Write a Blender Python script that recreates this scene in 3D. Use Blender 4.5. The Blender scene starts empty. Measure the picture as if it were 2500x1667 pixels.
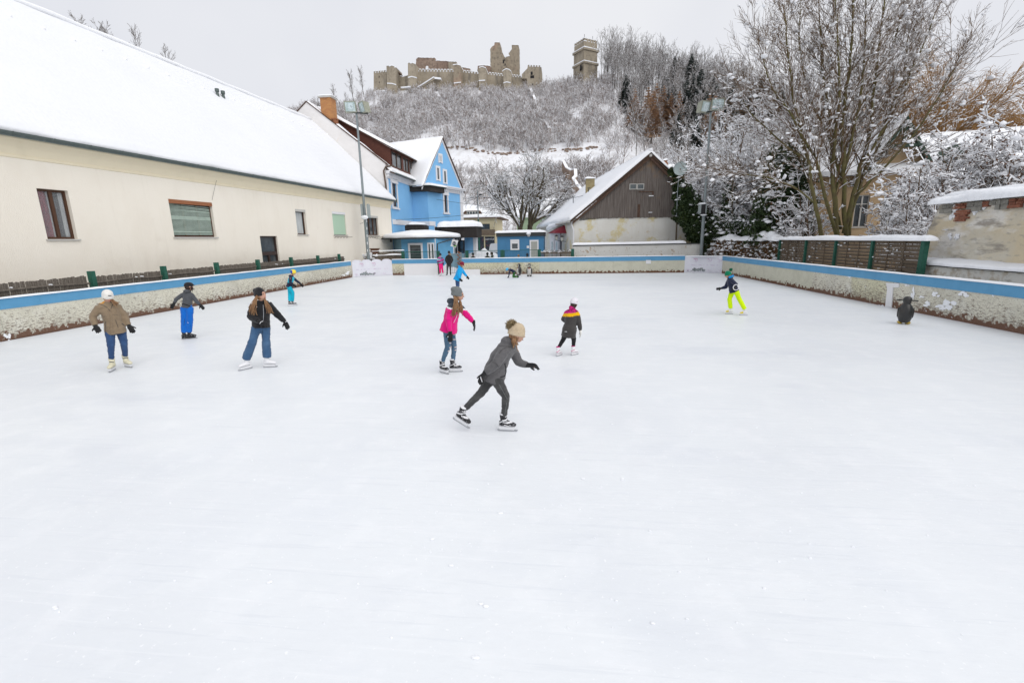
import bpy, math, random
import numpy as np
from mathutils import Vector, Matrix, noise as mnoise

SC = bpy.context.scene
COL = SC.collection
R = math.radians

# ------------------------------------------------------------------ camera
F, CX, CY, EYE = 1134.6, 1250.0, 833.5, 2.5      # focal length in photo pixels, picture centre, eye height
def _n(v):
    v = np.array(v, float); return v / np.linalg.norm(v)
_d = _n((92, 5166, F)); AY = _n((130, -251.5, F)); AZ = -_d
AY = _n(AY - AY.dot(AZ) * AZ); AX = np.cross(AY, AZ)
cam_d = bpy.data.cameras.new('camera'); cam = bpy.data.objects.new('camera', cam_d); COL.objects.link(cam)
cam_d.sensor_width = 36.0; cam_d.lens = F * 36 / 2500; cam_d.clip_start = 0.1; cam_d.clip_end = 3000
_flip = np.array([1, -1, -1.0])
_M = np.array([AX * _flip, AY * _flip, AZ * _flip])
_m4 = Matrix([list(_M[0]) + [0], list(_M[1]) + [0], list(_M[2]) + [EYE], [0, 0, 0, 1]])
cam.matrix_world = _m4
SC.camera = cam

# ------------------------------------------------------------------ world, sun, exposure
W = bpy.data.worlds.new('World'); SC.world = W; W.use_nodes = True
nt = W.node_tree; nt.nodes.clear()
out = nt.nodes.new('ShaderNodeOutputWorld'); bg = nt.nodes.new('ShaderNodeBackground')
sky = nt.nodes.new('ShaderNodeTexSky'); sky.sky_type = 'NISHITA'; sky.sun_disc = False
SUN_EL, SUN_AZ = R(44), R(132)
sky.sun_elevation = SUN_EL; sky.sun_rotation = SUN_AZ; sky.dust_density = 4; sky.air_density = 1.2
hs = nt.nodes.new('ShaderNodeHueSaturation'); hs.inputs['Saturation'].default_value = 0.25
hs.inputs['Value'].default_value = 1.0
tc = nt.nodes.new('ShaderNodeTexCoord')
nz = nt.nodes.new('ShaderNodeTexNoise'); nz.inputs['Scale'].default_value = 1.6; nz.inputs['Detail'].default_value = 4
nt.links.new(tc.outputs['Generated'], nz.inputs['Vector'])
cr = nt.nodes.new('ShaderNodeValToRGB')
cr.color_ramp.elements[0].position = 0.35; cr.color_ramp.elements[0].color = (6.9, 7.1, 7.75, 1)
cr.color_ramp.elements[1].position = 0.68; cr.color_ramp.elements[1].color = (8.1, 8.2, 8.55, 1)
nt.links.new(nz.outputs['Fac'], cr.inputs['Fac'])
mx = nt.nodes.new('ShaderNodeMixRGB'); mx.inputs['Fac'].default_value = 0.93    # a closed cloud cover over the clear sky
nt.links.new(sky.outputs['Color'], hs.inputs['Color']); nt.links.new(hs.outputs['Color'], mx.inputs['Color1'])
nt.links.new(cr.outputs['Color'], mx.inputs['Color2']); nt.links.new(mx.outputs['Color'], bg.inputs['Color'])
bg.inputs['Strength'].default_value = 0.1
nt.links.new(bg.outputs['Background'], out.inputs['Surface'])
sl = bpy.data.lights.new('sun', 'SUN'); sun = bpy.data.objects.new('sun', sl); COL.objects.link(sun)
sl.energy = 1.5; sl.angle = R(75); sl.color = (1.0, 0.97, 0.93)
_sd = Vector((math.sin(SUN_AZ) * math.cos(SUN_EL), math.cos(SUN_AZ) * math.cos(SUN_EL), math.sin(SUN_EL)))
sun.rotation_euler = _sd.to_track_quat('Z', 'Y').to_euler()
SC.view_settings.view_transform = 'Standard'; SC.view_settings.look = 'None'
SC.view_settings.exposure = 0.12; SC.view_settings.gamma = 1.0
SC.cycles.max_bounces = 5; SC.cycles.diffuse_bounces = 3; SC.cycles.glossy_bounces = 2
SC.cycles.transparent_max_bounces = 6; SC.cycles.transmission_bounces = 2

# ------------------------------------------------------------------ photo measurements -> places in metres
def ray(px, py):
    v = _n((px - CX, py - CY, F)); return np.array([v @ AX, v @ AY, v @ AZ])
EYEP = np.array([0, 0, EYE])
def gz(px, py, z=0.0):
    r = ray(px, py); return EYEP + r * (z - EYE) / r[2]
def gy(px, py, y):
    r = ray(px, py); return EYEP + r * y / r[1]
def gx(px, py, x):
    r = ray(px, py); return EYEP + r * x / r[0]

class Frame:
    """vertical plane through A and B (ground plan), u runs A->B, n points out of the wall"""
    def __init__(s, A, B):
        s.A = np.array([A[0], A[1]], float); d = np.array([B[0] - A[0], B[1] - A[1]], float)
        s.L = np.linalg.norm(d); s.u = d / s.L; s.n = np.array([s.u[1], -s.u[0]])
    def P(s, u, z, d=0.0):
        q = s.A + s.u * u + s.n * d; return (q[0], q[1], z)
    def uz(s, px, py, d=0.0):
        r = ray(px, py); t = ((s.A + s.n * d) @ s.n) / (r[:2] @ s.n)
        p = EYEP + r * t; return float((p[:2] - s.A) @ s.u), float(p[2])

# ------------------------------------------------------------------ mesh builder
class MB:
    def __init__(s): s.v = []; s.f = []; s.m = []
    def vert(s, p): s.v.append((float(p[0]), float(p[1]), float(p[2]))); return len(s.v) - 1
    def face(s, idx, mi=0): s.f.append(tuple(idx)); s.m.append(mi)
    def poly(s, pts, mi=0): s.face([s.vert(p) for p in pts], mi)
    def hexa(s, p, mi=0):
        b = [s.vert(q) for q in p]
        for q in ((0, 3, 2, 1), (4, 5, 6, 7), (0, 1, 5, 4), (1, 2, 6, 5), (2, 3, 7, 6), (3, 0, 4, 7)):
            s.face([b[i] for i in q], mi)
    def box(s, x0, x1, y0, y1, z0, z1, mi=0):
        s.hexa([(x0, y0, z0), (x1, y0, z0), (x1, y1, z0), (x0, y1, z0), (x0, y0, z1), (x1, y0, z1), (x1, y1, z1), (x0, y1, z1)], mi)
    def fbox(s, fr, u0, u1, z0, z1, d0, d1, mi=0):
        s.hexa([fr.P(u0, z0, d1), fr.P(u1, z0, d1), fr.P(u1, z0, d0), fr.P(u0, z0, d0),
                fr.P(u0, z1, d1), fr.P(u1, z1, d1), fr.P(u1, z1, d0), fr.P(u0, z1, d0)], mi)
    def prism(s, pts, vec, mi=0, side=None):
        a = [s.vert(p) for p in pts]; b = [s.vert(np.array(p) + np.array(vec)) for p in pts]; n = len(pts)
        s.face(a, mi); s.face(b[::-1], mi)
        for i in range(n): s.face([a[i], b[i], b[(i + 1) % n], a[(i + 1) % n]], mi if side is None else side)
    def tube(s, pts, rads, k=6, mi=0, caps=True, flat=None):
        pts = [np.array(p, float) for p in pts]; n = len(pts)
        if not hasattr(rads, '__len__'): rads = [rads] * n
        ref = None; rings = []
        for i in range(n):
            t = pts[min(i + 1, n - 1)] - pts[max(i - 1, 0)]; t = t / (np.linalg.norm(t) + 1e-9)
            if ref is None:
                ref = np.cross(t, [0, 0, 1.0]);
                if np.linalg.norm(ref) < 1e-3: ref = np.array([1.0, 0, 0])
            ref = ref - t * (ref @ t); ref /= np.linalg.norm(ref) + 1e-9
            b = np.cross(t, ref); r = rads[i]
            ra, rb = (r if hasattr(r, '__len__') else (r, r))
            rings.append([s.vert(pts[i] + ref * ra * math.cos(2 * math.pi * j / k) + b * rb * math.sin(2 * math.pi * j / k)) for j in range(k)])
        for i in range(n - 1):
            for j in range(k):
                s.face([rings[i][j], rings[i][(j + 1) % k], rings[i + 1][(j + 1) % k], rings[i + 1][j]], mi)
        if caps: s.face(rings[0][::-1], mi); s.face(rings[-1], mi)
    def lathe(s, c, prof, k=16, mi=0, sx=1, sy=1):
        rings = [[s.vert((c[0] + r * sx * math.cos(2 * math.pi * j / k), c[1] + r * sy * math.sin(2 * math.pi * j / k), c[2] + z)) for j in range(k)] for r, z in prof]
        for i in range(len(rings) - 1):
            for j in range(k): s.face([rings[i][j], rings[i][(j + 1) % k], rings[i + 1][(j + 1) % k], rings[i + 1][j]], mi)
        s.face(rings[0][::-1], mi); s.face(rings[-1], mi)
    def ball(s, c, r, mi=0, k=12, m=8, ax=None):
        r = r if hasattr(r, '__len__') else (r, r, r)
        A = np.eye(3) if ax is None else np.array(ax)
        rings = []
        for i in range(1, m):
            th = math.pi * i / m
            rings.append([s.vert(np.array(c) + A.T @ np.array([r[0] * math.sin(th) * math.cos(2 * math.pi * j / k), r[1] * math.sin(th) * math.sin(2 * math.pi * j / k), r[2] * math.cos(th)])) for j in range(k)])
        t = s.vert(np.array(c) + A.T @ np.array([0, 0, r[2]])); b = s.vert(np.array(c) - A.T @ np.array([0, 0, r[2]]))
        for i in range(m - 2):
            for j in range(k): s.face([rings[i][j], rings[i + 1][j], rings[i + 1][(j + 1) % k], rings[i][(j + 1) % k]], mi)
        for j in range(k): s.face([t, rings[0][j], rings[0][(j + 1) % k]], mi); s.face([b, rings[-1][(j + 1) % k], rings[-1][j]], mi)
    def snow(s, p00, p10, p11, p01, th, nu=12, nv=8, amp=0.25, seed=0, mi=0, edge=0.12, under=0.0):
        """a rounded blanket of snow over the quad p00 p10 p11 p01"""
        P = [np.array(p, float) for p in (p00, p10, p11, p01)]
        nrm = np.cross(P[1] - P[0], P[3] - P[0]); nrm /= np.linalg.norm(nrm)
        if nrm[2] < 0: nrm = -nrm
        top = []
        lu = (np.linalg.norm(P[1] - P[0]) + np.linalg.norm(P[2] - P[3])) / 2; lv = (np.linalg.norm(P[3] - P[0]) + np.linalg.norm(P[2] - P[1])) / 2
        def dist(n, L):                      # samples crowd at the rims
            e = min(edge * 1.6, L * .3) / L
            return [0, e * .12, e * .4, e] + [e + (1 - 2 * e) * i / n for i in range(1, n)] + [1 - e, 1 - e * .4, 1 - e * .12, 1]
        us, vs = dist(nu, lu), dist(nv, lv)
        for v in vs:
            row = []
            for u in us:
                q = (P[0] * (1 - u) + P[1] * u) * (1 - v) + (P[3] * (1 - u) + P[2] * u) * v
                e = min(min(u, 1 - u) * lu, min(v, 1 - v) * lv) / (edge * 1.6)
                e = min(1, max(0, e)); prof = math.sqrt(max(0, 1 - (1 - e) ** 2))
                w = 1 + amp * mnoise.noise(Vector(q) * 0.7 + Vector((seed * 7.1, 0, 0))) + amp * .5 * mnoise.noise(Vector(q) * 2.6)
                out_ = np.zeros(3)
                if e < 1:
                    jit = (0.5 + 0.9 * mnoise.noise(Vector(q) * 1.7 + Vector((0, seed * 3.3, 0)))) * (1 - e)
                    cu = -1 if u < .5 else 1; cv = -1 if v < .5 else 1
                    if min(u, 1 - u) * lu < min(v, 1 - v) * lv: out_ = (P[1] - P[0]) / lu * cu * jit * th * .45
                    else: out_ = (P[3] - P[0]) / lv * cv * jit * th * .45
                row.append(s.vert(q + nrm * (th * prof * w) + out_ + nrm * 0.002))
            top.append(row)
        for j in range(len(vs) - 1):
            for i in range(len(us) - 1):
                s.face([top[j][i], top[j][i + 1], top[j + 1][i + 1], top[j + 1][i]], mi)
    def build(s, name, mats, parent=None, loc=None, smooth=False, root=None):
        if not isinstance(mats, (list, tuple)): mats = [mats]
        off = np.zeros(3)
        if root is not None: off = np.array(root['_o'])
        elif loc is not None: off = np.array(loc, float)
        me = bpy.data.meshes.new(name)
        me.from_pydata([(a - off[0], b - off[1], c - off[2]) for a, b, c in s.v], [], s.f)
        for m in mats: me.materials.append(m)
        if len(mats) > 1: me.polygons.foreach_set('material_index', s.m)
        if smooth: me.polygons.foreach_set('use_smooth', [True] * len(s.f))
        me.update()
        o = bpy.data.objects.new(name, me); COL.objects.link(o)
        if parent is not None: o.parent = parent
        elif root is not None: o.parent = root
        if parent is None and root is None and loc is not None: o.location = loc
        return o

def npmesh(name, V, Fq, mats, mi=None, smooth=False):
    """numpy mesh of equal-sized faces"""
    me = bpy.data.meshes.new(name); V = np.asarray(V, np.float32); Fq = np.asarray(Fq, np.int32); k = Fq.shape[1]
    me.vertices.add(len(V)); me.vertices.foreach_set('co', V.ravel())
    me.loops.add(Fq.size); me.loops.foreach_set('vertex_index', Fq.ravel())
    me.polygons.add(len(Fq)); me.polygons.foreach_set('loop_start', np.arange(0, Fq.size, k, dtype=np.int32))
    me.polygons.foreach_set('loop_total', np.full(len(Fq), k, np.int32))
    for m in mats: me.materials.append(m)
    if mi is not None: me.polygons.foreach_set('material_index', np.asarray(mi, np.int32))
    if smooth: me.polygons.foreach_set('use_smooth', np.ones(len(Fq), bool))
    me.update(calc_edges=True); me.validate()
    return me

def thing(name, label, cat, loc, group=None):
    o = bpy.data.objects.new(name, None); COL.objects.link(o); o.location = [float(c) for c in loc]
    o.empty_display_size = .3
    o['label'] = label; o['category'] = cat
    if group: o['group'] = group
    o['_o'] = [float(c) for c in loc]
    return o
def tag(o, label, cat, group=None):
    o['label'] = label; o['category'] = cat
    if group: o['group'] = group
    return o
def dup(root, loc=None, rotz=None, scale=None, label=None):
    def cp(o, par):
        c = o.copy(); COL.objects.link(c)
        if par is not None: c.parent = par
        for ch in o.children: cp(ch, c)
        return c
    r = cp(root, None)
    if loc is not None: r.location = [float(c) for c in loc]
    if rotz is not None: r.rotation_euler = (0, 0, rotz)
    if scale is not None: r.scale = (scale, scale, scale) if not hasattr(scale, '__len__') else scale
    if label: r['label'] = label
    return r

# ------------------------------------------------------------------ materials
def pm(name, base, layers=(), rough=.8, bump=0.0, bscale=20, spec=.3, metal=0.0, wave=None, bstretch=(1, 1, 1), alpha=1.0, coords='Object', bdet=6, sheen=0, trans=0):
    m = bpy.data.materials.new(name); m.use_nodes = True; t = m.node_tree; N = t.nodes; Lk = t.links
    b = N['Principled BSDF']; b.inputs['Roughness'].default_value = rough; b.inputs['Metallic'].default_value = metal
    b.inputs['Specular IOR Level'].default_value = spec; b.inputs['Alpha'].default_value = alpha
    if trans: b.inputs['Transmission Weight'].default_value = trans
    if sheen: b.inputs['Sheen Weight'].default_value = sheen
    tcn = N.new('ShaderNodeTexCoord'); co = tcn.outputs[coords]
    cur = N.new('ShaderNodeRGB'); cur.outputs[0].default_value = (*base, 1); cur = cur.outputs[0]
    def mapped(st, rot=0):
        mp = N.new('ShaderNodeMapping'); mp.inputs['Scale'].default_value = st; mp.inputs['Rotation'].default_value = (0, 0, rot); Lk.new(co, mp.inputs['Vector']); return mp.outputs[0]
    for ly in layers:
        nzz = N.new('ShaderNodeTexNoise'); nzz.inputs['Scale'].default_value = ly.get('s', 5); nzz.inputs['Detail'].default_value = ly.get('d', 5)
        nzz.inputs['Roughness'].default_value = ly.get('r', .6)
        Lk.new(mapped(ly.get('st', (1, 1, 1)), ly.get('rot', 0)), nzz.inputs['Vector']); val = nzz.outputs['Fac']
        if 'z' in ly:                                    # denser towards one end of a height range
            z0, z1, k = ly['z']
            sp = N.new('ShaderNodeSeparateXYZ'); Lk.new(co, sp.inputs[0])
            mr = N.new('ShaderNodeMapRange'); mr.inputs['From Min'].default_value = z0; mr.inputs['From Max'].default_value = z1
            mr.inputs['To Min'].default_value = k; mr.inputs['To Max'].default_value = 0; Lk.new(sp.outputs['Z'], mr.inputs['Value'])
            ad = N.new('ShaderNodeMath'); ad.operation = 'ADD'; Lk.new(val, ad.inputs[0]); Lk.new(mr.outputs[0], ad.inputs[1]); val = ad.outputs[0]
        mr = N.new('ShaderNodeMapRange'); mr.inputs['From Min'].default_value = ly.get('lo', .4); mr.inputs['From Max'].default_value = ly.get('hi', .6)
        mr.inputs['To Max'].default_value = ly.get('a', 1.0); Lk.new(val, mr.inputs['Value'])
        mxx = N.new('ShaderNodeMixRGB'); Lk.new(mr.outputs[0], mxx.inputs['Fac']); Lk.new(cur, mxx.inputs['Color1'])
        mxx.inputs['Color2'].default_value = (*ly['c'], 1); cur = mxx.outputs['Color']
    Lk.new(cur, b.inputs['Base Color'])
    hgt = None
    if bump:
        nb = N.new('ShaderNodeTexNoise'); nb.inputs['Scale'].default_value = bscale; nb.inputs['Detail'].default_value = bdet
        Lk.new(mapped(bstretch), nb.inputs['Vector']); hgt = nb.outputs['Fac']
    if wave:                                             # (scale, direction, strength) rows of tiles or boards
        wv = N.new('ShaderNodeTexWave'); wv.bands_direction = wave[1]; wv.inputs['Scale'].default_value = wave[0]
        wv.inputs['Distortion'].default_value = wave[3] if len(wave) > 3 else .6; wv.inputs['Detail'].default_value = 2
        Lk.new(co, wv.inputs['Vector'])
        ml = N.new('ShaderNodeMath'); ml.operation = 'MULTIPLY'; ml.inputs[1].default_value = wave[2]; Lk.new(wv.outputs['Fac'], ml.inputs[0])
        if hgt is not None:
            ad = N.new('ShaderNodeMath'); ad.operation = 'ADD'; Lk.new(hgt, ad.inputs[0]); Lk.new(ml.outputs[0], ad.inputs[1]); hgt = ad.outputs[0]
        else: hgt = ml.outputs[0]
    if hgt is not None:
        bp = N.new('ShaderNodeBump'); bp.inputs['Strength'].default_value = 1.0; bp.inputs['Distance'].default_value = bump or 0.02
        Lk.new(hgt, bp.inputs['Height']); Lk.new(bp.outputs[0], b.inputs['Normal'])
    return m

def bricks(name, c1, c2, mortar, scale=4.0, rough=.85, layers=None):
    m = bpy.data.materials.new(name); m.use_nodes = True; t = m.node_tree; N = t.nodes; Lk = t.links
    b = N['Principled BSDF']; b.inputs['Roughness'].default_value = rough
    tcn = N.new('ShaderNodeTexCoord'); sp = N.new('ShaderNodeSeparateXYZ'); Lk.new(tcn.outputs['Object'], sp.inputs[0])
    ad = N.new('ShaderNodeMath'); ad.operation = 'ADD'; Lk.new(sp.outputs['X'], ad.inputs[0]); Lk.new(sp.outputs['Y'], ad.inputs[1])
    cb = N.new('ShaderNodeCombineXYZ'); Lk.new(ad.outputs[0], cb.inputs['X']); Lk.new(sp.outputs['Z'], cb.inputs['Y'])
    br = N.new('ShaderNodeTexBrick'); br.inputs['Scale'].default_value = scale; br.inputs['Color1'].default_value = (*c1, 1)
    br.inputs['Color2'].default_value = (*c2, 1); br.inputs['Mortar'].default_value = (*mortar, 1); br.inputs['Mortar Size'].default_value = .02
    br.inputs['Brick Width'].default_value = .9; br.inputs['Row Height'].default_value = .32
    Lk.new(cb.outputs[0], br.inputs['Vector']); Lk.new(br.outputs['Color'], b.inputs['Base Color'])
    bp = N.new('ShaderNodeBump'); bp.inputs['Distance'].default_value = .01; Lk.new(br.outputs['Fac'], bp.inputs['Height']); bp.invert = True
    Lk.new(bp.outputs[0], b.inputs['Normal'])
    return m

L = lambda c, s=5, lo=.4, hi=.6, a=1.0, **k: dict(c=c, s=s, lo=lo, hi=hi, a=a, **k)
M = {}
M['snow'] = pm('snow', (.86, .875, .90), [L((.80, .82, .86), .8, .35, .7, .6)], rough=.75, bump=.05, bscale=5, spec=.15)
M['roof_snow'] = pm('roof_snow', (.865, .875, .895), [L((.82, .835, .865), .35, .4, .7, .6)], rough=.75, bump=.018, bscale=9, spec=.12)
M['ice'] = pm('ice', (.775, .80, .82), [
    L((.68, .705, .74), .22, .46, .74, .7, d=3), L((.735, .765, .80), .8, .5, .72, .55, st=(1.2, .55, 1), d=4), L((.665, .695, .74), .45, .54, .75, .8, d=3, st=(.5, 1.2, 1)),
    L((.90, .91, .92), 2.4, .5, .75, .35, d=6), L((.72, .75, .79), 7, .56, .8, .32, st=(.25, 1.6, 1), d=7),
    L((.93, .94, .95), 26, .66, .72, .6, d=2),
    L((.66, .69, .73), 5, .60, .66, .30, st=(.16, 3.2, 1), rot=.5, d=3), L((.90, .91, .92), 6, .60, .68, .2, st=(.12, 3.5, 1), rot=-.35, d=3), L((.68, .71, .75), 7, .63, .68, .28, st=(.1, 3, 1), rot=1.3, d=3)], rough=.42, bump=.004, bscale=9, spec=.4, bstretch=(.7, 1.4, 1))
M['stucco'] = pm('cream_stucco', (.83, .78, .69), [L((.77, .715, .615), .35, .4, .75, .55), L((.72, .65, .55), 1.4, .5, .8, .3, st=(1, 1, .35)), L((.66, .59, .50), .8, .62, .85, .5, z=(.2, 2.4, .25)), L((.64, .59, .51), 3, .56, .85, .3, st=(1.5, 1.5, .12))], rough=.9, bump=.012, bscale=34, spec=.1)
M['stucco_eave'] = pm('cream_cornice', (.78, .70, .53), [L((.68, .61, .45), 2, .5, .8, .5)], rough=.9)
M['white_wall'] = pm('white_plaster', (.80, .78, .765), [L((.63, .61, .59), .7, .4, .8, .6), L((.72, .56, .42), 1.1, .66, .8, .5)], rough=.9, bump=.006, bscale=30, spec=.1)
M['blue_wall'] = pm('sky_blue_plaster', (.225, .49, .79), [L((.195, .44, .72), .8, .4, .75, .7), L((.29, .56, .83), 3, .55, .85, .4)], rough=.8, bump=.006, bscale=30, spec=.2)
M['blue_board'] = pm('blue_boarding', (.13, .36, .57), [L((.11, .31, .50), 2, .4, .7, .7)], rough=.7, wave=(2.6, 'X', .5, .1), bump=.004, bscale=10)
M['pale_blue'] = pm('pale_blue_boarding', (.22, .38, .47), [L((.18, .33, .42), 2, .4, .7, .7)], rough=.75)
M['container'] = pm('container_blue', (.065, .21, .38), [L((.05, .17, .32), 1.5, .4, .7, .7), L((.12, .30, .46), 6, .6, .8, .4)], rough=.55, bump=.003, bscale=8)
M['trim'] = pm('white_trim', (.74, .74, .76), [L((.64, .63, .62), 2, .5, .8, .5)], rough=.75)
M['pipe_white'] = pm('old_white_paint', (.66, .645, .61), [L((.50, .47, .42), 6, .55, .8, .5)], rough=.6)
M['gutter'] = pm('zinc_gutter', (.10, .125, .12), [L((.15, .175, .17), 6, .45, .7, .5)], rough=.5, metal=.3)
M['darkmetal'] = pm('dark_metal', (.05, .055, .055), rough=.5, metal=.3)
M['brown_pipe'] = pm('brown_pipe', (.10, .065, .045), rough=.5)
M['galv'] = pm('galvanised_steel', (.24, .275, .285), [L((.17, .20, .21), 8, .45, .7, .6, st=(1, 1, .2))], rough=.45, metal=.45)
M['glass'] = pm('window_glass', (.05, .06, .065), [L((.12, .13, .14), 1.2, .45, .7, .8)], rough=.12, spec=.7)
M['glass_pale'] = pm('lamp_glass', (.36, .46, .45), [L((.62, .70, .70), 5, .45, .6, .8)], rough=.15, spec=.6)
M['clear'] = pm('clear_glass', (.5, .52, .54), rough=.08, spec=.35, alpha=.18)
M['brownwood'] = pm('brown_window_wood', (.075, .035, .02), [L((.11, .055, .03), 8, .45, .7, .6, st=(1, 1, .2))], rough=.5)
M['redbox'] = pm('red_brown_wood', (.30, .12, .055), [L((.22, .085, .04), 6, .45, .7, .6)], rough=.6)
M['curtain_red'] = pm('red_curtain', (.25, .02, .04), [L((.05, .006, .01), 12, .4, .6, .8, st=(1, 1, .2))], rough=.9)
M['curtain_white'] = pm('net_curtain', (.50, .52, .52), [L((.34, .36, .37), 14, .4, .6, .8, st=(1, 1, .1))], rough=.9)
M['blind'] = pm('green_blind', (.36, .44, .38), [L((.25, .32, .27), 5, .45, .7, .6)], rough=.6)
M['roller'] = pm('green_shutter', (.42, .58, .44), rough=.6, wave=(9, 'Z', .6, .05), bump=.004, bscale=3)
M['sill'] = pm('stone_sill', (.50, .49, .46), rough=.8)
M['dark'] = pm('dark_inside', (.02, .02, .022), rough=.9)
M['fencewood'] = pm('weathered_paling', (.135, .115, .095), [L((.24, .21, .175), 14, .45, .75, .8, st=(1, 1, .12)), L((.06, .05, .04), 5, .55, .75, .7)], rough=.9, bump=.01, bscale=30, bstretch=(1, 1, .1))
M['slatwood'] = pm('brown_slats', (.13, .10, .072), [L((.21, .17, .125), 8, .45, .75, .7), L((.06, .04, .03), 4, .55, .75, .7)], rough=.9, bump=.008, bscale=20)
M['greenpost'] = pm('green_post_paint', (.018, .095, .065), [L((.035, .14, .10), 5, .45, .7, .7)], rough=.55)
M['board_blue'] = pm('blue_rail_paint', (.105, .31, .52), [L((.085, .27, .46), 2.5, .4, .7, .7), L((.07, .19, .30), 18, .66, .75, .6, st=(1, 1, 3))], rough=.55, bump=.003, bscale=12)
def flaky(name, base, brown=.22, dens=0.0):
    return pm(name, base, [
        L(tuple(v * .82 for v in base), .7, .45, .65, .8, d=3), L((.70, .69, .62), 1.7, .5, .7, .6, d=4),
        L((.24, .20, .165), 13, .605 - dens, .635 - dens, .9, d=7, r=.72, z=(-.1, .9, .15), st=(.5, .5, 1.9)),
        L((.15, .14, .125), 26, .625 - dens, .65 - dens, .85, d=4, r=.7, z=(.0, 1.1, .07), st=(.55, .55, 2.0)),
        L((.15, .085, .06), 6, .72, .78, 1, d=7, z=(brown - .28, brown + .22, .62)),
        L((.24, .15, .10), 30, .58, .64, .35, d=3, z=(0, .4, .05)), L((.78, .79, .80), 5, .69, .715, .9, d=7)], rough=.85, bump=.009, bscale=26, spec=.2)
M['flaky'] = flaky('flaking_board_paint', (.64, .62, .52), .14)
M['flaky_far'] = flaky('yellowed_board_paint', (.60, .58, .42), .12, .02)
M['plain_board'] = pm('plain_board', (.56, .55, .45), [L((.46, .45, .36), 2, .45, .7, .7), L((.30, .27, .2), 30, .6, .64, .6, z=(0, 1, .05)), L((.135, .068, .042), 6, .72, .76, 1, d=6, z=(-.12, .32, .6))], rough=.85, bump=.004, bscale=20)
M['white_board'] = pm('white_board', (.70, .70, .76), [L((.60, .61, .66), 3, .45, .75, .5)], rough=.6)
M['gate_white'] = pm('white_gate_panel', (.74, .735, .745), [L((.68, .68, .69), 1, .4, .7, .6)], rough=.6)
M['dirt'] = pm('grey_dirt', (.30, .33, .34), [L((.16, .18, .18), 9, .45, .6, .9)], rough=.9)
M['print_pink'] = pm('faded_pink_print', (.56, .40, .55), rough=.7)
M['print_red'] = pm('magenta_print', (.55, .12, .32), rough=.7)
M['print_lilac'] = pm('faded_lilac_print', (.56, .52, .66), rough=.7)
M['timber'] = pm('grey_brown_timber', (.125, .105, .093), [L((.225, .20, .18), 7, .42, .68, .85, st=(3.2, 3.2, .12)), L((.05, .035, .03), 9, .56, .72, .8, st=(3, 3, .1)), L((.24, .145, .075), 1.6, .66, .86, .7, z=(8.6, 5.6, .25))], rough=.9, bump=.012, bscale=30, bstretch=(1, 1, .06))
M['barn_white'] = pm('stained_lime_wall', (.71, .70, .655), [L((.62, .60, .54), .9, .45, .7, .6), L((.60, .50, .22), .55, .53, .60, .75, d=6, r=.7), L((.5, .38, .2), 3, .64, .72, .5), L((.60, .56, .50), 5, .5, .75, .4, st=(1, 1, .15))], rough=.9, bump=.01, bscale=12)
M['low_white'] = pm('peeling_white_wall', (.72, .71, .675), [L((.62, .60, .54), 1.3, .45, .7, .6), L((.40, .25, .12), 2.4, .635, .655, .95, d=6, r=.7, z=(.6, 2.1, .04)), L((.25, .20, .13), 9, .66, .69, .8, z=(1.0, 2.0, .05))], rough=.9, bump=.012, bscale=12)
M['eave_brown'] = pm('dark_brown_verge', (.085, .05, .035), [L((.15, .09, .06), 8, .45, .7, .6)], rough=.8)
M['brown_shingle'] = pm('red_brown_shingle', (.135, .05, .034), [L((.09, .035, .025), 9, .4, .65, .8)], rough=.7, wave=(3.2, 'Z', .7, .3), bump=.012, bscale=12)
M['chimney_orange'] = bricks('orange_brick', (.52, .25, .09), (.42, .18, .07), (.45, .26, .13), 3.0)
M['chimney_yellow'] = bricks('yellow_brick', (.34, .28, .14), (.28, .22, .11), (.35, .30, .2), 2.5)
M['red_brick'] = bricks('red_brick', (.24, .065, .04), (.30, .10, .06), (.38, .33, .3), 4.2)
M['canopy'] = pm('black_brown_boards', (.028, .024, .022), [L((.06, .052, .047), 8, .45, .7, .8, st=(2.5, 2.5, .15))], rough=.8, wave=(5, 'X', .6, .2), bump=.008, bscale=10)
M['awning'] = pm('wine_red_awning', (.21, .018, .03), [L((.16, .012, .022), 2, .4, .7, .7)], rough=.8)
M['creamshop'] = pm('shop_cream_render', (.62, .55, .37), [L((.54, .47, .31), .6, .4, .7, .6)], rough=.9)
M['tan'] = pm('tan_render', (.47, .34, .205), [L((.36, .25, .15), .6, .4, .68, .8), L((.52, .41, .27), 2, .55, .8, .5)], rough=.9, bump=.01, bscale=16)
M['greenhouse_wall'] = pm('pale_green_render', (.36, .46, .30), [L((.31, .40, .26), .8, .4, .7, .6)], rough=.9)
M['castle'] = pm('castle_stone', (.32, .275, .21), [L((.44, .385, .30), .12, .42, .62, .75), L((.19, .17, .14), .35, .5, .68, .85, st=(1.2, 1.2, .35)), L((.12, .105, .085), 1.6, .56, .70, .6), L((.7, .7, .7), 1.1, .70, .73, .8)], rough=.95, bump=.25, bscale=1.6)
M['castle_dark'] = pm('ruin_stone', (.25, .18, .14), [L((.35, .27, .21), .25, .42, .62, .75), L((.10, .075, .06), 1.2, .5, .72, .8), L((.70, .70, .70), 1.6, .71, .74, .9)], rough=.95, bump=.3, bscale=1.6)
M['castle_keep'] = pm('keep_stone', (.31, .26, .195), [L((.40, .26, .19), .10, .52, .66, .7), L((.14, .12, .095), .8, .50, .66, .7), L((.38, .33, .26), 2, .58, .7, .5)], rough=.95, bump=.3, bscale=1.6)
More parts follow.
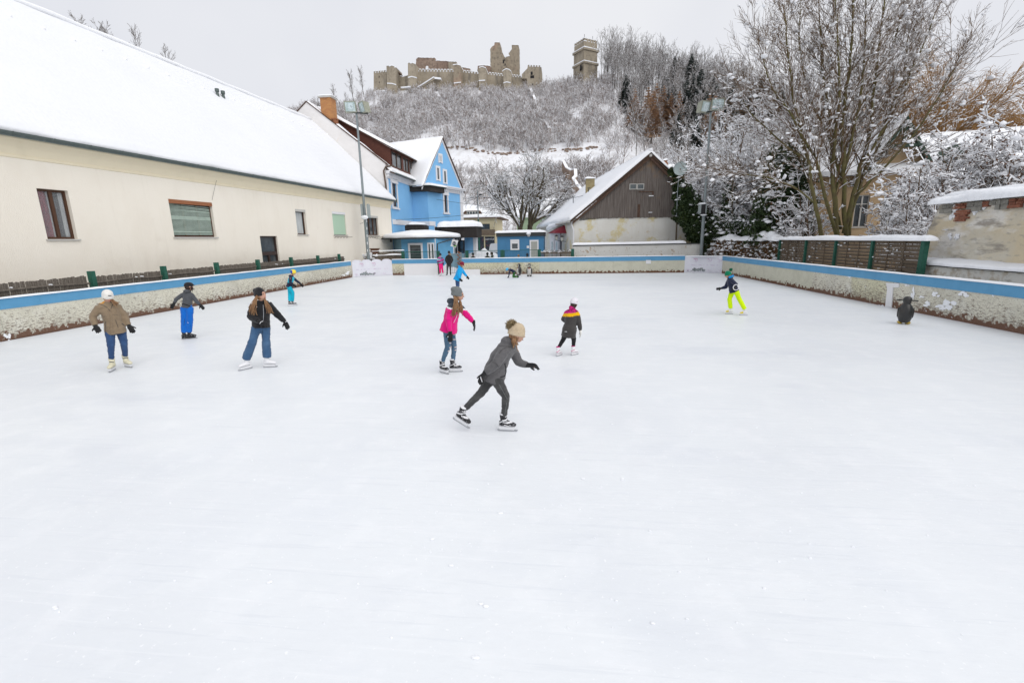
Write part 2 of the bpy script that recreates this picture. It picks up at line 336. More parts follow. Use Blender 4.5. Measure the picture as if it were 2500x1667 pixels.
M['old_plaster'] = pm('crumbling_plaster', (.58, .545, .46), [
    L((.60, .50, .33), .55, .42, .62, .75, d=5), L((.74, .72, .68), 1.3, .48, .62, .85, st=(.6, .6, 1.6), d=6),
    L((.30, .27, .23), 1.7, .56, .66, .85, st=(.5, .5, 1.8), d=6), L((.30, .28, .25), 7, .56, .70, .6, st=(.5, .5, 1.5), d=7)], rough=.95, bump=.04, bscale=5)
M['base_plaster'] = pm('base_plaster', (.74, .73, .68), [L((.33, .22, .12), 1.6, .58, .70, .8, z=(.6, 1.5, .06)), L((.28, .25, .2), 5, .56, .7, .6, st=(.5, .5, 1.4)), L((.40, .30, .17), 3, .5, .62, .5)], rough=.9, bump=.015, bscale=12)
M['roughbrick'] = pm('old_red_brick', (.30, .12, .075), [L((.19, .075, .05), 8, .45, .6, .9), L((.38, .32, .26), 6, .58, .68, .8)], rough=.9, bump=.02, bscale=18)
M['stone'] = pm('grey_stone', (.28, .27, .24), [L((.18, .17, .15), 5, .45, .65, .8)], rough=.9, bump=.02, bscale=12)
M['greenwood'] = pm('dark_green_wood', (.035, .06, .045), [L((.07, .10, .08), 5, .45, .7, .6)], rough=.8)
M['van'] = pm('white_van_paint', (.60, .61, .63), [L((.52, .53, .55), 2, .45, .7, .5)], rough=.35, spec=.5)
M['tyre'] = pm('tyre_rubber', (.02, .02, .02), rough=.8)
M['red_lens'] = pm('red_lamp_lens', (.35, .02, .02), rough=.3)
M['shopglass'] = pm('shop_window', (.035, .035, .04), [L((.16, .05, .06), 2.2, .55, .65, .9), L((.22, .22, .24), 3, .62, .68, .8)], rough=.2, spec=.6)
M['whitetext'] = pm('white_lettering', (.75, .75, .75), rough=.6)
M['green_print'] = pm('green_print', (.12, .33, .06), rough=.6)
M['navy_print'] = pm('navy_print', (.02, .035, .06), rough=.6)
M['black'] = pm('black_paint', (.016, .016, .017), rough=.5)
M['speaker_grey'] = pm('grey_speaker', (.33, .37, .37), rough=.6)
M['lantern_glass'] = pm('lantern_glass', (.6, .6, .55), rough=.3)
M['door_brown'] = pm('dark_door', (.04, .022, .018), [L((.06, .035, .025), 6, .45, .7, .6)], rough=.45, spec=.5)
M['yellow'] = pm('yellow_plastic', (.52, .36, .05), [L((.38, .25, .04), 9, .5, .7, .7)], rough=.5)
M['planter'] = pm('planter_brown', (.12, .06, .035), rough=.8)
# ================================================================== GROUND, HILL, ICE
_cpx = [400, 560, 700, 745, 800, 850, 880, 905, 920, 1000, 1100, 1200, 1320, 1345, 1370, 1400, 1440, 1480, 1500, 1550, 1600, 1700, 1800, 1900, 2100, 2300, 2500, 2800]
_cpy = [330, 300, 278, 268, 262, 254, 243, 228, 222, 217, 216, 217, 221, 224, 216, 207, 203, 200, 204, 214, 224, 246, 275, 300, 345, 385, 420, 470]
_cp = np.array([gy(a, b, 225.0) for a, b in zip(_cpx, _cpy)])
CRX, CRZ = _cp[:, 0], _cp[:, 2]
def hillz(x, y):
    x = np.asarray(x, float); y = np.asarray(y, float)
    zc = np.interp(x * 225 / np.maximum(y, 60), CRX, CRZ) * np.clip(y / 225, 0, 1) ** 0.15
    s = np.clip((y - 88) / 137, 0, 1)
    gt = np.interp(s, [0, .10, .33, .385, .47, 1], [0, .07, .315, .325, .47, 1])
    g0 = s * (.82 + .18 * s)
    q = x * 137 / np.maximum(y, 60)
    wt = np.clip((q + 46) / 12, 0, 1) * np.clip((20 - q) / 8, 0, 1)
    z = zc * (gt * wt + g0 * (1 - wt))
    z = z + s * (1.1 * np.sin(x * .21 + 1.3 * np.sin(y * .09)) * np.cos(y * .13 + x * .04)) * (1 - wt * (np.abs(s - .36) < .05))
    z = z - np.clip(y - 245, 0, 400) * .35
    return z * (y > 88)
xs = np.linspace(-420, 620, 200); ys = np.concatenate([np.linspace(88, 245, 90), np.linspace(250, 420, 16)])
XX, YY = np.meshgrid(xs, ys); ZZ = hillz(XX, YY) - .06
def gridmesh(name, XX, YY, ZZ, mats, smooth=True):
    ny, nx = XX.shape; V = np.stack([XX.ravel(), YY.ravel(), ZZ.ravel()], 1)
    i = np.arange(ny * nx).reshape(ny, nx)
    Fq = np.stack([i[:-1, :-1].ravel(), i[:-1, 1:].ravel(), i[1:, 1:].ravel(), i[1:, :-1].ravel()], 1)
    return npmesh(name, V, Fq, mats, smooth=smooth)
M['hill_snow'] = pm('hill_snow', (.80, .81, .835), [L((.64, .63, .63), .45, .46, .62, .7, d=8), L((.20, .165, .14), 1.1, .635, .66, .85, d=7)], rough=.85, bump=.2, bscale=.8)
hill = bpy.data.objects.new('hill', gridmesh('hill', XX, YY, ZZ, [M['hill_snow']])); COL.objects.link(hill); hill['kind'] = 'structure'
xs = np.linspace(-420, 620, 120); ys = np.linspace(-120, 88, 60)
XX, YY = np.meshgrid(xs, ys)
gnd = bpy.data.objects.new('snowy_ground', gridmesh('snowy_ground', XX, YY, XX * 0 - .06, [M['snow']])); COL.objects.link(gnd); gnd['kind'] = 'structure'

BL0, BL1 = (-15.35, -6.0), (-15.42, 32.55)
CL0, CL1 = (-15.35, 32.6), (-12.95, 34.2)
FR0, FR1 = (-12.95, 34.2), (8.35, 34.2)
CR0, CR1 = (8.35, 34.2), (10.6, 33.3)
BR0, BR1 = (10.6, 33.3), (11.75, -6.0)
icem = MB(); icem.poly([(a, b, 0) for a, b in [(-15.35, -6), (11.75, -6), (10.6, 33.3), (8.35, 34.2), (-12.95, 34.2), (-15.35, 32.6)]])
ice = icem.build('ice', M['ice']); ice['kind'] = 'structure'

# ---- rink boards
def board_run(name, label, A, B, H, seams, mat, zb=.86, group='boards round the ice rink', mats=None, rail=True):
    fr = Frame(A, B); root = thing(name, label, 'rink board', (*fr.P(fr.L / 2, 0)[:2], 0), group)
    for i in range(len(seams) - 1):
        mb = MB(); mb.fbox(fr, seams[i] + .004, seams[i + 1] - .004, 0, zb + .02, -.09, 0.0 + random.uniform(-.004, .006))
        mb.build('panel', mats[i] if mats else mat, root=root)
    if rail:
        mb = MB(); n = max(1, round(fr.L / 2.5))
        for i in range(n):
            a, b = fr.L * i / n, fr.L * (i + 1) / n
            mb.fbox(fr, a + .002, b - .002, zb, H, -.11, .022 + random.uniform(-.003, .003))
        mb.build('rail', M['board_blue'], root=root)
        mb = MB(); mb.fbox(fr, 0, fr.L, -.02 + 0, H - .3, -.16, -.095); mb.build('backing', M['slatwood'], root=root)
    mb = MB(); n = int(fr.L / 1.2) + 2
    mb.snow(fr.P(0, H, .045), fr.P(fr.L, H, .045), fr.P(fr.L, H, -.16), fr.P(0, H, -.16), .045, nu=n * 2, nv=3, amp=.5, edge=.05)
    mb.build('snow_cap', M['snow'], root=root, smooth=True)
    return root, fr
random.seed(3)
fl = Frame(BL0, BL1)
sl_ = [0] + [fl.uz(p, q)[0] for p, q in ((5, 790), (235, 740), (415, 705), (540, 690), (640, 675), (725, 660), (800, 655))] + [fl.L]
bl_root, frL = board_run('rink_wall', 'long weathered rink wall with blue rail on the side of the cream house', BL0, BL1, 1.15, [s for s in sl_], M['flaky'])
ff = Frame(FR0, FR1)
xpx = lambda p: ff.uz(p, 650)[0]
LG, RG = xpx(1068), xpx(1128)                        # gate opening
def sub(fr, a, b): return fr.P(a, 0)[:2], fr.P(b, 0)[:2]
w0 = xpx(986)
a, b = sub(ff, 0, LG)
frLG, _ = board_run('rink_wall', 'short rink wall between the corner and the white gate panel, beside the blue hut', a, b, 1.16, [0, w0, LG], None, mats=[M['flaky_far'], M['gate_white']])
frLG.name = 'rink_wall'
a, b = sub(ff, RG, ff.L)
ss = [0] + [xpx(p) - RG for p in (1228, 1317, 1407, 1497, 1587)] + [ff.L - RG]
fR_root, frF = board_run('rink_wall', 'end rink wall with blue rail running in front of the barn and the blue container', a, b, 1.16, ss, None,
                         mats=[M['flaky_far'], M['flaky_far'], M['plain_board'], M['plain_board'], M['plain_board'], M['plain_board']])
fr_ = Frame(BR0, BR1)
sr = [0] + [fr_.uz(p, q)[0] for p, q in ((1903, 660), (1983, 690), (2076, 710), (2177, 730), (2338, 760))] + [fr_.L - 9, fr_.L]
bR_root, frR = board_run('rink_wall', 'long rink wall with blue rail along the masonry wall and the slatted fence', BR0, BR1, 1.15, sr, None,
                         mats=[M['plain_board'], M['plain_board'], M['flaky'], M['flaky_far'], M['flaky'], M['flaky'], M['flaky'], M['flaky']])
# white snow patches pressed on the right-hand boards
mb = MB()
def patch(fr, mb, pts, d, th=.02, mi=0):
    q = [fr.uz(px, py, d) for px, py in pts]; P = [fr.P(u, z, d) for u, z in q]; mb.prism(P, np.array([*(fr.n * th), 0]), mi)
patch(frR, mb, [(2165, 690), (2197, 692), (2196, 702), (2182, 702), (2178, 751), (2163, 748), (2168, 705)], .004, .03)
mb.build('white_crossbar', M['gate_white'], root=bR_root)
mb = MB(); rs = random.Random(5)
for cx_, cy_, rx, ry in ((2228, 715, 5, 18), (2285, 718, 9, 8), (2262, 742, 12, 8), (2318, 740, 18, 18), (2300, 750, 20, 7), (2352, 718, 13, 9), (2075, 676, 5, 3), (2045, 671, 6, 2), (2150, 748, 7, 6), (2215, 697, 7, 3), (2425, 722, 3, 3), (2250, 724, 6, 4)):
    for k in range(7):
        cxx, cyy = cx_ + rs.uniform(-.7, .7) * rx, cy_ + rs.uniform(-.6, .6) * ry; n = 9
        patch(frR, mb, [(cxx + rx * .5 * rs.uniform(.5, 1.1) * math.cos(2 * math.pi * i / n), cyy + ry * .45 * rs.uniform(.5, 1.1) * math.sin(2 * math.pi * i / n)) for i in range(n)], .005 + .002 * k, .006)
mb.build('stuck_snow', M['snow'], root=bR_root)
mb = MB()
for cx_, cy_, rx, ry in ((17, 822, 9, 9), (24, 832, 6, 6), (848, 667, 6, 5), (838, 672, 4, 3)):
    for k in range(6):
        cxx, cyy = cx_ + rs.uniform(-.7, .7) * rx, cy_ + rs.uniform(-.6, .6) * ry; n = 9
        patch(frL, mb, [(cxx + rx * .5 * rs.uniform(.5, 1.1) * math.cos(2 * math.pi * i / n), cyy + ry * .45 * rs.uniform(.5, 1.1) * math.sin(2 * math.pi * i / n)) for i in range(n)], .008 + .002 * k, .006)
mb.build('stuck_snow', M['snow'], root=bl_root)
mb = MB(); patch(frF, mb, [(1577, 635), (1589, 635), (1589, 644), (1577, 644)], .03, .02); mb.build('paper_notice', M['gate_white'], root=fR_root)
mb = MB(); mb.fbox(frF, 0.0, 1.35, 0.0, .38, .02, .10); mb.build('white_plank', M['gate_white'], root=fR_root)
# gate: post, open leaf of steel bars
g = thing('rink_gate', 'open grey metal rink gate beside the blue wall and the white panel', 'gate', (*ff.P(RG, 0)[:2], 0))
mb = MB(); mb.fbox(ff, RG - .09, RG - .0, 0, 1.62, -.07, .04); mb.build('post', M['galv'], root=g)
mb = MB()
for k in range(6): mb.tube([ff.P(RG - .13 - k * .13, .1, -.25), ff.P(RG - .13 - k * .13, 1.5, -.25)], .012, 5)
mb.tube([ff.P(RG - .1, 1.5, -.25), ff.P(RG - .85, 1.5, -.25)], .018, 5); mb.tube([ff.P(RG - .1, .12, -.25), ff.P(RG - .85, .12, -.25)], .018, 5)
mb.build('leaf', M['galv'], root=g)

# corner boards, white with faded pink print
def corner(A, B, label, seed):
    fr = Frame(A, B); root = thing('corner_board', label, 'corner board', (*fr.P(fr.L / 2, 0)[:2], 0))
    mb = MB(); rs = random.Random(seed); n = 7; nb = 11
    # the board bows outwards: segments along an arc
    def arc(t): return -.28 * math.sin(math.pi * t)
    for i in range(n):
        a, b = i / n, (i + 1) / n
        q = []
        for t in (a, b):
            p = fr.P(t * fr.L, 0, arc(t)); q.append(p)
        mb.hexa([(*q[0][:2], 0), (*q[1][:2], 0), (q[1][0] - fr.n[0] * .05, q[1][1] - fr.n[1] * .05, 0), (q[0][0] - fr.n[0] * .05, q[0][1] - fr.n[1] * .05, 0),
                 (*q[0][:2], 1.1), (*q[1][:2], 1.1), (q[1][0] - fr.n[0] * .05, q[1][1] - fr.n[1] * .05, 1.1), (q[0][0] - fr.n[0] * .05, q[0][1] - fr.n[1] * .05, 1.1)])
    for i in range(4 if seed == 1 else 0):           # ragged scalloped top
        t = (i + .5) / 4; p = fr.P(t * fr.L, 1.09, arc(t) - .03)
        mb.prism([np.array(p) + np.array([fr.u[0] * x, fr.u[1] * x, z]) for x, z in ((-.34, 0), (.34, 0), (.31, .07), (.15, .13), (-.1, .14), (-.28, .09))], np.array([*(fr.n * -.03), 0]))
    mb.build('panel', M['white_board'], root=root)
    if seed != 1:
        mb = MB(); mb.snow(fr.P(0, 1.1, .03 - .1), fr.P(fr.L, 1.1, .03 - .1), fr.P(fr.L, 1.1, -.4), fr.P(0, 1.1, -.4), .06, nu=10, nv=3, edge=.05); mb.build('snow_cap', M['snow'], root=root, smooth=True)
    def mark(mb, u, z, w, h, mi):
        t = u / fr.L
        d = arc(t) + .012; 
        mb.fbox(fr, u, u + w, z, z + h, d, d + .006, mi)
    mb = MB()
    for c in (.55, 1.45, 2.1)[:2 if seed == 1 else 3]:    # open square-ish emblems
        for (du, dz, w, h) in ((0, .2, .26, .02), (.25, .05, .02, .16), (.16, .06, .06, .02), (.02, 0, .05, .015), (.12, 0, .1, .015), (.13, .08, .02, .1), (.02, .1, .03, .03)):
            mark(mb, c + du, .74 + dz, w, h, 0 if du else 1)
    for c in (.15, 1.5, 2.2):
        for (du, dz, w, h) in ((0, .1, .16, .018), (.14, .02, .02, .09), (.05, .03, .05, .02)): mark(mb, c + du, .10 + dz, w, h, 0)
    u = .25
    while u < fr.L - .25:                              # a line of worn lettering, no word legible
        w = rs.uniform(.015, .035)
        if rs.random() < .82: mark(mb, u, .50 + rs.uniform(-.004, .004), w, rs.uniform(.03, .05), 0 if rs.random() < .5 else 2)
        u += w + rs.uniform(.01, .02) + (.12 if rs.random() < .13 else 0)
    mb.build('faded_print', [M['print_pink'], M['print_red'], M['print_lilac']], root=root)
    mb = MB()
    for k in range(26):
        u = fr.L * (.36 + rs.gauss(0, .12)); z = .12 + abs(rs.gauss(0, .08)); d = arc(min(1, max(0, u / fr.L))) + .006 + .0007 * k; n2 = 8; r = rs.uniform(.04, .14)
        if z > .36: continue
        pts = [fr.P(u + r * rs.uniform(.6, 1.2) * math.cos(2 * math.pi * i / n2), max(.01, z + .6 * r * rs.uniform(.6, 1.2) * math.sin(2 * math.pi * i / n2)), d) for i in range(n2)]
        mb.poly(pts)
    mb.build('scuff', M['dirt'], root=root)
corner(CL0, CL1, 'white corner board with torn scalloped top and faded pink print, by the cream house', 1)
corner(CR0, CR1, 'white corner board with faded pink print and grey scuff, by the ivy', 2)

# ================================================================== helpers for buildings
def wall_holes(mb, fr, u0, u1, z0, z1, holes, depth=.22, d=0.0, mi=0, mr=None):
    """front face with real openings and their reveals"""
    mr = mi if mr is None else mr
    us = sorted({u0, u1, *[h[0] for h in holes], *[h[1] for h in holes]}); zs = sorted({z0, z1, *[h[2] for h in holes], *[h[3] for h in holes]})
    us = [u for u in us if u0 <= u <= u1]; zs = [z for z in zs if z0 <= z <= z1]
    for i in range(len(us) - 1):
        for j in range(len(zs) - 1):
            uc, zc = (us[i] + us[i + 1]) / 2, (zs[j] + zs[j + 1]) / 2
            if any(h[0] < uc < h[1] and h[2] < zc < h[3] for h in holes): continue
            mb.poly([fr.P(us[i], zs[j], d), fr.P(us[i + 1], zs[j], d), fr.P(us[i + 1], zs[j + 1], d), fr.P(us[i], zs[j + 1], d)], mi)
    for a, b, c, e in holes:
        P = lambda u, z, k: fr.P(u, z, d - depth * k)
        for q in (((a, c), (b, c)), ((b, c), (b, e)), ((b, e), (a, e)), ((a, e), (a, c))):
            mb.poly([P(*q[0], 0), P(*q[1], 0), P(*q[1], 1), P(*q[0], 1)], mr)
        mb.poly([P(a, c, 1), P(b, c, 1), P(b, e, 1), P(a, e, 1)], mr)
def window(root, fr, r, frame='brownwood', pane='glass', mull=1, trans=0, fw=.06, depth=.16, sill=True, extra=None, name='window', d=0.0, sillmat='sill', rows=()):
    u0, u1, z0, z1 = r; dd = d - depth
    mb = MB()
    mb.fbox(fr, u0, u1, z0, z0 + fw, dd - .05, dd + .03); mb.fbox(fr, u0, u1, z1 - fw, z1, dd - .05, dd + .03)
    mb.fbox(fr, u0, u0 + fw, z0 + fw, z1 - fw, dd - .05, dd + .03); mb.fbox(fr, u1 - fw, u1, z0 + fw, z1 - fw, dd - .05, dd + .03)
    for k in range(mull):
        c = u0 + (u1 - u0) * (k + 1) / (mull + 1); mb.fbox(fr, c - fw * .7, c + fw * .7, z0 + fw, z1 - fw, dd - .04, dd + .035)
    for q in rows:
        z = z0 + (z1 - z0) * q; mb.fbox(fr, u0 + fw, u1 - fw, z - fw * .45, z + fw * .45, dd - .035, dd + .028)
    w = mb.build(name, M[frame], root=root); w['_o'] = root['_o']
    mb = MB(); mb.fbox(fr, u0 + fw * .6, u1 - fw * .6, z0 + fw * .6, z1 - fw * .6, dd - .03, dd - .02); mb.build('pane', M[pane], parent=w, root=root)
    if sill:
        mb = MB(); mb.fbox(fr, u0 - .06, u1 + .06, z0 - .05, z0 - .003, dd + .03, d + .07); mb.build('sill', M[sillmat], parent=w, root=root)
    return w
def rect(fr, tl, br, d=0.0):
    a = fr.uz(*tl, d); b = fr.uz(*br, d); return (a[0], b[0], b[1], a[1])

# ================================================================== CREAM HOUSE (left)
_A = np.array([-17.65, 13.8]); _B = np.array([-15.45, 41.4]); _dir = (_B - _A) / np.linalg.norm(_B - _A)
wf = Frame(_A - _dir * 20, _B); EZ = 6.02; LW = wf.L
h1 = thing('cream_house', 'long cream rendered house with a huge snow covered roof, left of the rink', 'house', (*wf.P(LW / 2, 0, -6)[:2], 0))
R1 = rect(wf, (88, 458), (190, 583)); R2 = rect(wf, (410, 484), (529, 579)); R3 = rect(wf, (720, 511), (749, 571)); R4 = rect(wf, (810, 515), (847, 573)); R5 = rect(wf, (893, 527), (925, 571)); RD = rect(wf, (634, 575), (684, 640))
R1 = (R1[0], R1[1], 2.78, 4.45); R2 = (R2[0], R2[1], 2.86, 4.48); R3 = (R3[0], R3[1] + .1, 3.02, 4.55); R4 = (R4[0], R4[1], 3.02, 4.62); R5 = (R5[0], R5[1], 3.02, 4.58); RD = (RD[0], RD[1], .3, 2.92)
mb = MB(); wall_holes(mb, wf, 0, LW, -.05, EZ - .1, [R1, R2, R3, R4, R5, RD], .24)
RW = 6.95
ridz = EZ + RW * .995
# gable walls and back
for u in (0, LW):
    mb.poly([wf.P(u, -.05, 0), wf.P(u, -.05, -2 * RW), wf.P(u, EZ - .1, -2 * RW), wf.P(u, ridz - .35, -RW), wf.P(u, EZ - .1, 0)])
mb.poly([wf.P(0, -.05, -2 * RW), wf.P(LW, -.05, -2 * RW), wf.P(LW, EZ - .1, -2 * RW), wf.P(0, EZ - .1, -2 * RW)])
mb.build('wall', M['stucco'], root=h1)
# coved cornice under the gutter with two fine lines
mb = MB()
prof = [(0, 5.33), (.025, 5.35), (.03, 5.42), (.012, 5.44), (.035, 5.50), (.10, 5.68), (.22, 5.84), (.30, 5.90), (.30, 5.97), (0, 5.97)]
mb.prism([wf.P(0, z, d + .004) for d, z in prof], np.array(wf.P(LW + .05, 0)) - np.array(wf.P(0, 0)))
mb.build('cornice', M['stucco_eave'], root=h1)
mb = MB(); gu = .43; gp = []
for k in range(9):
    a = math.pi * k / 8; gp.append((gu + .12 * math.cos(a), 6.05 - .12 * math.sin(a)))
pr = gp + [(gu - .10, 6.05), (gu, 5.97), (gu + .10, 6.05)][::1]
pts = [wf.P(0, z, d) for d, z in pr]; mb.prism(pts, np.array(wf.P(LW + .3, 0)) - np.array(wf.P(0, 0)))
u = 0.4
while u < LW:
    gp2 = [(gu + .13 * math.cos(math.pi * k / 8), 6.055 - .13 * math.sin(math.pi * k / 8)) for k in range(9)]
    mb.prism([wf.P(u, z, d) for d, z in gp2], np.array(wf.P(.035, 0)) - np.array(wf.P(0, 0))); u += 1.15
mb.build('gutter', M['gutter'], root=h1)
mb = MB()
e0 = .50
A0, A1 = wf.P(0, 6.0, e0), wf.P(LW + .35, 6.0, e0); T0, T1 = wf.P(0, ridz, -RW), wf.P(LW + .35, ridz, -RW); Bk0, Bk1 = wf.P(0, 6.0, -2 * RW - e0), wf.P(LW + .35, 6.0, -2 * RW - e0)
dz = np.array([0, 0, -.10])
for q in ((A0, A1, T1, T0), (T0, T1, Bk1, Bk0)):
    mb.hexa([np.array(p) + dz for p in q] + [np.array(p) for p in q])
roof = mb.build('roof', M['gutter'], root=h1); roof['_o'] = h1['_o']
mb = MB(); mb.snow(wf.P(0, 6.05, .40), wf.P(LW + .33, 6.05, .40), wf.P(LW + .33, ridz + .01, -RW), wf.P(0, ridz + .01, -RW), .2, nu=100, nv=34, amp=.16, edge=.16)
mb.snow(wf.P(0, ridz + .01, -RW), wf.P(LW + .33, ridz + .01, -RW), wf.P(LW + .33, 6.0, -2 * RW - .4), wf.P(0, 6.0, -2 * RW - .4), .2, nu=30, nv=8, amp=.15, edge=.2)
# a roll of ridge snow, dimples of the snow guards below it
M['tile_snow'] = pm('tile_snow', (.80, .812, .835), [L((.765, .78, .81), .35, .4, .7, .6)], rough=.75, bump=.022, bscale=7, spec=.12, wave=(1.05, 'Z', .55, .35))
mb.build('snow_cover', M['tile_snow'], parent=roof, root=h1, smooth=True)
mb = MB(); sn = 15
for k in range(34):
    u = 8 + k * 1.2; t = .80 if k % 1 == 0 else .8
    d = .5 + (-RW - .5) * t; z = 6.0 + (ridz - 6.0) * t + .21
    c = np.array(wf.P(u, z, d)); mb.ball(c, (.16, .10, .10), k=8, m=5)
mb.tube([wf.P(u_, ridz + .22 + .02 * math.sin(u_ * 2.1), -RW) for u_ in np.linspace(0.2, LW + .2, 60)], .13, 8)
mb.build('snow_ridge', M['roof_snow'], parent=roof, root=h1, smooth=True)
# two short vent pipes
rp = Frame(wf.P(0, 0, -5.2)[:2], wf.P(LW, 0, -5.2)[:2])
for px, py, hh in ((532, 238, .5), (547, 248, .5)):
    u, z = rp.uz(px, py)
    zr = 6.0 + (ridz - 6.0) * (5.2 + .5) / (RW + .5)
    p = rp.P(u, zr)
    mb = MB(); mb.tube([(p[0], p[1], zr - .1), (p[0], p[1], zr + hh)], [.12, .075], 10); mb.tube([(p[0], p[1], zr + hh - .02), (p[0], p[1], zr + hh + .16)], [.12, .12], 10)
    mb.build('vent_pipe', M['gutter'], root=h1, smooth=False)
mb = MB()
for i in range(8):
    t0_, t1_ = i / 8, (i + 1) / 8
    mb.hexa([wf.P(LW + .36, 6.0 + (ridz - 6.0) * t - q, .5 - (RW + .5) * t - e * .001) for q, t, e in ((.18, t0_, 0), (.18, t1_, 0))] +
            [wf.P(LW + .42, 6.0 + (ridz - 6.0) * t - .18, .5 - (RW + .5) * t) for t in (t1_, t0_)] +
            [wf.P(LW + .36, 6.0 + (ridz - 6.0) * t + .13, .5 - (RW + .5) * t) for t in (t0_, t1_)] +
            [wf.P(LW + .42, 6.0 + (ridz - 6.0) * t + .13, .5 - (RW + .5) * t) for t in (t1_, t0_)])
mb.build('verge_flashing', M['gutter'], root=h1)
# windows
w = window(h1, wf, R1, depth=.17, pane='clear', fw=.075, sill=True)
mb = MB(); u0, u1, z0, z1 = R1; du = u1 - u0
mb.fbox(wf, u0 + .07, u0 + du * .40, z0 + .07, z1 - .07, -.215, -.212, 0); mb.fbox(wf, u0 + du * .40, u0 + du * .5, z0 + .07, z1 - .07, -.218, -.214, 1)
mb.fbox(wf, u0 + du * .78, u1 - .07, z0 + .07, z1 - .07, -.218, -.214, 1); mb.fbox(wf, u0 + du * .5, u0 + du * .78, z0 + .07, z1 - .07, -.222, -.219, 2)
mb.build('curtain', [M['curtain_red'], M['curtain_white'], M['dark']], parent=w, root=h1)
w = window(h1, wf, R2, depth=.17, mull=2)
mb = MB(); u0, u1, z0, z1 = R2; rs = random.Random(2)
nsl = 27
for k in range(nsl):
    z = z0 + .1 + (z1 - z0 - .3) * k / (nsl - 1); sag = (.10 if k > 20 else .0) * rs.uniform(.3, 1); hh = .030 if k not in (13, 14, 15, 2) else .052
    mb.hexa([wf.P(u0 + .05, z, -.11), wf.P(u1 - .09, z - sag, -.11), wf.P(u1 - .09, z - sag, -.13), wf.P(u0 + .05, z, -.13),
             wf.P(u0 + .05, z + hh, -.12), wf.P(u1 - .09, z + hh - sag, -.12), wf.P(u1 - .09, z + hh - sag, -.133), wf.P(u0 + .05, z + hh, -.133)])
mb.build('blind', M['blind'], parent=w, root=h1)
mb = MB(); mb.fbox(wf, u0, u1, z1 - .17, z1 - .002, -.14, .012); mb.build('blind_box', M['redbox'], parent=w, root=h1)
w = window(h1, wf, R3, depth=.18, mull=0, fw=.06); mb = MB(); mb.fbox(wf, R3[0] + .01, R3[1] - .01, R3[3] - .14, R3[3] - .003, -.14, .01); mb.build('blind_box', M['sill'], parent=w, root=h1)
mb = MB(); mb.fbox(wf, R3[0] + .06, R3[1] - .15, R3[2] + .06, R3[3] - .2, -.205, -.199); mb.build('curtain', M['curtain_white'], parent=w, root=h1)
w = window(h1, wf, R4, depth=.18, mull=0); mb = MB(); mb.fbox(wf, R4[0] + .03, R4[1] - .03, R4[2] + .03, R4[3] - .15, -.12, -.06); mb.build('shutter', M['roller'], parent=w, root=h1)
mb = MB(); mb.fbox(wf, R4[0], R4[1], R4[3] - .16, R4[3] - .003, -.14, .01); mb.build('blind_box', M['trim'], parent=w, root=h1)
w = window(h1, wf, R5, depth=.15, mull=2, fw=.07); mb = MB(); mb.fbox(wf, R5[0], R5[1], R5[3] - .16, R5[3] - .003, -.12, .02); mb.build('blind_box', M['sill'], parent=w, root=h1)
for rr in (R4, R5):                                   # pigeon spikes rail below two of the windows
    mb = MB(); mb.tube([wf.P(rr[0] - .1, rr[2] - .15, .14), wf.P(rr[1] + .5, rr[2] - .15, .14)], .016, 5)
    for k in range(5): mb.tube([wf.P(rr[0] + k * .4, rr[2] - .2, .0), wf.P(rr[0] + k * .4, rr[2] - .14, .17)], .012, 4)
    mb.build('iron_rail', M['brown_pipe'], root=h1)
dr = MB(); u0, u1, z0, z1 = RD; fw = .08
dr.fbox(wf, u0, u1, z1 - fw, z1, -.22, -.1); dr.fbox(wf, u0, u0 + fw, z0, z1 - fw, -.22, -.1); dr.fbox(wf, u1 - fw, u1, z0, z1 - fw, -.22, -.1)
dr.fbox(wf, u0 + fw, u1 - fw, z0 + 1.55, z0 + 1.75, -.22, -.1); uc = (u0 + u1) / 2; dr.fbox(wf, uc - .07, uc + .07, z0, z0 + 1.55, -.22, -.11)
dd_ = dr.build('door', M['door_brown'], root=h1)
mb = MB(); mb.fbox(wf, u0 + fw, u1 - fw, z0, z1 - fw, -.20, -.19); mb.build('pane', M['glass'], parent=dd_, root=h1)

# ================================================================== BLUE HOUSE
y0 = 41.9
Pk = gy(748, 250, y0); Rt = gy(932, 397, y0); Lf = gy(725, 275, y0)
bx = -15.85
bh = thing('blue_house', 'tall sky blue house with white stucco trim and steep snowy gables', 'house', (bx - 3, 47, 0))
fA = Frame((bx, y0), (bx, 49.2)); EB = 8.85           # left facade, faces the rink side
ph = Pk[2]; pxk = Pk[0]
def uz_(fr, pts, d=0): return [fr.uz(*p, d) for p in pts]
mb = MB()
slope = (ph - Rt[2]) / (Rt[0] - pxk)
xl = pxk - (ph - 2) / slope
gb = [(bx + .02, y0, 0), (bx + .02, y0, Rt[2] - .1), (pxk, y0, ph), (pxk - 7, y0, ph - 7 * slope), (pxk - 7, y0, 0)]
mb.prism(gb, (0, .35, 0)); mb.build('party_wall', M['white_wall'], root=bh)
mb = MB()                                             # dark edge along the gable
for (a, b) in (((bx + .2, Rt[2] - .22), (pxk, ph + .02)), ((pxk, ph + .02), (pxk - 7, ph - 7 * slope))):
    mb.hexa([(a[0], y0 - .06, a[1]), (b[0], y0 - .06, b[1]), (b[0], y0 + .35, b[1]), (a[0], y0 + .35, a[1]), (a[0], y0 - .06, a[1] + .09), (b[0], y0 - .06, b[1] + .09), (b[0], y0 + .35, b[1] + .09), (a[0], y0 + .35, a[1] + .09)])
mb.build('verge', M['eave_brown'], root=bh)
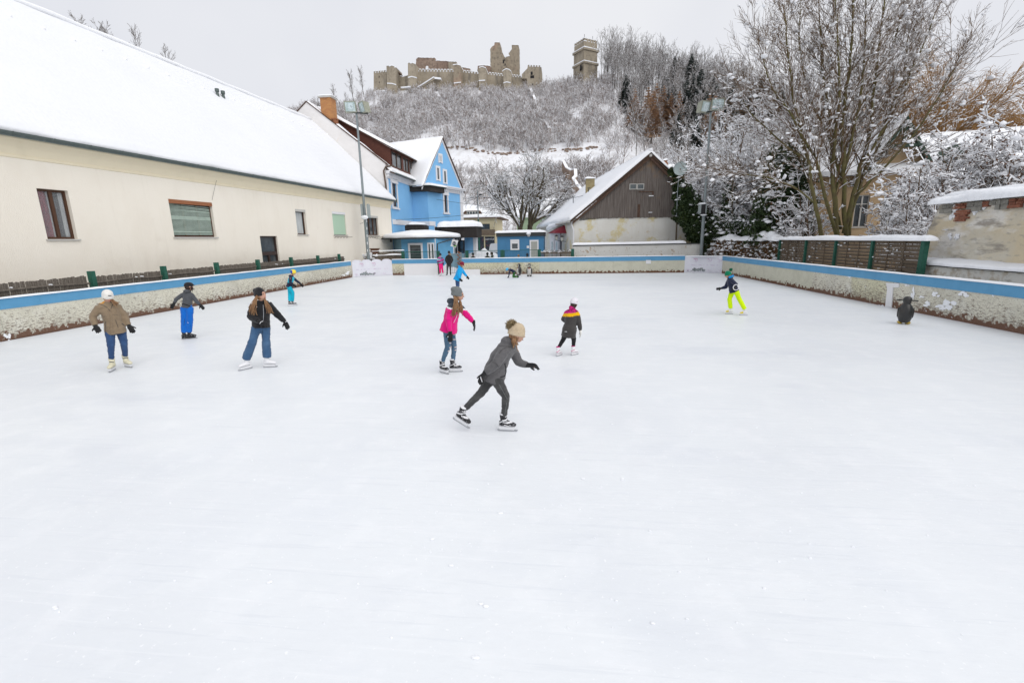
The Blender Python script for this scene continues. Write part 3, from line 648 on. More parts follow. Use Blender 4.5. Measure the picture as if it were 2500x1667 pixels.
# front facade wall with window, hole by pixel
Wb = rect(fA, (926, 462), (938, 500)) if False else None
wb = []
r1 = rect(fA, (956, 457), (971, 515)); r1 = (r1[0], r1[1], 5.65, 7.75)
fB = Frame((-14.2, 49.0), (-12.0, 55.6))              # right block front, turned a little towards us
uB0 = 0; r2 = rect(fB, (1084, 491), (1092, 529))
mb = MB(); wall_holes(mb, fA, 0, fA.L, 0, EB - .5, [r1], .2); mb.build('wall', M['blue_wall'], root=bh)
fS = Frame((bx, 49.0), (-14.2, 49.0))                 # the step between them, faces the camera
mb = MB(); mb.fbox(fS, 0, fS.L, 0, 7.9, -6, 0); mb.build('bay_wall', M['blue_wall'], root=bh)
mb = MB(); r2 = (r2[0], r2[0] + .62, 5.55, 7.35); wall_holes(mb, fB, 0, fB.L, 0, 8.35, [r2], .2)
mb.poly([fB.P(fB.L, 0), fB.P(fB.L, 0, -8), fB.P(fB.L, 8.35, -8), fB.P(fB.L, 8.35)])
mb.build('wall', M['blue_wall'], root=bh)
# gable over the right block
ga = fB.uz(1073, 334); gl = fB.uz(1032, 447); gr = fB.uz(1115, 461)
gL, gR, gT = gl[0], max(gr[0], fB.L + .1), ga[1]
gc = (gL + gR) / 2
mb = MB(); gq = [(gL, 8.3), (gR, 8.3), (gc, gT)]
mb.prism([fB.P(u, z, .0) for u, z in gq], np.array([*(fB.n * -.4), 0])); mb.build('gable', M['blue_wall'], root=bh)
mb = MB()
for s_, (ua, ub) in enumerate(((gL - .25, gc), (gR + .25, gc))):
    for d0, d1, o in ((.0, .06, -.42), (.05, .2, -.06)):
        za, zb_ = 8.3 - .25 * (gT - 8.3) / (gc - gL), gT
        mb.hexa([fB.P(ua, za + o, d1), fB.P(ub, zb_ + o, d1), fB.P(ub, zb_ + o, d0), fB.P(ua, za + o, d0), fB.P(ua, za + o + .36 if o < -.1 else za + .02, d1), fB.P(ub, zb_ + o + .36 if o < -.1 else zb_ + .02, d1), fB.P(ub, zb_ + o + .36 if o < -.1 else zb_ + .02, d0), fB.P(ua, za + o + .36 if o < -.1 else za + .02, d0)], 0 if o < -.1 else 1)
mb.build('bargeboard', [M['trim'], M['eave_brown']], root=bh)
for tl, br in (((1071, 378), (1078, 397)), ((1065, 408), (1071, 440)), ((1082, 416), (1088, 448))):
    q = rect(fB, tl, br, .02); w_ = (q[0], q[0] + (.5 if tl[1] < 400 else .52), q[2], q[3])
    window(bh, fB, (w_[0], w_[1], w_[2], w_[3]), depth=-.05, frame='trim', fw=.07, mull=1 if tl[1] < 400 else 0, sill=True, sillmat='trim')
    mb = MB(); a_, b_, c_, e_ = w_
    for r_ in ((a_ - .14, a_, c_ - .1, e_ + .14), (b_, b_ + .14, c_ - .1, e_ + .14), (a_, b_, e_, e_ + .14)): mb.fbox(fB, *r_, .0, .09)
    mb.build('surround', M['trim'], root=bh)
# tall windows with ornate heads
for fr, r in ((fA, r1), (fB, r2)):
    w = window(bh, fr, r, depth=.13, mull=1, rows=(.68,), sillmat='trim'); a_, b_, c_, e_ = r; mb = MB()
    mb.fbox(fr, a_ - .22, a_, c_ - .1, e_, 0, .07); mb.fbox(fr, b_, b_ + .22, c_ - .1, e_, 0, .07); mb.fbox(fr, a_ - .3, b_ + .3, e_, e_ + .16, 0, .14)
    mb.fbox(fr, a_ - .34, b_ + .34, c_ - .22, c_ - .08, 0, .14); cc = (a_ + b_) / 2
    mb.prism([fr.P(u, z, .0) for u, z in ((a_ - .3, e_ + .16), (b_ + .3, e_ + .16), (b_ + .26, e_ + .6), (cc + .32, e_ + .66), (cc + .22, e_ + .92), (cc + .1, e_ + .95), (cc, e_ + 1.08), (cc - .1, e_ + .95), (cc - .22, e_ + .92), (cc - .32, e_ + .66), (a_ - .26, e_ + .6))], np.array([*(fr.n * .09), 0]))
    mb.build('window_head', M['trim'], root=bh)
    mb = MB(); mb.fbox(fr, cc - .24, cc - .08, e_ + .34, e_ + .5, .09, .1); mb.fbox(fr, cc + .08, cc + .24, e_ + .34, e_ + .5, .09, .1); mb.build('blue_inset', M['blue_wall'], root=bh)
# cornices with brackets, bands
def cornice(fr, u0, u1, z, h=.62):
    mb = MB(); mb.fbox(fr, u0, u1, z - h, z - h + .1, 0, .1); mb.fbox(fr, u0, u1, z - .26, z - .12, 0, .34); mb.fbox(fr, u0, u1, z - .12, z, 0, .44)
    u = u0 + .12
    while u < u1 - .15: mb.fbox(fr, u, u + .17, z - h + .1, z - .26, .003, .24); u += .42
    mb.build('cornice', M['trim'], root=bh)
cornice(fA, 0, fA.L - .1, EB - .2); cornice(fB, -.2, fB.L + .25, 8.3)
mb = MB(); mb.fbox(fA, 0.02, fA.L, 4.05, 4.5, .0, .06); mb.fbox(fS, .06, fS.L + .06, 4.05, 4.5, .0, .06); mb.fbox(fB, 0, 1.1, 4.05, 4.5, .0, .06)
mb.fbox(fA, .0, .42, 4.5, EB - .9, .0, .05); mb.fbox(fB, fB.L - .55, fB.L + .05, 0, 7.7, .0, .07); mb.fbox(fB, .9, 1.1, 0, 4.05, .0, .06)
mb.build('white_band', M['trim'], root=bh)
# brown downpipe on the party wall edge
mb = MB(); mb.tube([(bx + .1, y0 - .12, 5.6), (bx - .12, y0 - .12, 8.6), (bx + .1, y0 - .1, 8.95), (bx + .7, y0 + .25, 9.05)], .07, 7); mb.build('downpipe', M['brown_pipe'], root=bh)
mb = MB(); mb.tube([(bx + .22, y0 + .1, 0), (bx + .22, y0 + .1, 5.4), (bx + .4, y0 - .3, 5.75)], .065, 7); mb.build('downpipe', M['blue_wall'], root=bh)
# main roof: slope rising from the left facade to the ridge, snow on it
RZ = ph
mb = MB(); ex = bx + .5; ez = Rt[2] - (ex - Rt[0]) * slope - .12
for yy0, yy1 in ((y0 + .02, 56.0),):
    mb.hexa([(ex, yy0, ez - .12), (ex, yy1, ez - .12), (pxk, yy1, RZ - .12), (pxk, yy0, RZ - .12), (ex, yy0, ez), (ex, yy1, ez), (pxk, yy1, RZ), (pxk, yy0, RZ)])
    mb.hexa([(pxk, yy0, RZ - .12), (pxk, yy1, RZ - .12), (pxk - 7, yy1, RZ - .12 - 7 * slope), (pxk - 7, yy0, RZ - .12 - 7 * slope), (pxk, yy0, RZ), (pxk, yy1, RZ), (pxk - 7, yy1, RZ - 7 * slope), (pxk - 7, yy0, RZ - 7 * slope)])
roofb = mb.build('roof', M['eave_brown'], root=bh)
mb = MB(); mb.snow((ex, y0 + .05, ez + .01), (ex, y0 + 1.2, ez + .01), (pxk, y0 + 1.2, RZ + .01), (pxk, y0 + .05, RZ + .01), .2, nu=4, nv=16, amp=.3, edge=.12)
mb.snow((ex + .02, y0 + .9, ez + .01), (ex + .02, 49, ez + .01), (ex - .7, 49, ez + .7 * slope), (ex - .7, y0 + .9, ez + .7 * slope), .14, nu=14, nv=4, amp=.3, edge=.1)
mb.build('snow_cover', M['roof_snow'], parent=roofb, root=bh, smooth=True)
mb = MB(); gp = [(ex + .08 + .09 * math.cos(math.pi * k / 6), ez - .02 - .09 * math.sin(math.pi * k / 6)) for k in range(7)]
mb.prism([(x, y0 + .9, z) for x, z in gp], (0, 6.5, 0)); mb.build('gutter', M['gutter'], root=bh)
# long shed dormer: brown side wall + strip of windows facing the rink + snow roof
yd0, yd1 = y0 + 1.25, 49.3
def slz(x): return Rt[2] - .1 - (x - Rt[0]) * slope
dxf = bx - .15                                          # dormer front plane
tr = gx(1004, 393, dxf); tl = gx(952, 357, dxf)
zft = float((tl[2] + tr[2]) / 2); 
yq = float(gx(954, 372, dxf)[1]); yd0 = yq; yd1 = float(gx(1020, 420, dxf)[1])
ztop = float(gx(954, 362, dxf)[2])
bk = gy(838, 300, yd0)
mb = MB()
side = [(dxf, yd0, slz(dxf)), (dxf, yd0, ztop), (pxk + .4, yd0, float(RZ - .25)), (pxk + .4, yd0, slz(pxk + .4))]
mb.prism(side, (0, .15, 0)); mb.build('dormer_side', M['brown_shingle'], root=bh)
fD = Frame((dxf, yd0), (dxf, yd1)); zs0 = slz(dxf) + .1
mb = MB(); nwin = 4; hw = []
us_ = [.35, 2.0, 2.35, 4.0]
segs = [(fD.L * .03, fD.L * .36), (fD.L * .42, fD.L * .63), (fD.L * .65, fD.L * .84)]
holes = [(a, b, zs0 + .12, ztop - .18) for a, b in segs]
wall_holes(mb, fD, 0, fD.L, zs0 - .3, ztop, holes, .1); mb.poly([fD.P(fD.L, zs0 - .3), fD.P(fD.L, zs0 - .3, -3.5), fD.P(fD.L, ztop, -3.5), fD.P(fD.L, ztop)]); mb.build('dormer_front', M['brown_shingle'], root=bh)
for hq in holes: window(bh, fD, hq, depth=.05, mull=1, sill=False, fw=.07)
mb = MB(); oh = .45
q = [(dxf + oh, yd0 - .35, ztop - .02 - .1), (dxf + oh, yd1 + .9, ztop - .12), (pxk, yd1 + .9, RZ + .02), (pxk, yd0 - .35, RZ + .02)]
mb.hexa([np.array(p) - [0, 0, .1] for p in q] + [np.array(p) for p in q]); dro = mb.build('dormer_roof', M['eave_brown'], root=bh)
mb = MB(); mb.snow(q[0], q[1], q[2], q[3], .22, nu=14, nv=12, amp=.25, edge=.15); mb.build('snow_cover', M['roof_snow'], parent=dro, root=bh, smooth=True)
# roof behind the right gable
mb = MB()
for ua in (gL - .3, gR + .3):
    za = 8.3 - .3 * (gT - 8.3) / (gc - gL)
    mb.hexa([fB.P(ua, za - .1, .12), fB.P(gc, gT - .1 + .02, .12), fB.P(gc, gT - .08, -7.5), fB.P(ua, za - .1, -7.5), fB.P(ua, za + .02, .12), fB.P(gc, gT + .03, .12), fB.P(gc, gT + .03, -7.5), fB.P(ua, za + .02, -7.5)])
gr_ = mb.build('gable_roof', M['eave_brown'], root=bh)
mb = MB(); za = 8.3 - .3 * (gT - 8.3) / (gc - gL)
mb.snow(fB.P(gL - .3, za + .03, .16), fB.P(gc, gT + .05, .16), fB.P(gc, gT + .05, -7.5), fB.P(gL - .3, za + .03, -7.5), .16, nu=12, nv=12, amp=.3, edge=.12)
mb.snow(fB.P(gR + .3, za + .03, .1), fB.P(gc, gT + .05, .16), fB.P(gc, gT + .05, -7.5), fB.P(gR + .3, za + .03, -7.5), .1, nu=12, nv=12, amp=.3, edge=.12)
mb.build('snow_cover', M['roof_snow'], parent=gr_, root=bh, smooth=True)
# bay roof: black fascia with corrugated snowy sheet
mb = MB(); e1 = fA.P(5.9, 0, .0)
z1_ = 8.05
base = [(bx, 48.3), (-13.75, 48.3), (-12.85, 50.8), (-13.6, 51.6), (-15.5, 51.6), (bx, 49)]
mb.prism([(x, y, 7.45) for x, y in base], (0, 0, .5)); mb.build('bay_fascia', M['canopy'], root=bh)
mb = MB(); tp = [(bx - .1, 48.1), (-13.6, 48.1), (-12.6, 50.9), (-13.2, 52.3), (-15.9, 52.3)]
mb.prism([(x, y, 7.96) for x, y in tp], (0, 0, .05)); bro = mb.build('bay_roof', M['gutter'], root=bh)
mb = MB(); mb.snow((bx - .2, 48.3, 8.02), (-13.7, 48.3, 8.02), (-14.6, 52.3, 8.75), (-16.1, 52.3, 8.75), .16, nu=10, nv=8, amp=.35, edge=.1)
mb.snow((-13.72, 48.3, 8.02), (-12.6, 51.0, 8.0), (-13.9, 52.3, 8.5), (-14.6, 52.3, 8.75), .13, nu=6, nv=8, amp=.35, edge=.1)
for k in range(12): mb.ball((bx + .1 + k * .175, 48.27, 8.03), (.06, .09, .06), k=6, m=4)
mb.build('snow_cover', M['roof_snow'], parent=bro, root=bh, smooth=True)
# chimneys on the party wall
cb_ = gy(792, 300, y0 + .35)
mb = MB(); a_ = gy(782, 245, y0 + .1)[0]; b_ = gy(808, 245, y0 + .1)[0]; zt_ = gy(795, 238, y0)[2]
mb.box(a_, b_, y0 + .05, y0 + 1.0, slz(b_) - .8, zt_); ch = mb.build('chimney', M['chimney_orange'], root=bh)
mb = MB(); mb.box(a_ - .14, b_ + .14, y0 - .08, y0 + 1.14, zt_, zt_ + .12); mb.build('chimney_cap', M['sill'], parent=ch, root=bh)
mb = MB(); mb.snow((a_ - .14, y0 - .08, zt_ + .12), (b_ + .14, y0 - .08, zt_ + .12), (b_ + .14, y0 + 1.14, zt_ + .12), (a_ - .14, y0 + 1.14, zt_ + .12), .12, nu=4, nv=4, edge=.1); mb.build('snow_cap', M['snow'], parent=ch, root=bh, smooth=True)
a_ = gy(811, 300, y0 + .1)[0]; b_ = gy(821, 300, y0 + .1)[0]; zt_ = gy(815, 291, y0)[2]
mb = MB(); mb.box(a_, b_, y0 + .05, y0 + .5, slz(b_) - .5, zt_); ch = mb.build('chimney', M['redbox'], root=bh)
mb = MB(); mb.box(a_ - .05, b_ + .05, y0, y0 + .55, zt_, zt_ + .08); mb.build('chimney_cap', M['redbox'], parent=ch, root=bh)
# small black hood over the extension
p0_ = gy(989, 563, 44); p1_ = gy(1036, 563, 44)
mb = MB(); mb.prism([gy(989, 563, 44.0), gy(1036, 563, 44.0), gy(1036, 552, 44.0), gy(1030, 548.5, 44.0), gy(993, 548.5, 44.0), gy(988, 552, 44.0)], (0, 1.5, 0)); mb.build('roof_hood', M['canopy'], root=bh)
mb = MB(); a = gy(998, 548, 43.9); b = gy(1029, 548, 43.9); mb.snow(a, b, b + [0, 1.3, .1], a + [0, 1.3, .1], .22, nu=5, nv=4, amp=.8, edge=.2); mb.build('snow_cap', M['snow'], root=bh, smooth=True)

# ---- blue boarded hut in front of it
yh = 39.6
hA = Frame(gy(980, 600, yh)[:2], gy(1064, 600, yh)[:2]); hut = thing('blue_hut', 'low blue boarded hut with thick snow roof, joined to the tall blue house', 'hut', (*hA.P(hA.L / 2, 0)[:2], 0))
hz = 2.66
ra = rect(hA, (996, 594), (1034, 640)); ra = (ra[0], ra[1], .6, ra[3]); rb = rect(hA, (1043, 593), (1064, 640)); rb = (rb[0], rb[1] - .05, .9, rb[3])
mb = MB(); wall_holes(mb, hA, 0, hA.L, 0, hz, [ra, rb], .12)
hB = Frame(hA.P(hA.L, 0)[:2], (hA.P(hA.L, 0)[0] + 1.0, hA.P(hA.L, 0)[1] + 2.6)); 
mb.poly([hB.P(0, 0), hB.P(hB.L, 0), hB.P(hB.L, hz), hB.P(0, hz)]); mb.build('wall', M['blue_board'], root=hut)
mb = MB(); hC = Frame((hA.P(0, 0)[0] - 1.35, 41.4), hA.P(0, 0)[:2]); mb.poly([hC.P(0, 0), hC.P(hC.L, 0), hC.P(hC.L, hz), hC.P(0, hz)]); mb.build('side_wall', M['pale_blue'], root=hut)
mb = MB(); mb.fbox(hB, hB.L - .22, hB.L + .02, 0, hz, 0, .06); mb.fbox(hA, hA.L - .06, hA.L, 0, hz, 0, .04); mb.build('corner_post', M['trim'], root=hut)
for rr, ml in ((ra, 0), (rb, 1)):
    w = window(hut, hA, rr, frame='trim', fw=.16 if ml == 0 else .1, mull=ml, depth=-.02, sill=False)
mb = MB()
for k in range(4): mb.fbox(hA, ra[0] + .2, ra[1] - .2, 1.2 + k * .22, 1.225 + k * .22, .04, .05)
mb.build('window_bars', M['galv'], root=hut)
ro = [(-15.7, 39.2), tuple(gy(1008, 583, 37.9)[:2]), tuple(gy(1104, 583, 41.0)[:2]), (-9.5, 43.5), (-15.7, 43.5)]
mb = MB(); mb.prism([(x, y, hz) for x, y in ro], (0, 0, .12)); hr = mb.build('roof', M['darkmetal'], root=hut)
mb = MB(); cx_, cy_ = -12.8, 41.3
nn = len(ro); 
rings = []
for sc_, zz in ((1.0, .12), (1.015, .2), (1.01, .33), (.985, .42), (.94, .47), (.75, .56), (.5, .68), (.25, .78)):
    ring = []
    for i in range(nn):
        a, b = np.array(ro[i]), np.array(ro[(i + 1) % nn])
        for t in np.linspace(0, 1, 9)[:-1]:
            p = a * (1 - t) + b * t; 
            # soften the corners
            rr_ = .93 + .07 * math.sin(math.pi * t) ** .5 if True else 1
            q = np.array([cx_, cy_]) + (p - [cx_, cy_]) * sc_ * rr_
            w_ = mnoise.noise(Vector((q[0], q[1], zz))) * .04
            ring.append(mb.vert((q[0], q[1], hz + zz + w_)))
    rings.append(ring)
for i in range(len(rings) - 1):
    for j in range(len(rings[0])): mb.face([rings[i][j], rings[i][(j + 1) % len(rings[0])], rings[i + 1][(j + 1) % len(rings[0])], rings[i + 1][j]])
mb.face(rings[-1]); mb.build('snow_cover', M['roof_snow'], parent=hr, root=hut, smooth=True)
mb = MB(); mb.tube([gy(1101, 585, 40), gy(1068, 595, 39.5), gy(1068, 640, 39.5)], .055, 6); mb.build('downpipe', M['darkmetal'], root=hut)
mb = MB(); c = gy(953, 586, 40.3); mb.tube([c, c + [.12, -.2, -.12]], [.05, .08], 8); mb.build('spotlight', M['black'], root=hut)

# ---- black canopy over the entrance
yc = 43.6
cn = thing('entrance_canopy', 'black boarded canopy with a thick roll of snow above the glass entrance door', 'canopy', (*gy(1115, 600, yc)[:2], 0))
fc = Frame(gy(1078, 565, yc)[:2], gy(1164, 565, yc)[:2])
mb = MB(); mb.fbox(fc, 0, fc.L, 2.72, 3.72, -2.6, 0); mb.build('fascia', M['canopy'], root=cn)
mb = MB(); a_ = Frame(gy(1062, 565, yc + 1.5)[:2], gy(1079, 565, yc)[:2]); mb.fbox(a_, 0, a_.L, 2.8, 3.8, -.2, 0); mb.build('side_panel', M['canopy'], root=cn)
mb = MB(); mb.snow(fc.P(-.35, 3.72, .1), fc.P(fc.L + .05, 3.72, .1), fc.P(fc.L + .05, 3.72, -2.6), fc.P(-.35, 3.72, -2.6), .55, nu=16, nv=5, amp=.12, edge=.32); mb.build('snow_cover', M['snow'], root=cn, smooth=True)
fe = Frame(gy(1098, 600, 45.2)[:2], gy(1142, 600, 45.2)[:2])
mb = MB(); mb.fbox(fe, .15, fe.L * .62, 0, 3.2, -.3, -.1, 0); mb.build('dark_entrance', M['door_brown'], root=cn)
window(cn, fe, (.25, 1.0, .2, 2.9), frame='trim', pane='glass', mull=2, depth=-.02, sill=False)
fe2 = Frame(gy(1122, 600, 44.6)[:2], gy(1134, 600, 43.9)[:2])
window(cn, fe2, (0, fe2.L, .2, 2.5), frame='canopy', pane='glass', mull=0, rows=(.3, .62), depth=-.03, sill=False, name='glass_door', fw=.1)
mb = MB(); fe3 = Frame(gy(1134, 600, 45.3)[:2], gy(1156, 600, 45.3)[:2]); mb.fbox(fe3, 0, fe3.L, 0, 2.8, -1, 0, 0); mb.fbox(fe3, fe3.L - .02, fe3.L + .25, 0, 2.8, -1, .04, 1); mb.build('blue_wall', [M['blue_wall'], M['trim']], root=cn)

# flag sign with round emblem
fg = thing('flag_sign', 'white flag sign with a round dark emblem over green, leaning beside the entrance', 'sign', gy(1110, 650, 36.5))
fp = Frame(gy(1090, 600, 36.5)[:2], gy(1130, 600, 36.5)[:2])
mb = MB(); mb.tube([gy(1111, 640, 36.5), gy(1110, 604, 36.5)], .04, 6); mb.build('pole', M['galv'], root=fg)
q = [gy(*p, 36.5) for p in ((1104, 585), (1119, 587), (1113, 605), (1100, 601))]
mb = MB(); mb.prism(q, (0, .03, 0)); mb.build('panel', M['gate_white'], root=fg)
mb = MB(); cc = gy(1108.8, 594.5, 36.46); n = 20; rr_ = .15
mb.poly([cc + [rr_ * math.cos(2 * math.pi * i / n), 0, rr_ * math.sin(2 * math.pi * i / n)] for i in range(n)]); mb.build('emblem', M['navy_print'], root=fg)
mb = MB()
for i, (x0, segs_) in enumerate(((-.13, ((0, -.06, .02, .12), (0, -.07, .07, .02), (0, .05, .07, .02), (.05, -.07, .02, .06))), (-.035, ((0, -.06, .02, .12), (0, -.07, .07, .02))), (.05, ((0, -.07, .07, .02), (0, -.01, .07, .02), (0, .05, .07, .02), (0, -.01, .02, .08), (.05, -.07, .02, .08))))):
    for (dx, dz_, w_, h_) in segs_: c = cc + [x0 + dx, -.01, dz_ + .01]; mb.box(c[0], c[0] + w_, c[1] - .006, c[1], c[2], c[2] + h_)
mb.build('letters', M['whitetext'], root=fg)
mb = MB(); c = cc + [.02, -.014, -.19]; mb.prism([c + [-.12, 0, -.04], c + [.13, 0, -.05], c + [.16, 0, .05], c + [-.03, 0, .03]], (0, -.004, 0)); mb.build('green_patch', M['green_print'], root=fg)

# ================================================================== SHOP BUILDING far behind
ysb = 74
sh = thing('shop_building', 'cream shop building with snowy hipped roof and dark shop windows, beyond the rink entrance', 'building', (*gy(1150, 600, ysb)[:2], 0))
fs = Frame(gy(1100, 570, ysb)[:2], gy(1209, 570, ysb)[:2])
wA = rect(fs, (1166, 547), (1196, 560)); s1 = rect(fs, (1150, 578), (1182, 603)); s2 = rect(fs, (1184, 578), (1208, 603)); s1 = (s1[0], s1[1], .5, s1[3]); s2 = (s2[0], s2[1], .5, s2[3])
mb = MB(); wall_holes(mb, fs, 0, fs.L, 0, 5.75, [wA, s1, s2], .2)
mb.poly([fs.P(fs.L, 0), fs.P(fs.L, 0, -9), fs.P(fs.L, 5.75, -9), fs.P(fs.L, 5.75)]); mb.build('wall', M['creamshop'], root=sh)
window(sh, fs, wA, mull=2, fw=.1, frame='darkmetal', depth=.08)
for s_, wt in ((s1, None), (s2, 'service')):
    window(sh, fs, s_, mull=0 if wt else 1, fw=.08, frame='darkmetal', pane='shopglass', depth=.05, sill=False, name='shop_window')
def text(root, s, pos, size, fr, mat, depth=.01, name='lettering'):
    cu = bpy.data.curves.new(name, 'FONT'); cu.body = s; cu.size = size; cu.extrude = depth; cu.align_x = 'CENTER'
    to = bpy.data.objects.new(name, cu); COL.objects.link(to)
    to.matrix_world = Matrix(((fr.u[0], 0, fr.n[0], pos[0]), (fr.u[1], 0, fr.n[1], pos[1]), (0, 1, 0, pos[2]), (0, 0, 0, 1)))
    bpy.context.view_layer.update()
    me = bpy.data.meshes.new_from_object(to.evaluated_get(bpy.context.evaluated_depsgraph_get()))
    me.transform(to.matrix_world); me.transform(Matrix.Translation(-Vector(root['_o']))); me.materials.clear(); me.materials.append(mat)
    bpy.data.objects.remove(to); o = bpy.data.objects.new(name, me); COL.objects.link(o); o.parent = root; return o
text(sh, 'service', fs.P((s2[0] + s2[1]) / 2, s2[3] - .52, .02), .52, fs, M['whitetext'])
text(sh, 'auto', fs.P(s1[0] + .75, s1[3] - .52, .02), .5, fs, M['whitetext'])
bz = fs.uz(1190, 573)[1]; mb = MB(); mb.fbox(fs, fs.uz(1155, 570)[0], fs.L, bz - .1, bz + .75, .0, .9); mb.build('balcony', M['slatwood'], root=sh)
mb = MB(); ev = .6
zr = 5.75; top = gy(1147, 499, ysb + 5); c0 = fs.P(-ev, zr, ev); c1 = fs.P(fs.L + ev + .4, zr, ev); c2 = fs.P(fs.L + ev + .4, zr, -10); c3 = fs.P(-ev, zr, -10)
r0, r1_ = tuple(top + [-.6, 0, 0]), tuple(top + [.6, 0, 0])
mb.prism([c0, c1, c2, c3], (0, 0, .15)); rfs = mb.build('roof', M['eave_brown'], root=sh)
mb = MB(); th_ = .35; u = lambda p, k: (p[0], p[1], p[2] + k)
mb.poly([u(c0, .15), u(c1, .15), u(c1, th_), u(c0, th_)]); mb.poly([u(c1, .15), u(c2, .15), u(c2, th_), u(c1, th_)]); mb.poly([u(c0, th_), u(c1, th_), r1_, r0]); mb.poly([u(c1, th_), u(c2, th_), r1_]); mb.poly([u(c3, th_), u(c0, th_), r0]); mb.poly([u(c2, th_), u(c3, th_), r0, r1_])
mb.build('snow_cover', M['roof_snow'], parent=rfs, root=sh)
dl, drr = fs.uz(1124, 527)[0], fs.uz(1180, 527)[0]; zl, zh = fs.uz(1150, 526)[1], fs.uz(1150, 514)[1]
mb = MB(); mb.prism([fs.P(dl, zl, -.3), fs.P(drr, zl, -.3), fs.P(drr - .7, zh, -.3), fs.P(dl + .7, zh, -.3)], np.array([*(fs.n * -3), 0])); mb.build('dormer', M['eave_brown'], root=sh)
window(sh, fs, (dl + 1.0, drr - .9, zl + .15, zh - .1), mull=3, frame='sill', depth=.25, fw=.07, sill=False)

# pale green house behind the bare tree
gh = thing('green_house', 'pale green house with snowy roof, half hidden behind the bare linden tree', 'house', (*gy(1300, 560, 70)[:2], 0))
fg_ = Frame(gy(1262, 560, 70)[:2], gy(1352, 560, 70)[:2])
gw = rect(fg_, (1291, 542), (1300, 556)); mb = MB(); wall_holes(mb, fg_, 0, fg_.L, 0, fg_.uz(1300, 531)[1], [gw], .15); mb.build('wall', M['greenhouse_wall'], root=gh)
window(gh, fg_, gw, frame='trim', depth=.05)
ze = fg_.uz(1300, 531)[1]; mb = MB(); mb.hexa([fg_.P(-.4, ze, .4), fg_.P(fg_.L + .4, ze, .4), fg_.P(fg_.L + .4, ze + 2.6, -4), fg_.P(-.4, ze + 2.6, -4), fg_.P(-.4, ze + .35, .4), fg_.P(fg_.L + .4, ze + .35, .4), fg_.P(fg_.L + .4, ze + 2.95, -4), fg_.P(-.4, ze + 2.95, -4)]); mb.build('roof_snow', M['roof_snow'], root=gh)

# ================================================================== BLUE CONTAINER
yk = 39.0
ct = thing('site_container', 'mid blue office container with white window and grey door behind the rink', 'container', (*gy(1270, 600, yk)[:2], 0))
fk = Frame(gy(1214, 600, yk)[:2], gy(1327, 600, yk)[:2]); kz = 3.02
kw = rect(fk, (1246, 585), (1268, 611)); kd = rect(fk, (1293, 586), (1315, 640)); kd = (kd[0], kd[1], .25, kd[3])
mb = MB(); wall_holes(mb, fk, 0, fk.L, 0.1, kz - .3, [kw, kd], .08); mb.fbox(fk, 0, fk.L, .1, kz - .3, -3, -.1)
for u_ in (.12, fk.L * .2, fk.L * .49, fk.L * .92): mb.fbox(fk, u_ - .03, u_ + .03, .1, kz - .3, 0.0, .012)
mb.fbox(fk, 0, fk.L, kz - .42, kz - .3, 0, .04); mb.build('wall', M['container'], root=ct)
mb = MB(); mb.fbox(fk, -.05, fk.L + .05, kz - .3, kz, -3.1, .14); mb.build('roof_edge', M['darkmetal'], root=ct)
mb = MB(); mb.snow(fk.P(-.1, kz, .18), fk.P(fk.L + .1, kz, .18), fk.P(fk.L + .1, kz, -3.1), fk.P(-.1, kz, -3.1), .2, nu=14, nv=4, amp=.3, edge=.12); mb.build('snow_cover', M['snow'], root=ct, smooth=True)
w = window(ct, fk, kw, frame='trim', fw=.13, depth=-.01, mull=0, sill=False); mb = MB(); mb.fbox(fk, kw[0] + .12, kw[1] - .12, kw[2] + (kw[3] - kw[2]) * .62, kw[3] - .12, 0, .035); mb.build('blind', M['trim'], parent=w, root=ct)
mb = MB(); mb.fbox(fk, kd[0], kd[1], .25, kd[3], -.05, .02, 0); mb.fbox(fk, kd[0] + .12, kd[1] - .1, .35, kd[3] - .13, .02, .03, 1); mb.build('door', [M['trim'], pm('grey_door', (.36, .37, .34), rough=.6)], root=ct)
mb = MB(); p = fk.uz(1291, 574); mb.tube([fk.P(p[0], p[1] - .12, .1), fk.P(p[0], p[1] + .05, .12)], [.09, .16], 10); mb.build('wall_lamp', M['sill'], root=ct)
mb = MB(); mb.ball(fk.P(p[0], p[1] + .12, .14), (.2, .18, .13)); mb.build('snow_cap', M['snow'], root=ct, smooth=True)
for (a, b) in (((1316, 575), (1322, 580)), ((1286, 600), (1292, 606))):
    mb = MB(); q = rect(fk, a, b); mb.fbox(fk, *q, .0, .02); mb.build('notice', M['gate_white'], root=ct)

# ================================================================== BARN
bA = np.array(gy(1400, 533, 37.2)[:2]); bdir = np.array([math.cos(R(9.3)), math.sin(R(9.3))])
fb = Frame(bA, bA + bdir * 10); BU = lambda px, py, d=0: fb.uz(px, py, d)
bn = thing('barn', 'old barn with grey vertical boards in the gable, snowy roof and stained white wall', 'barn', (*fb.P(5, 0)[:2], 0))
ub = BU(1709, 600)[0]; uw = BU(1660, 532)[0]; zw = BU(1500, 532)[1]; ap = BU(1584.5, 379)
mb = MB(); mb.fbox(fb, 0, ub, 0, zw, -24, 0); mb.fbox(fb, -.02, .45, 0, zw, -1, .05)
bx_ = BU(1553, 560)[0]; mb.fbox(fb, bx_ - .03, bx_ + .05, 1.9, zw, 0, .03); mb.build('wall', M['barn_white'], root=bn)
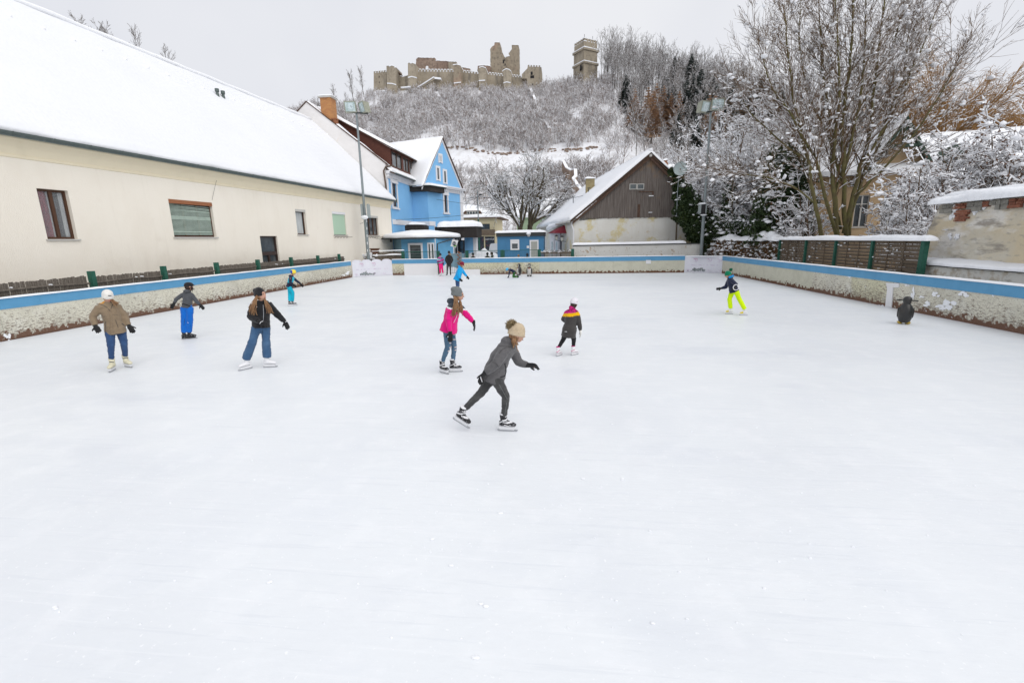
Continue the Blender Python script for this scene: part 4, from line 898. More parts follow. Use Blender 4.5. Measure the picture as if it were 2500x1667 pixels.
# boarded gable made of single boards
mb = MB(); rs = random.Random(8); u = -.1
sl1 = (ap[1] - zw) / (ap[0] - 0.05)
rt = BU(1660, 470); sl2 = sl1 * 1.06
def topz(u): return ap[1] - .18 - (ap[0] - u) * sl1 if u < ap[0] else ap[1] - .18 - (u - ap[0]) * sl2
while u < ub - .1:
    w_ = rs.uniform(.13, .21); a, b = u, u + w_ - rs.uniform(.004, .015); z0 = zw - rs.uniform(.0, .05); d = rs.uniform(.05, .075)
    za, zb_ = topz(a), topz(b); u += w_
    if max(za, zb_) < z0 + .05: continue
    za = max(za, z0 + .02); zb_ = max(zb_, z0 + .02)
    mb.hexa([fb.P(a, z0, d), fb.P(b, z0, d), fb.P(b, z0, .03), fb.P(a, z0, .03), fb.P(a, za, d), fb.P(b, zb_, d), fb.P(b, zb_, .03), fb.P(a, za, .03)])
mb.build('gable_boards', M['timber'], root=bn)
mb = MB(); mb.prism([fb.P(0, zw, .0), fb.P(ub, zw, .0), fb.P(ub, topz(ub), 0), fb.P(ap[0], topz(ap[0]), .0), fb.P(0, topz(0), 0)] if topz(ub) > zw else [fb.P(0, zw, .0), fb.P(ub, zw, .0), fb.P(ap[0], topz(ap[0]), .0)], np.array([*(fb.n * -.2), 0])); mb.build('gable_backing', M['dark'], root=bn)
# louvred vents
for a, b in (((1537, 449), (1554, 463)), ((1555.5, 449), (1572, 463))):
    q = rect(fb, a, b, .08); mb = MB(); fw = .05
    mb.fbox(fb, q[0], q[1], q[2], q[2] + fw, .06, .12); mb.fbox(fb, q[0], q[1], q[3] - fw, q[3], .06, .12); mb.fbox(fb, q[0], q[0] + fw, q[2] + fw, q[3] - fw, .06, .12); mb.fbox(fb, q[1] - fw, q[1], q[2] + fw, q[3] - fw, .06, .12)
    v = mb.build('vent', M['sill'], root=bn); mb = MB(); mb.fbox(fb, q[0] + fw, q[1] - fw, q[2] + fw, q[3] - fw, .074, .08, 0)
    for k in range(5): z = q[2] + fw + (q[3] - q[2] - 2 * fw) * (k + .5) / 5; mb.fbox(fb, q[0] + fw, q[1] - fw, z - .016, z + .016, .085, .1, 1)
    mb.build('louvres', [M['dark'], M['galv']], parent=v, root=bn)
mb = MB()
q = rect(fb, (1559.5, 467.5), (1595, 469.5), .09); mb.fbox(fb, *q, .076, .095); q = rect(fb, (1593, 468), (1595.5, 480), .09); mb.fbox(fb, *q, .076, .095)
mb.build('hatch_frame', M['eave_brown'], root=bn)
mb = MB(); q = rect(fb, (1557, 499), (1562, 530), .09); mb.fbox(fb, *q, .076, .10); mb.build('hatch_post', M['eave_brown'], root=bn)
mb = MB()
for a, b in (((1584, 477.5), (1595, 479.5)), ((1583, 518), (1592, 519.5))): mb.fbox(fb, *rect(fb, a, b, .09), .09, .13)
mb.build('shelf_snow', M['snow'], root=bn)
# roof: left slope long, right slope; verge boards and snow
oh = .35; el = BU(1391, 536); ez_ = el[1] + .05; eu = -.25
rr_u = BU(1672, 465)[0]; 
T = (ap[0], ap[1] + .12); RU = ub + .5
ezr = T[1] - (RU - T[0]) * sl2
DP = -24
mb = MB()
for (ua, za) in ((eu, T[1] - (T[0] - eu) * sl1), (RU, ezr)):
    q = [fb.P(ua, za, oh), fb.P(T[0], T[1], oh), fb.P(T[0], T[1], DP), fb.P(ua, za, DP)]
    mb.hexa([np.array(p) - [0, 0, .16] for p in q] + [np.array(p) for p in q])
br_ = mb.build('roof', M['eave_brown'], root=bn)
ezl = T[1] - (T[0] - eu) * sl1
mb = MB(); mb.snow(fb.P(eu - .05, ezl, oh + .06), fb.P(T[0], T[1] + .02, oh + .06), fb.P(T[0], T[1] + .02, DP), fb.P(eu - .05, ezl, DP), .26, nu=26, nv=26, amp=.22, edge=.14)
mb.snow(fb.P(RU, ezr, oh + .02), fb.P(T[0], T[1] + .02, oh + .06), fb.P(T[0], T[1] + .02, DP), fb.P(RU, ezr, DP), .22, nu=20, nv=22, amp=.22, edge=.14)
mb.tube([fb.P(T[0], T[1] + .16, oh + .05 - k * 1.2) for k in range(20)], .17, 8)
mb.build('snow_cover', M['roof_snow'], parent=br_, root=bn, smooth=True)
mb = MB(); mb.tube([fb.P(T[0], T[1] - .2, oh + .08), fb.P(T[0], T[1] - .2, -.3)], .11, 8); mb.build('ridge_beam', M['sill'], root=bn)
mb = MB(); 
for ua, za in ((eu + .15, ezl + .0), (RU - .3, ezr + .0)):
    mb.hexa([fb.P(ua, za - .32, oh - .08), fb.P(T[0], T[1] - .42, oh - .08), fb.P(T[0], T[1] - .42, oh - .16), fb.P(ua, za - .32, oh - .16), fb.P(ua, za - .14, oh - .08), fb.P(T[0], T[1] - .15, oh - .08), fb.P(T[0], T[1] - .15, oh - .16), fb.P(ua, za - .14, oh - .16)])
mb.build('verge', M['eave_brown'], root=bn)
# front eave side: white pillar, downpipe, gutter, red awning, doors, lanterns
fl_ = Frame(fb.P(0, 0, DP)[:2], fb.P(0, 0, 0)[:2])
mb = MB(); mb.tube([fb.P(-.12, zw - .1, .06), fb.P(-.12, zw - .5, .06), fb.P(-.0, zw - .9, .12), fb.P(-.0, 0, .12)], .06, 7); mb.build('downpipe', M['trim'], root=bn)
mb = MB(); mb.tube([fb.P(eu - .1, ezl - .1, oh - .1), fb.P(eu - .1, ezl - .1, DP)], .09, 7); mb.build('gutter', M['sill'], root=bn)
mb = MB(); mb.fbox(fb, -1.35, -1.1, 0, 3.5, -13.2, -12.9); mb.build('pillar', M['trim'], root=bn)
aw = [gy(*p, y) for p, y in (((1336, 569), 48.0), ((1385.5, 571), 39.6), ((1385.5, 546), 39.6), ((1336, 562), 48.0))]
mb = MB(); mb.prism(aw, (.0, .0, 0.0001), 0); mb = MB()
B0 = [gy(1336, 570, 48), gy(1351, 569.5, 41.5), gy(1385.5, 569.5, 40.2), gy(1385.5, 545, 41.2), gy(1354, 560, 44.5)]
mb.poly([B0[0], B0[1], B0[4]]); mb.poly([B0[1], B0[2], B0[3], B0[4]]); mb.poly([p + np.array([.03, .3, 0]) for p in (B0[1], B0[2], B0[3], B0[4])]); awn = mb.build('awning', M['awning'], root=bn)
mb = MB(); mb.snow(gy(1336, 563, 46.5), gy(1372, 547, 42.5), gy(1372, 547, 42.5) + [0.2, 2.5, .5], gy(1336, 563, 46.5) + [0.2, 2.5, .5], .25, nu=6, nv=3, edge=.15); mb.build('snow_cover', M['snow'], parent=awn, root=bn, smooth=True)
fx = Frame(gy(1338, 600, 45.5)[:2], gy(1398, 600, 40.5)[:2])
mb = MB(); mb.fbox(fx, 0, fx.L * .45, 0, 3.0, -.3, -.2, 0); mb.fbox(fx, fx.L * .45, fx.L * .76, 0, 3.0, -.3, -.19, 1); mb.fbox(fx, fx.L * .76, fx.L, 0, 3.1, -.3, -.05, 2); mb.build('entrance_wall', [M['trim'], M['red_brick'], M['barn_white']], root=bn)
for a in (.06, .26): 
    mb = MB(); mb.fbox(fx, fx.L * a, fx.L * (a + .14), .2, 2.5, -.2, -.14); dd2 = mb.build('door', M['trim'], root=bn)
    mb = MB(); mb.fbox(fx, fx.L * (a + .04), fx.L * (a + .09), .7, 2.2, -.14, -.13); mb.build('pane', M['glass_pale'], parent=dd2, root=bn)
mb = MB(); mb.fbox(fx, fx.L * .47, fx.L * .57, .1, 2.6, -.19, -.1); mb.build('door', M['door_brown'], root=bn)
mb = MB(); mb.fbox(fx, fx.L * .82, fx.L * .92, .9, 2.0, -.05, -.03); mb.build('niche', M['sill'], root=bn)
for px, py, y in ((1358, 581, 40.5), (1372, 583, 39.5)):
    c = gy(px, py, y); mb = MB(); mb.tube([c + [0, 0, -.17], c + [0, 0, .12]], [.09, .15], 6, 1); mb.tube([c + [0, 0, .12], c + [0, 0, .26]], [.19, .03], 6, 0); mb.tube([c + [0, 0, -.2], c + [0, 0, -.17]], [.06, .1], 6, 0); mb.tube([c + [.05, 0, -.2], c + [.35, .4, -.25]], .02, 5, 0)
    tag(mb.build('wall_lantern', [M['black'], M['lantern_glass']], loc=c), 'black iron wall lantern with pale glass, %s of the pair at the barn entrance' % ('left' if px < 1365 else 'right'), 'lantern', 'wall lanterns at the barn entrance')
# chimney on the barn roof
yc_ = 46
a = gy(1430.5, 455, yc_); b = gy(1452, 436, yc_)
mb = MB(); mb.box(a[0], b[0], yc_, yc_ + .9, a[2] - 1.5, b[2]); chb = mb.build('chimney', M['chimney_yellow'], root=bn)
mb = MB(); mb.snow((a[0] - .06, yc_ - .06, b[2]), (b[0] + .06, yc_ - .06, b[2]), (b[0] + .06, yc_ + 1, b[2]), (a[0] - .06, yc_ + 1, b[2]), .2, nu=4, nv=3, amp=.6, edge=.12); mb.build('snow_cap', M['snow'], parent=chb, root=bn, smooth=True)
for px, py0, py1, y in ((1399.5, 498, 480, 47), (1437, 480, 459, 45)):
    mb = MB(); mb.tube([gy(px, py0, y), gy(px, py1, y)], .035, 5); mb.tube([gy(px - 3, py1 + 1, y), gy(px + 5, py1 - 1, y)], .03, 5); mb.build('roof_stub', M['darkmetal'], root=bn)

# low white wall in front of the barn
lw = Frame((.62, 35.55), gy(1712, 600, 36.1)[:2]); lr = thing('garden_wall', 'low white peeling wall with snow on top, between the barn and the rink', 'wall', (*lw.P(4.5, 0)[:2], 0))
mb = MB(); mb.fbox(lw, 0, lw.L, 0, 1.93, -.4, 0); mb.build('wall_body', M['low_white'], root=lr)
mb = MB(); mb.fbox(lw, -.04, lw.L, 1.93, 2.0, -.45, .06); mb.build('coping', M['darkmetal'], root=lr)
mb = MB(); mb.snow(lw.P(-.05, 2.0, .08), lw.P(lw.L * .88, 2.0, .08), lw.P(lw.L * .88, 2.0, -.5), lw.P(-.05, 2.0, -.5), .17, nu=20, nv=3, amp=.3, edge=.12); mb.build('snow_cap', M['snow'], root=lr, smooth=True)

# house with red chimney behind the barn
rh = thing('red_chimney_house', 'snow roofed house with a red chimney peeping over the barn ridge', 'house', (*gy(1640, 500, 62)[:2], 0))
mb = MB(); a = gy(1615, 460, 62); b = gy(1730, 420, 62); mb.box(a[0], b[0], 62, 70, 0, b[2] - 1.2); mb.build('wall', M['tan'], root=rh)
mb = MB(); mb.prism([(a[0] - .5, 61.6, b[2] - 1.2), (b[0] + .5, 61.6, b[2] - 1.2), (b[0] + .5, 65, b[2] + 1.2), (a[0] - .5, 65, b[2] + 1.2)], (0, .3, .35)); mb.build('roof_snow', M['roof_snow'], root=rh)
a = gy(1618, 404, 61.9); b = gy(1630, 393, 61.9); mb = MB(); mb.box(a[0], b[0], 61.5, 62.2, a[2] - 2.5, b[2]); ch = mb.build('chimney', M['redbox'], root=rh)
mb = MB(); mb.snow((a[0] - .05, 61.45, b[2]), (b[0] + .05, 61.45, b[2]), (b[0] + .05, 62.25, b[2]), (a[0] - .05, 62.25, b[2]), .25, nu=3, nv=3, edge=.15); mb.build('snow_cap', M['snow'], parent=ch, root=rh, smooth=True)

# ================================================================== OLD TAN HOUSE (right, behind the trees)
oc = np.array(gy(2205, 500, 33.0)[:2]); od = np.array([math.cos(R(-12)), math.sin(R(-12))])
fo = Frame(oc - od * 7.9, oc + od * 0.2); OU = fo.uz
ohs = thing('tan_house', 'old tan house with dark carved gable and tall windows behind the big bare tree', 'house', (*fo.P(fo.L / 2, 0)[:2], 0))
ow1 = rect(fo, (2160, 474), (2184, 553)); ow2 = rect(fo, (2091, 474), (2114, 553))
ow1 = (ow1[0], ow1[1], ow1[2], ow1[3]); ow2 = (ow2[0], ow2[1], ow1[2], ow1[3]); 
ze = OU(2200, 440)[1] + .4; mb = MB(); wall_holes(mb, fo, 0, fo.L, 0, ze, [ow2, ow1], .22)
mb.poly([fo.P(fo.L, 0), fo.P(fo.L, 0, -9), fo.P(fo.L, ze, -9), fo.P(fo.L, ze)])
mb.fbox(fo, 0, fo.L, ow1[3] + .55, ow1[3] + .7, 0, .1); mb.build('wall', M['tan'], root=ohs)
for q in (ow1, ow2): window(ohs, fo, q, frame='sill', fw=.06, mull=1, rows=(.72,), depth=.1)
tip = OU(2205, 292); gu0 = OU(2105, 385)[0]; gu1 = tip[0] * 2 - gu0; 
mb = MB(); mb.prism([fo.P(gu0, ze, -.1), fo.P(gu1, ze, -.1), fo.P(tip[0], tip[1] - .3, -.1)], np.array([*(fo.n * -.3), 0])); mb.build('gable', M['tan'], root=ohs)
mb = MB()
for ua in (gu0 - .4, gu1 + .4):
    za = ze - .4 * (tip[1] - ze) / (tip[0] - gu0)
    for d0, d1, o, h_ in ((.55, .65, -.35, .35), (-.1, .6, 0, .12)):
        mb.hexa([fo.P(ua, za + o, d1), fo.P(tip[0], tip[1] + o, d1), fo.P(tip[0], tip[1] + o, d0), fo.P(ua, za + o, d0), fo.P(ua, za + o + h_, d1), fo.P(tip[0], tip[1] + o + h_, d1), fo.P(tip[0], tip[1] + o + h_, d0), fo.P(ua, za + o + h_, d0)])
mb.fbox(fo, tip[0] - 1.2, tip[0] + 1.2, tip[1] - 1.7, tip[1] - 1.5, .5, .62); mb.fbox(fo, tip[0] - .08, tip[0] + .08, tip[1] - 1.6, tip[1] - .1, .5, .6)
mb.build('bargeboard', M['greenwood'], root=ohs)
mb = MB(); rz = tip[1] - .2
mb.hexa([fo.P(-.5, ze, .5), fo.P(fo.L + .5, ze, .5), fo.P(fo.L + .5, rz, -4.5), fo.P(-.5, rz, -4.5), fo.P(-.5, ze + .3, .5), fo.P(fo.L + .5, ze + .3, .5), fo.P(fo.L + .5, rz + .3, -4.5), fo.P(-.5, rz + .3, -4.5)])
mb.hexa([fo.P(gu0 - .4, za + .13, .7), fo.P(tip[0], tip[1] + .13, .7), fo.P(tip[0], tip[1] + .13, -4), fo.P(gu0 - .4, za + .13, -4), fo.P(gu0 - .4, za + .38, .7), fo.P(tip[0], tip[1] + .38, .7), fo.P(tip[0], tip[1] + .38, -4), fo.P(gu0 - .4, za + .38, -4)])
mb.build('roof_snow', M['roof_snow'], root=ohs)
a = OU(2165, 371); mb = MB(); q = rect(fo, (2152, 366), (2166, 386), -.1); 
window(ohs, fo, q, frame='sill', depth=.05, fw=.06, mull=1, sill=False)
# lower neighbour with big snow roof and small dormer at the right edge
nh = thing('snow_roof_house', 'house with broad snowy roof and small green dormer behind the masonry wall', 'house', (*gy(2400, 500, 40)[:2], 0))
fn_ = Frame(gy(2225, 470, 38)[:2], gy(2640, 470, 36)[:2]); zn0 = fn_.uz(2380, 455)[1]; zn1 = gy(2380, 332, 45)[2]
mb = MB(); mb.fbox(fn_, 0, fn_.L, 0, zn0, -8, 0); mb.build('wall', M['tan'], root=nh)
mb = MB(); mb.snow(fn_.P(-.5, zn0, .6), fn_.P(fn_.L, zn0, .6), fn_.P(fn_.L, zn1, -7), fn_.P(-.5, zn1, -7), .3, nu=16, nv=10, edge=.2); mb.fbox(fn_, -.3, fn_.L, zn0 - .2, zn0, -7, .55); mb.build('roof_snow', M['roof_snow'], root=nh, smooth=False)
dm = fn_.uz(2338, 395, -1.2); mb = MB(); mb.fbox(fn_, dm[0] - .55, dm[0] + .55, dm[1] - .9, dm[1] + .55, -4, -1.2); mb.build('dormer', M['greenwood'], root=nh)
window(nh, fn_, (dm[0] - .42, dm[0] + .42, dm[1] - .7, dm[1] + .4), frame='sill', depth=1.16, fw=.06, sill=False)
mb = MB(); mb.prism([fn_.P(dm[0] - .8, dm[1] + .5, -1.0), fn_.P(dm[0] + .8, dm[1] + .5, -1.0), fn_.P(dm[0], dm[1] + 1.25, -1.0)], np.array([*(fn_.n * -3), 0])); mb.build('dormer_roof', M['greenwood'], root=nh)

# ================================================================== MASONRY WALL right
fm = Frame((13.55, 19.3), (13.3, 4.0)); mw = thing('masonry_wall', 'old masonry wall with crumbling ochre plaster and red brick under thick snow', 'wall', (*fm.P(7, 0)[:2], 0))
mz = 3.45
mb = MB()
nu, nv = 60, 14
prof = lambda u, v: .42 - .30 * v + .03 * mnoise.noise(Vector((u * .8, v * 3, 1)))       # battered face
end = lambda v: -.15 + .42 * v                                                              # slanting end
g_ = [[mb.vert(fm.P(end(j / nv) + (fm.L - end(j / nv)) * i / nu, 1.35 + (mz - 1.35) * j / nv, prof(i * .25, j / nv))) for i in range(nu + 1)] for j in range(nv + 1)]
for j in range(nv):
    for i in range(nu): mb.face([g_[j][i], g_[j][i + 1], g_[j + 1][i + 1], g_[j + 1][i]], 0)
bk_ = [mb.vert(fm.P(end(j / nv), 1.35 + (mz - 1.35) * j / nv, -.5)) for j in range(nv + 1)]
for j in range(nv): mb.face([bk_[j], g_[j][0], g_[j + 1][0], bk_[j + 1]], 0)
mb.fbox(fm, .3, fm.L, 1.35, mz - .01, -.5, .05, 0)
mb.build('plaster_face', M['old_plaster'], root=mw, smooth=True)
mb = MB(); rs = random.Random(4); u = .45
while u < fm.L - .3:                                # broken coping: bricks and grey stones of single size
    w_ = rs.uniform(.16, .42); kind = 1 if rs.random() < .5 else 0
    for r_ in range(3 if kind == 0 else 2):
        hh = .085 if kind == 0 else .14; z = mz - .02 - (r_ + 1) * (hh + .008)
        if rs.random() < (1, .9, .6)[r_]: mb.fbox(fm, u + rs.uniform(0, .03), u + w_ - .012, z, z + hh, 0.0, .185 + .03 * r_ + rs.uniform(.0, .05), kind)
    u += w_
for k in range(5): mb.fbox(fm, 1.15 + rs.uniform(0, .1), 1.75 + rs.uniform(-.1, .1), mz - .62 + k * .075, mz - .555 + k * .075, .1, .25 + rs.uniform(.0, .012), 0)
mb.build('coping_bricks', [M['roughbrick'], M['stone']], root=mw)
mb = MB(); mb.snow(fm.P(.12, mz, .40), fm.P(fm.L, mz, .40), fm.P(fm.L, mz + .02, -.25), fm.P(.12, mz + .02, -.25), .30, nu=60, nv=6, amp=.35, edge=.15, seed=2)
mb.snow(fm.P(-.1, mz + .17, -.15), fm.P(fm.L, mz + .17, -.15), fm.P(fm.L, mz + .2, -.7), fm.P(-.1, mz + .2, -.7), .24, nu=60, nv=6, amp=.2, edge=.13, seed=3)
for k in range(26):                                 # drips clinging to the face
    u = rs.choice([.9, 2.1, 2.3, 3.9, 4.2, 6, 7.5]) + rs.uniform(-.3, .3); z = mz - rs.uniform(.0, .38); v = (z - 1.35) / (mz - 1.35)
    for _ in range(6): mb.ball(fm.P(u + rs.gauss(0, .09), z + rs.gauss(0, .07), prof(u, v) + .035), (.03, rs.uniform(.03, .10), rs.uniform(.02, .08)), k=7, m=5)
for px, py, a_, b_ in ((2322, 576, .05, .09), (2340, 574, .09, .09), (2375, 636, .11, .05), (2312, 561, .09, .02)):
    u, z = fm.uz(px, py, .3); [mb.ball(fm.P(u + rs.gauss(0, a_ * .7), z + rs.gauss(0, b_ * .7), .33), (.035, a_ * rs.uniform(.3, .8), b_ * rs.uniform(.3, .8)), k=7, m=5) for _ in range(6)]
mb.build('snow_cover', M['snow'], root=mw, smooth=True)
# lower plinth with snow ledge
fq = Frame(gx(2211, 645, 12.55)[:2], (12.15, 4.0)); zq = 1.36
mb = MB(); mb.fbox(fq, 0, fq.L, 0, zq, -1.2, 0); mb.build('plinth', M['base_plaster'], root=mw)
mb = MB(); mb.fbox(fq, -.06, fq.L, zq, zq + .03, -1.2, .06); mb.build('ledge_edge', M['darkmetal'], root=mw)
mb = MB(); mb.snow(fq.P(-.1, zq + .03, .08), fq.P(fq.L, zq + .03, .08), fq.P(fq.L, zq + .16, -1.0), fq.P(-.1, zq + .16, -1.0), .12, nu=50, nv=6, amp=.7, edge=.1, seed=4); mb.build('ledge_snow', M['snow'], root=mw, smooth=True)

# ================================================================== FENCES
# left picket fence with green posts
fF = Frame((-15.95, -5), (-15.95, 32.8)); pf = thing('picket_fence', 'weathered brown picket fence with green posts between the cream house and the rink', 'fence', (*fF.P(19, 0)[:2], 0))
posts = [2.0, 6.0, 10.4, 14.6] + [fF.uz(p, 660)[0] for p in (217, 396, 527, 629, 711, 777, 829)]
posts = sorted(posts); posts = [p for i, p in enumerate(posts) if i == 0 or p - posts[i - 1] > .8]
for p in posts:
    mb = MB(); mb.fbox(fF, p - .075, p + .075, 0, 1.70, -.02, .14); mb.build('post', M['greenpost'], root=pf)
rs = random.Random(9); ends = posts + [fF.L]
for i in range(len(posts)):
    a, b = ends[i] + .09, (ends[i + 1] - .09); mb = MB(); u = a; tilt0 = rs.uniform(-.03, .03); tilt1 = rs.uniform(-.03, .03)
    while u < b - .05:
        w_ = rs.uniform(.05, .062); t = (u - a) / (b - a); zt = 1.52 + tilt0 * (1 - t) + tilt1 * t + rs.uniform(-.018, .018); tl = rs.uniform(-.01, .01)
        mb.hexa([fF.P(u, .3, .0), fF.P(u + w_ - .008, .3, .0), fF.P(u + w_ - .008, .3, -.02), fF.P(u, .3, -.02), fF.P(u + tl, zt, .0), fF.P(u + w_ - .008 + tl, zt, .0), fF.P(u + w_ - .008 + tl, zt, -.02), fF.P(u + tl, zt, -.02)])
        u += w_ + .004
    mb.build('paling', M['fencewood'], root=pf)
    mb = MB(); n = 6; pts = [fF.P(a + (b - a) * k / n, 1.33 + tilt0 * .8 + .02 * math.sin(k * 1.3 + i) - .0 * k, .03) for k in range(n + 1)]
    mb.tube(pts, [(.022, .036)] * (n + 1), 6); mb.build('rail', M['fencewood'], root=pf)
mb = MB()
for k in range(22):
    u = rs.uniform(9, fF.L); mb.ball(fF.P(u, 1.37 + rs.uniform(-.02, .03), .035), (rs.uniform(.03, .11), .03, .022), k=6, m=4)
mb.build('clinging_snow', M['snow'], root=pf, smooth=True)
# heap of fence pieces in the corner and the far picket piece
fG = Frame(gy(893, 620, 36.0)[:2], gy(981, 620, 36.0)[:2]); pf2 = thing('picket_fence', 'collapsed snow covered picket fence piece behind the left corner board', 'fence', (*fG.P(1.4, 0)[:2], 0))
mb = MB(); u = 0.2
while u < fG.L:
    z = 1.62 + rs.uniform(-.02, .02); mb.fbox(fG, u, u + .045, 1.3, z + .1 * (u / fG.L), -.5, -.47); mb.fbox(fG, u, u + .05, .6, 1.38 + rs.uniform(-.05, .02), .0, .03); u += .066
mb.build('paling', M['slatwood'], root=pf2)
mb = MB(); mb.snow(fG.P(.3, 1.74, -.42), fG.P(fG.L, 1.78, -.42), fG.P(fG.L, 1.78, -.6), fG.P(.3, 1.74, -.6), .07, nu=10, nv=2, edge=.05); mb.snow(fG.P(.0, 1.40, .1), fG.P(fG.L, 1.46, .1), fG.P(fG.L, 1.42, -.4), fG.P(0, 1.42, -.4), .08, nu=12, nv=3, amp=1, edge=.05)
for k in range(40):
    c = fG.P(rs.uniform(-1.6, .9), 1.2 + rs.uniform(0, .42), rs.uniform(-.3, .3)); mb.ball(c, (rs.uniform(.05, .2), rs.uniform(.05, .15), rs.uniform(.03, .1)), k=8, m=5)
mb.build('snow_cover', M['snow'], root=pf2, smooth=True)
mb = MB()
for k in range(30):
    c = np.array(fG.P(rs.uniform(-1.8, .8), 1.0 + rs.uniform(0, .3), rs.uniform(-.3, .3))); v_ = np.array([rs.uniform(-.5, .5), rs.uniform(-.2, .2), rs.uniform(.05, .35)]); mb.tube([c, c + v_], .018, 4)
mb.build('broken_slats', M['slatwood'], root=pf2)
pl = thing('planter', 'brown planter box standing on the collapsed fence by the left light pole', 'planter', gy(915, 617, 36.6))
c = gy(915, 612, 36.6); mb = MB(); mb.box(c[0] - .3, c[0] + .3, c[1] - .15, c[1] + .15, c[2] - .25, c[2] + .12); mb.box(c[0] - .36, c[0] + .36, c[1] - .2, c[1] + .2, c[2] + .12, c[2] + .18); mb.build('box', M['planter'], root=pl)
# green posts and mesh panels along the far side
ym = 35.0
fM = Frame((-13.0, ym), (1.0, ym)); mf = thing('mesh_fence', 'green wire mesh fence with thick green posts behind the far rink wall', 'fence', (*fM.P(8, 0)[:2], 0))
for px in (984, 1070, 1140, 1227, 1317, 1398):
    u = fM.uz(px, 620)[0]; mb = MB(); mb.fbox(fM, u - .11, u + .11, 0, 1.74, -.1, .1); mb.build('post', M['greenpost'], root=mf)
for a, b in ((991, 1067), (1143, 1222), (1232, 1313)):
    ua, ub_ = fM.uz(a, 620)[0], fM.uz(b, 620)[0]; mb = MB(); zt = 1.70
    for z in (zt, .7): mb.tube([fM.P(ua, z), fM.P(ub_, z)], .022, 6)
    for u in (ua, ub_): mb.tube([fM.P(u, .6), fM.P(u, zt)], .022, 6)
    for k in range(1, 22): u = ua + (ub_ - ua) * k / 22; mb.tube([fM.P(u, .7), fM.P(u, zt)], .005, 3, caps=False)
    for k in range(1, 10): z = .7 + (zt - .7) * k / 10; mb.tube([fM.P(ua, z), fM.P(ub_, z)], .005, 3, caps=False)
    mb.build('mesh_panel', M['greenpost'], root=mf)
ua, ub_ = fM.uz(1319, 620)[0], fM.uz(1396, 620)[0]; mb = MB(); u = ua
while u < ub_: mb.fbox(fM, u, u + .05, .8, 1.62 + rs.uniform(-.06, .1), .0, .02); u += .085
mb.fbox(fM, ua, ub_, 1.42, 1.5, -.04, 0); mb.build('paling', M['slatwood'], root=mf)
mb = MB()
for k in range(30): mb.ball(fM.P(rs.uniform(ua, ub_), 1.52 + rs.uniform(-.02, .14), .0), (.05, .04, .035), k=6, m=4)
mb.build('clinging_snow', M['snow'], root=mf, smooth=True)
# right slatted fence
fW = Frame(gx(1905, 610, 12.25)[:2], gx(2258, 610, 12.25)[:2]); sf = thing('slatted_fence', 'brown horizontal slat fence with green posts and a roll of snow on top', 'fence', (*fW.P(fW.L / 2, 0)[:2], 0))
pp = [0.0] + [fW.uz(p, 620)[0] for p in (1968, 2041, 2131)] + [fW.L]
for i, p in enumerate(pp): mb = MB(); wd = .06 if i < 4 else .09; mb.fbox(fW, p - wd, p + wd, 0, 2.22, -.06, .10); mb.build('post', M['greenpost'], root=sf)
for i in range(4):
    a, b = pp[i] + .06, pp[i + 1] - .06; mb = MB(); n = 11
    for k in range(n):
        z = .72 + k * .137; ph_ = k % 2; m_ = 6
        for j in range(m_):
            ua, ub_ = a + (b - a) * j / m_, a + (b - a) * (j + 1) / m_; o0 = .018 * math.sin((j + ph_ * 3) * math.pi / 3 * 1.0); o1 = .018 * math.sin((j + 1 + ph_ * 3) * math.pi / 3 * 1.0)
            mb.hexa([fW.P(ua, z, o0 + .01), fW.P(ub_, z, o1 + .01), fW.P(ub_, z, o1), fW.P(ua, z, o0), fW.P(ua, z + .118, o0 + .01), fW.P(ub_, z + .118, o1 + .01), fW.P(ub_, z + .118, o1), fW.P(ua, z + .118, o0)])
    mb.build('slat_panel', M['slatwood'], root=sf)
    mb = MB()
    for t in (.33, .66): u = a + (b - a) * t; mb = MB(); mb.fbox(fW, u - .02, u + .02, .7, 2.2, .03, .05); mb.build('batten', M['slatwood'], root=sf)
mb = MB(); mb.snow(fW.P(-.3, 2.2, .16), fW.P(fW.L + .25, 2.2, .16), fW.P(fW.L + .25, 2.2, -.2), fW.P(-.3, 2.2, -.2), .2, nu=40, nv=3, amp=.35, edge=.12)
for k in range(34): mb.ball(fW.P(rs.uniform(0, fW.L), 1.0 + rs.random() * 1.1, .035), (.03, rs.uniform(.03, .12), rs.uniform(.012, .04)), k=6, m=4)
mb.build('snow_cap', M['snow'], root=sf, smooth=True)
# ================================================================== CASTLE RUIN
KY = 225.0
def K(x, y, dy=0.0): return gy(900 + x / 5.345, 80 + y / 5.345, KY + dy)
cas = thing('castle_ruin', 'long ruined stone castle with crenellated walls and broken keep on the snowy hill', 'castle', K(1100, 740))
def kpr(name, pts, dy, th, mat, snowtops=True, par=None):
    mb = MB(); P = [K(x, y, dy) for x, y in pts]; mb.prism(P, (0, th, 0), 0)
    n = len(P); cen = sum(p[2] for p in P) / n
    if snowtops:
        for i in range(n):
            a, b = P[i], P[(i + 1) % n]
            if abs(b[0] - a[0]) > .25 and abs(b[2] - a[2]) < .9 * abs(b[0] - a[0]) and (a[2] + b[2]) / 2 > cen - 1 and b[0] > a[0]:
                mb.hexa([a + [0, -.15, 0], b + [0, -.15, 0], b + [0, th, 0], a + [0, th, 0], a + [0, -.1, .32], b + [0, -.1, .32], b + [0, th, .32], a + [0, th, .32]], 1)
    return mb.build(name, [M[mat], M['snow']], root=cas)
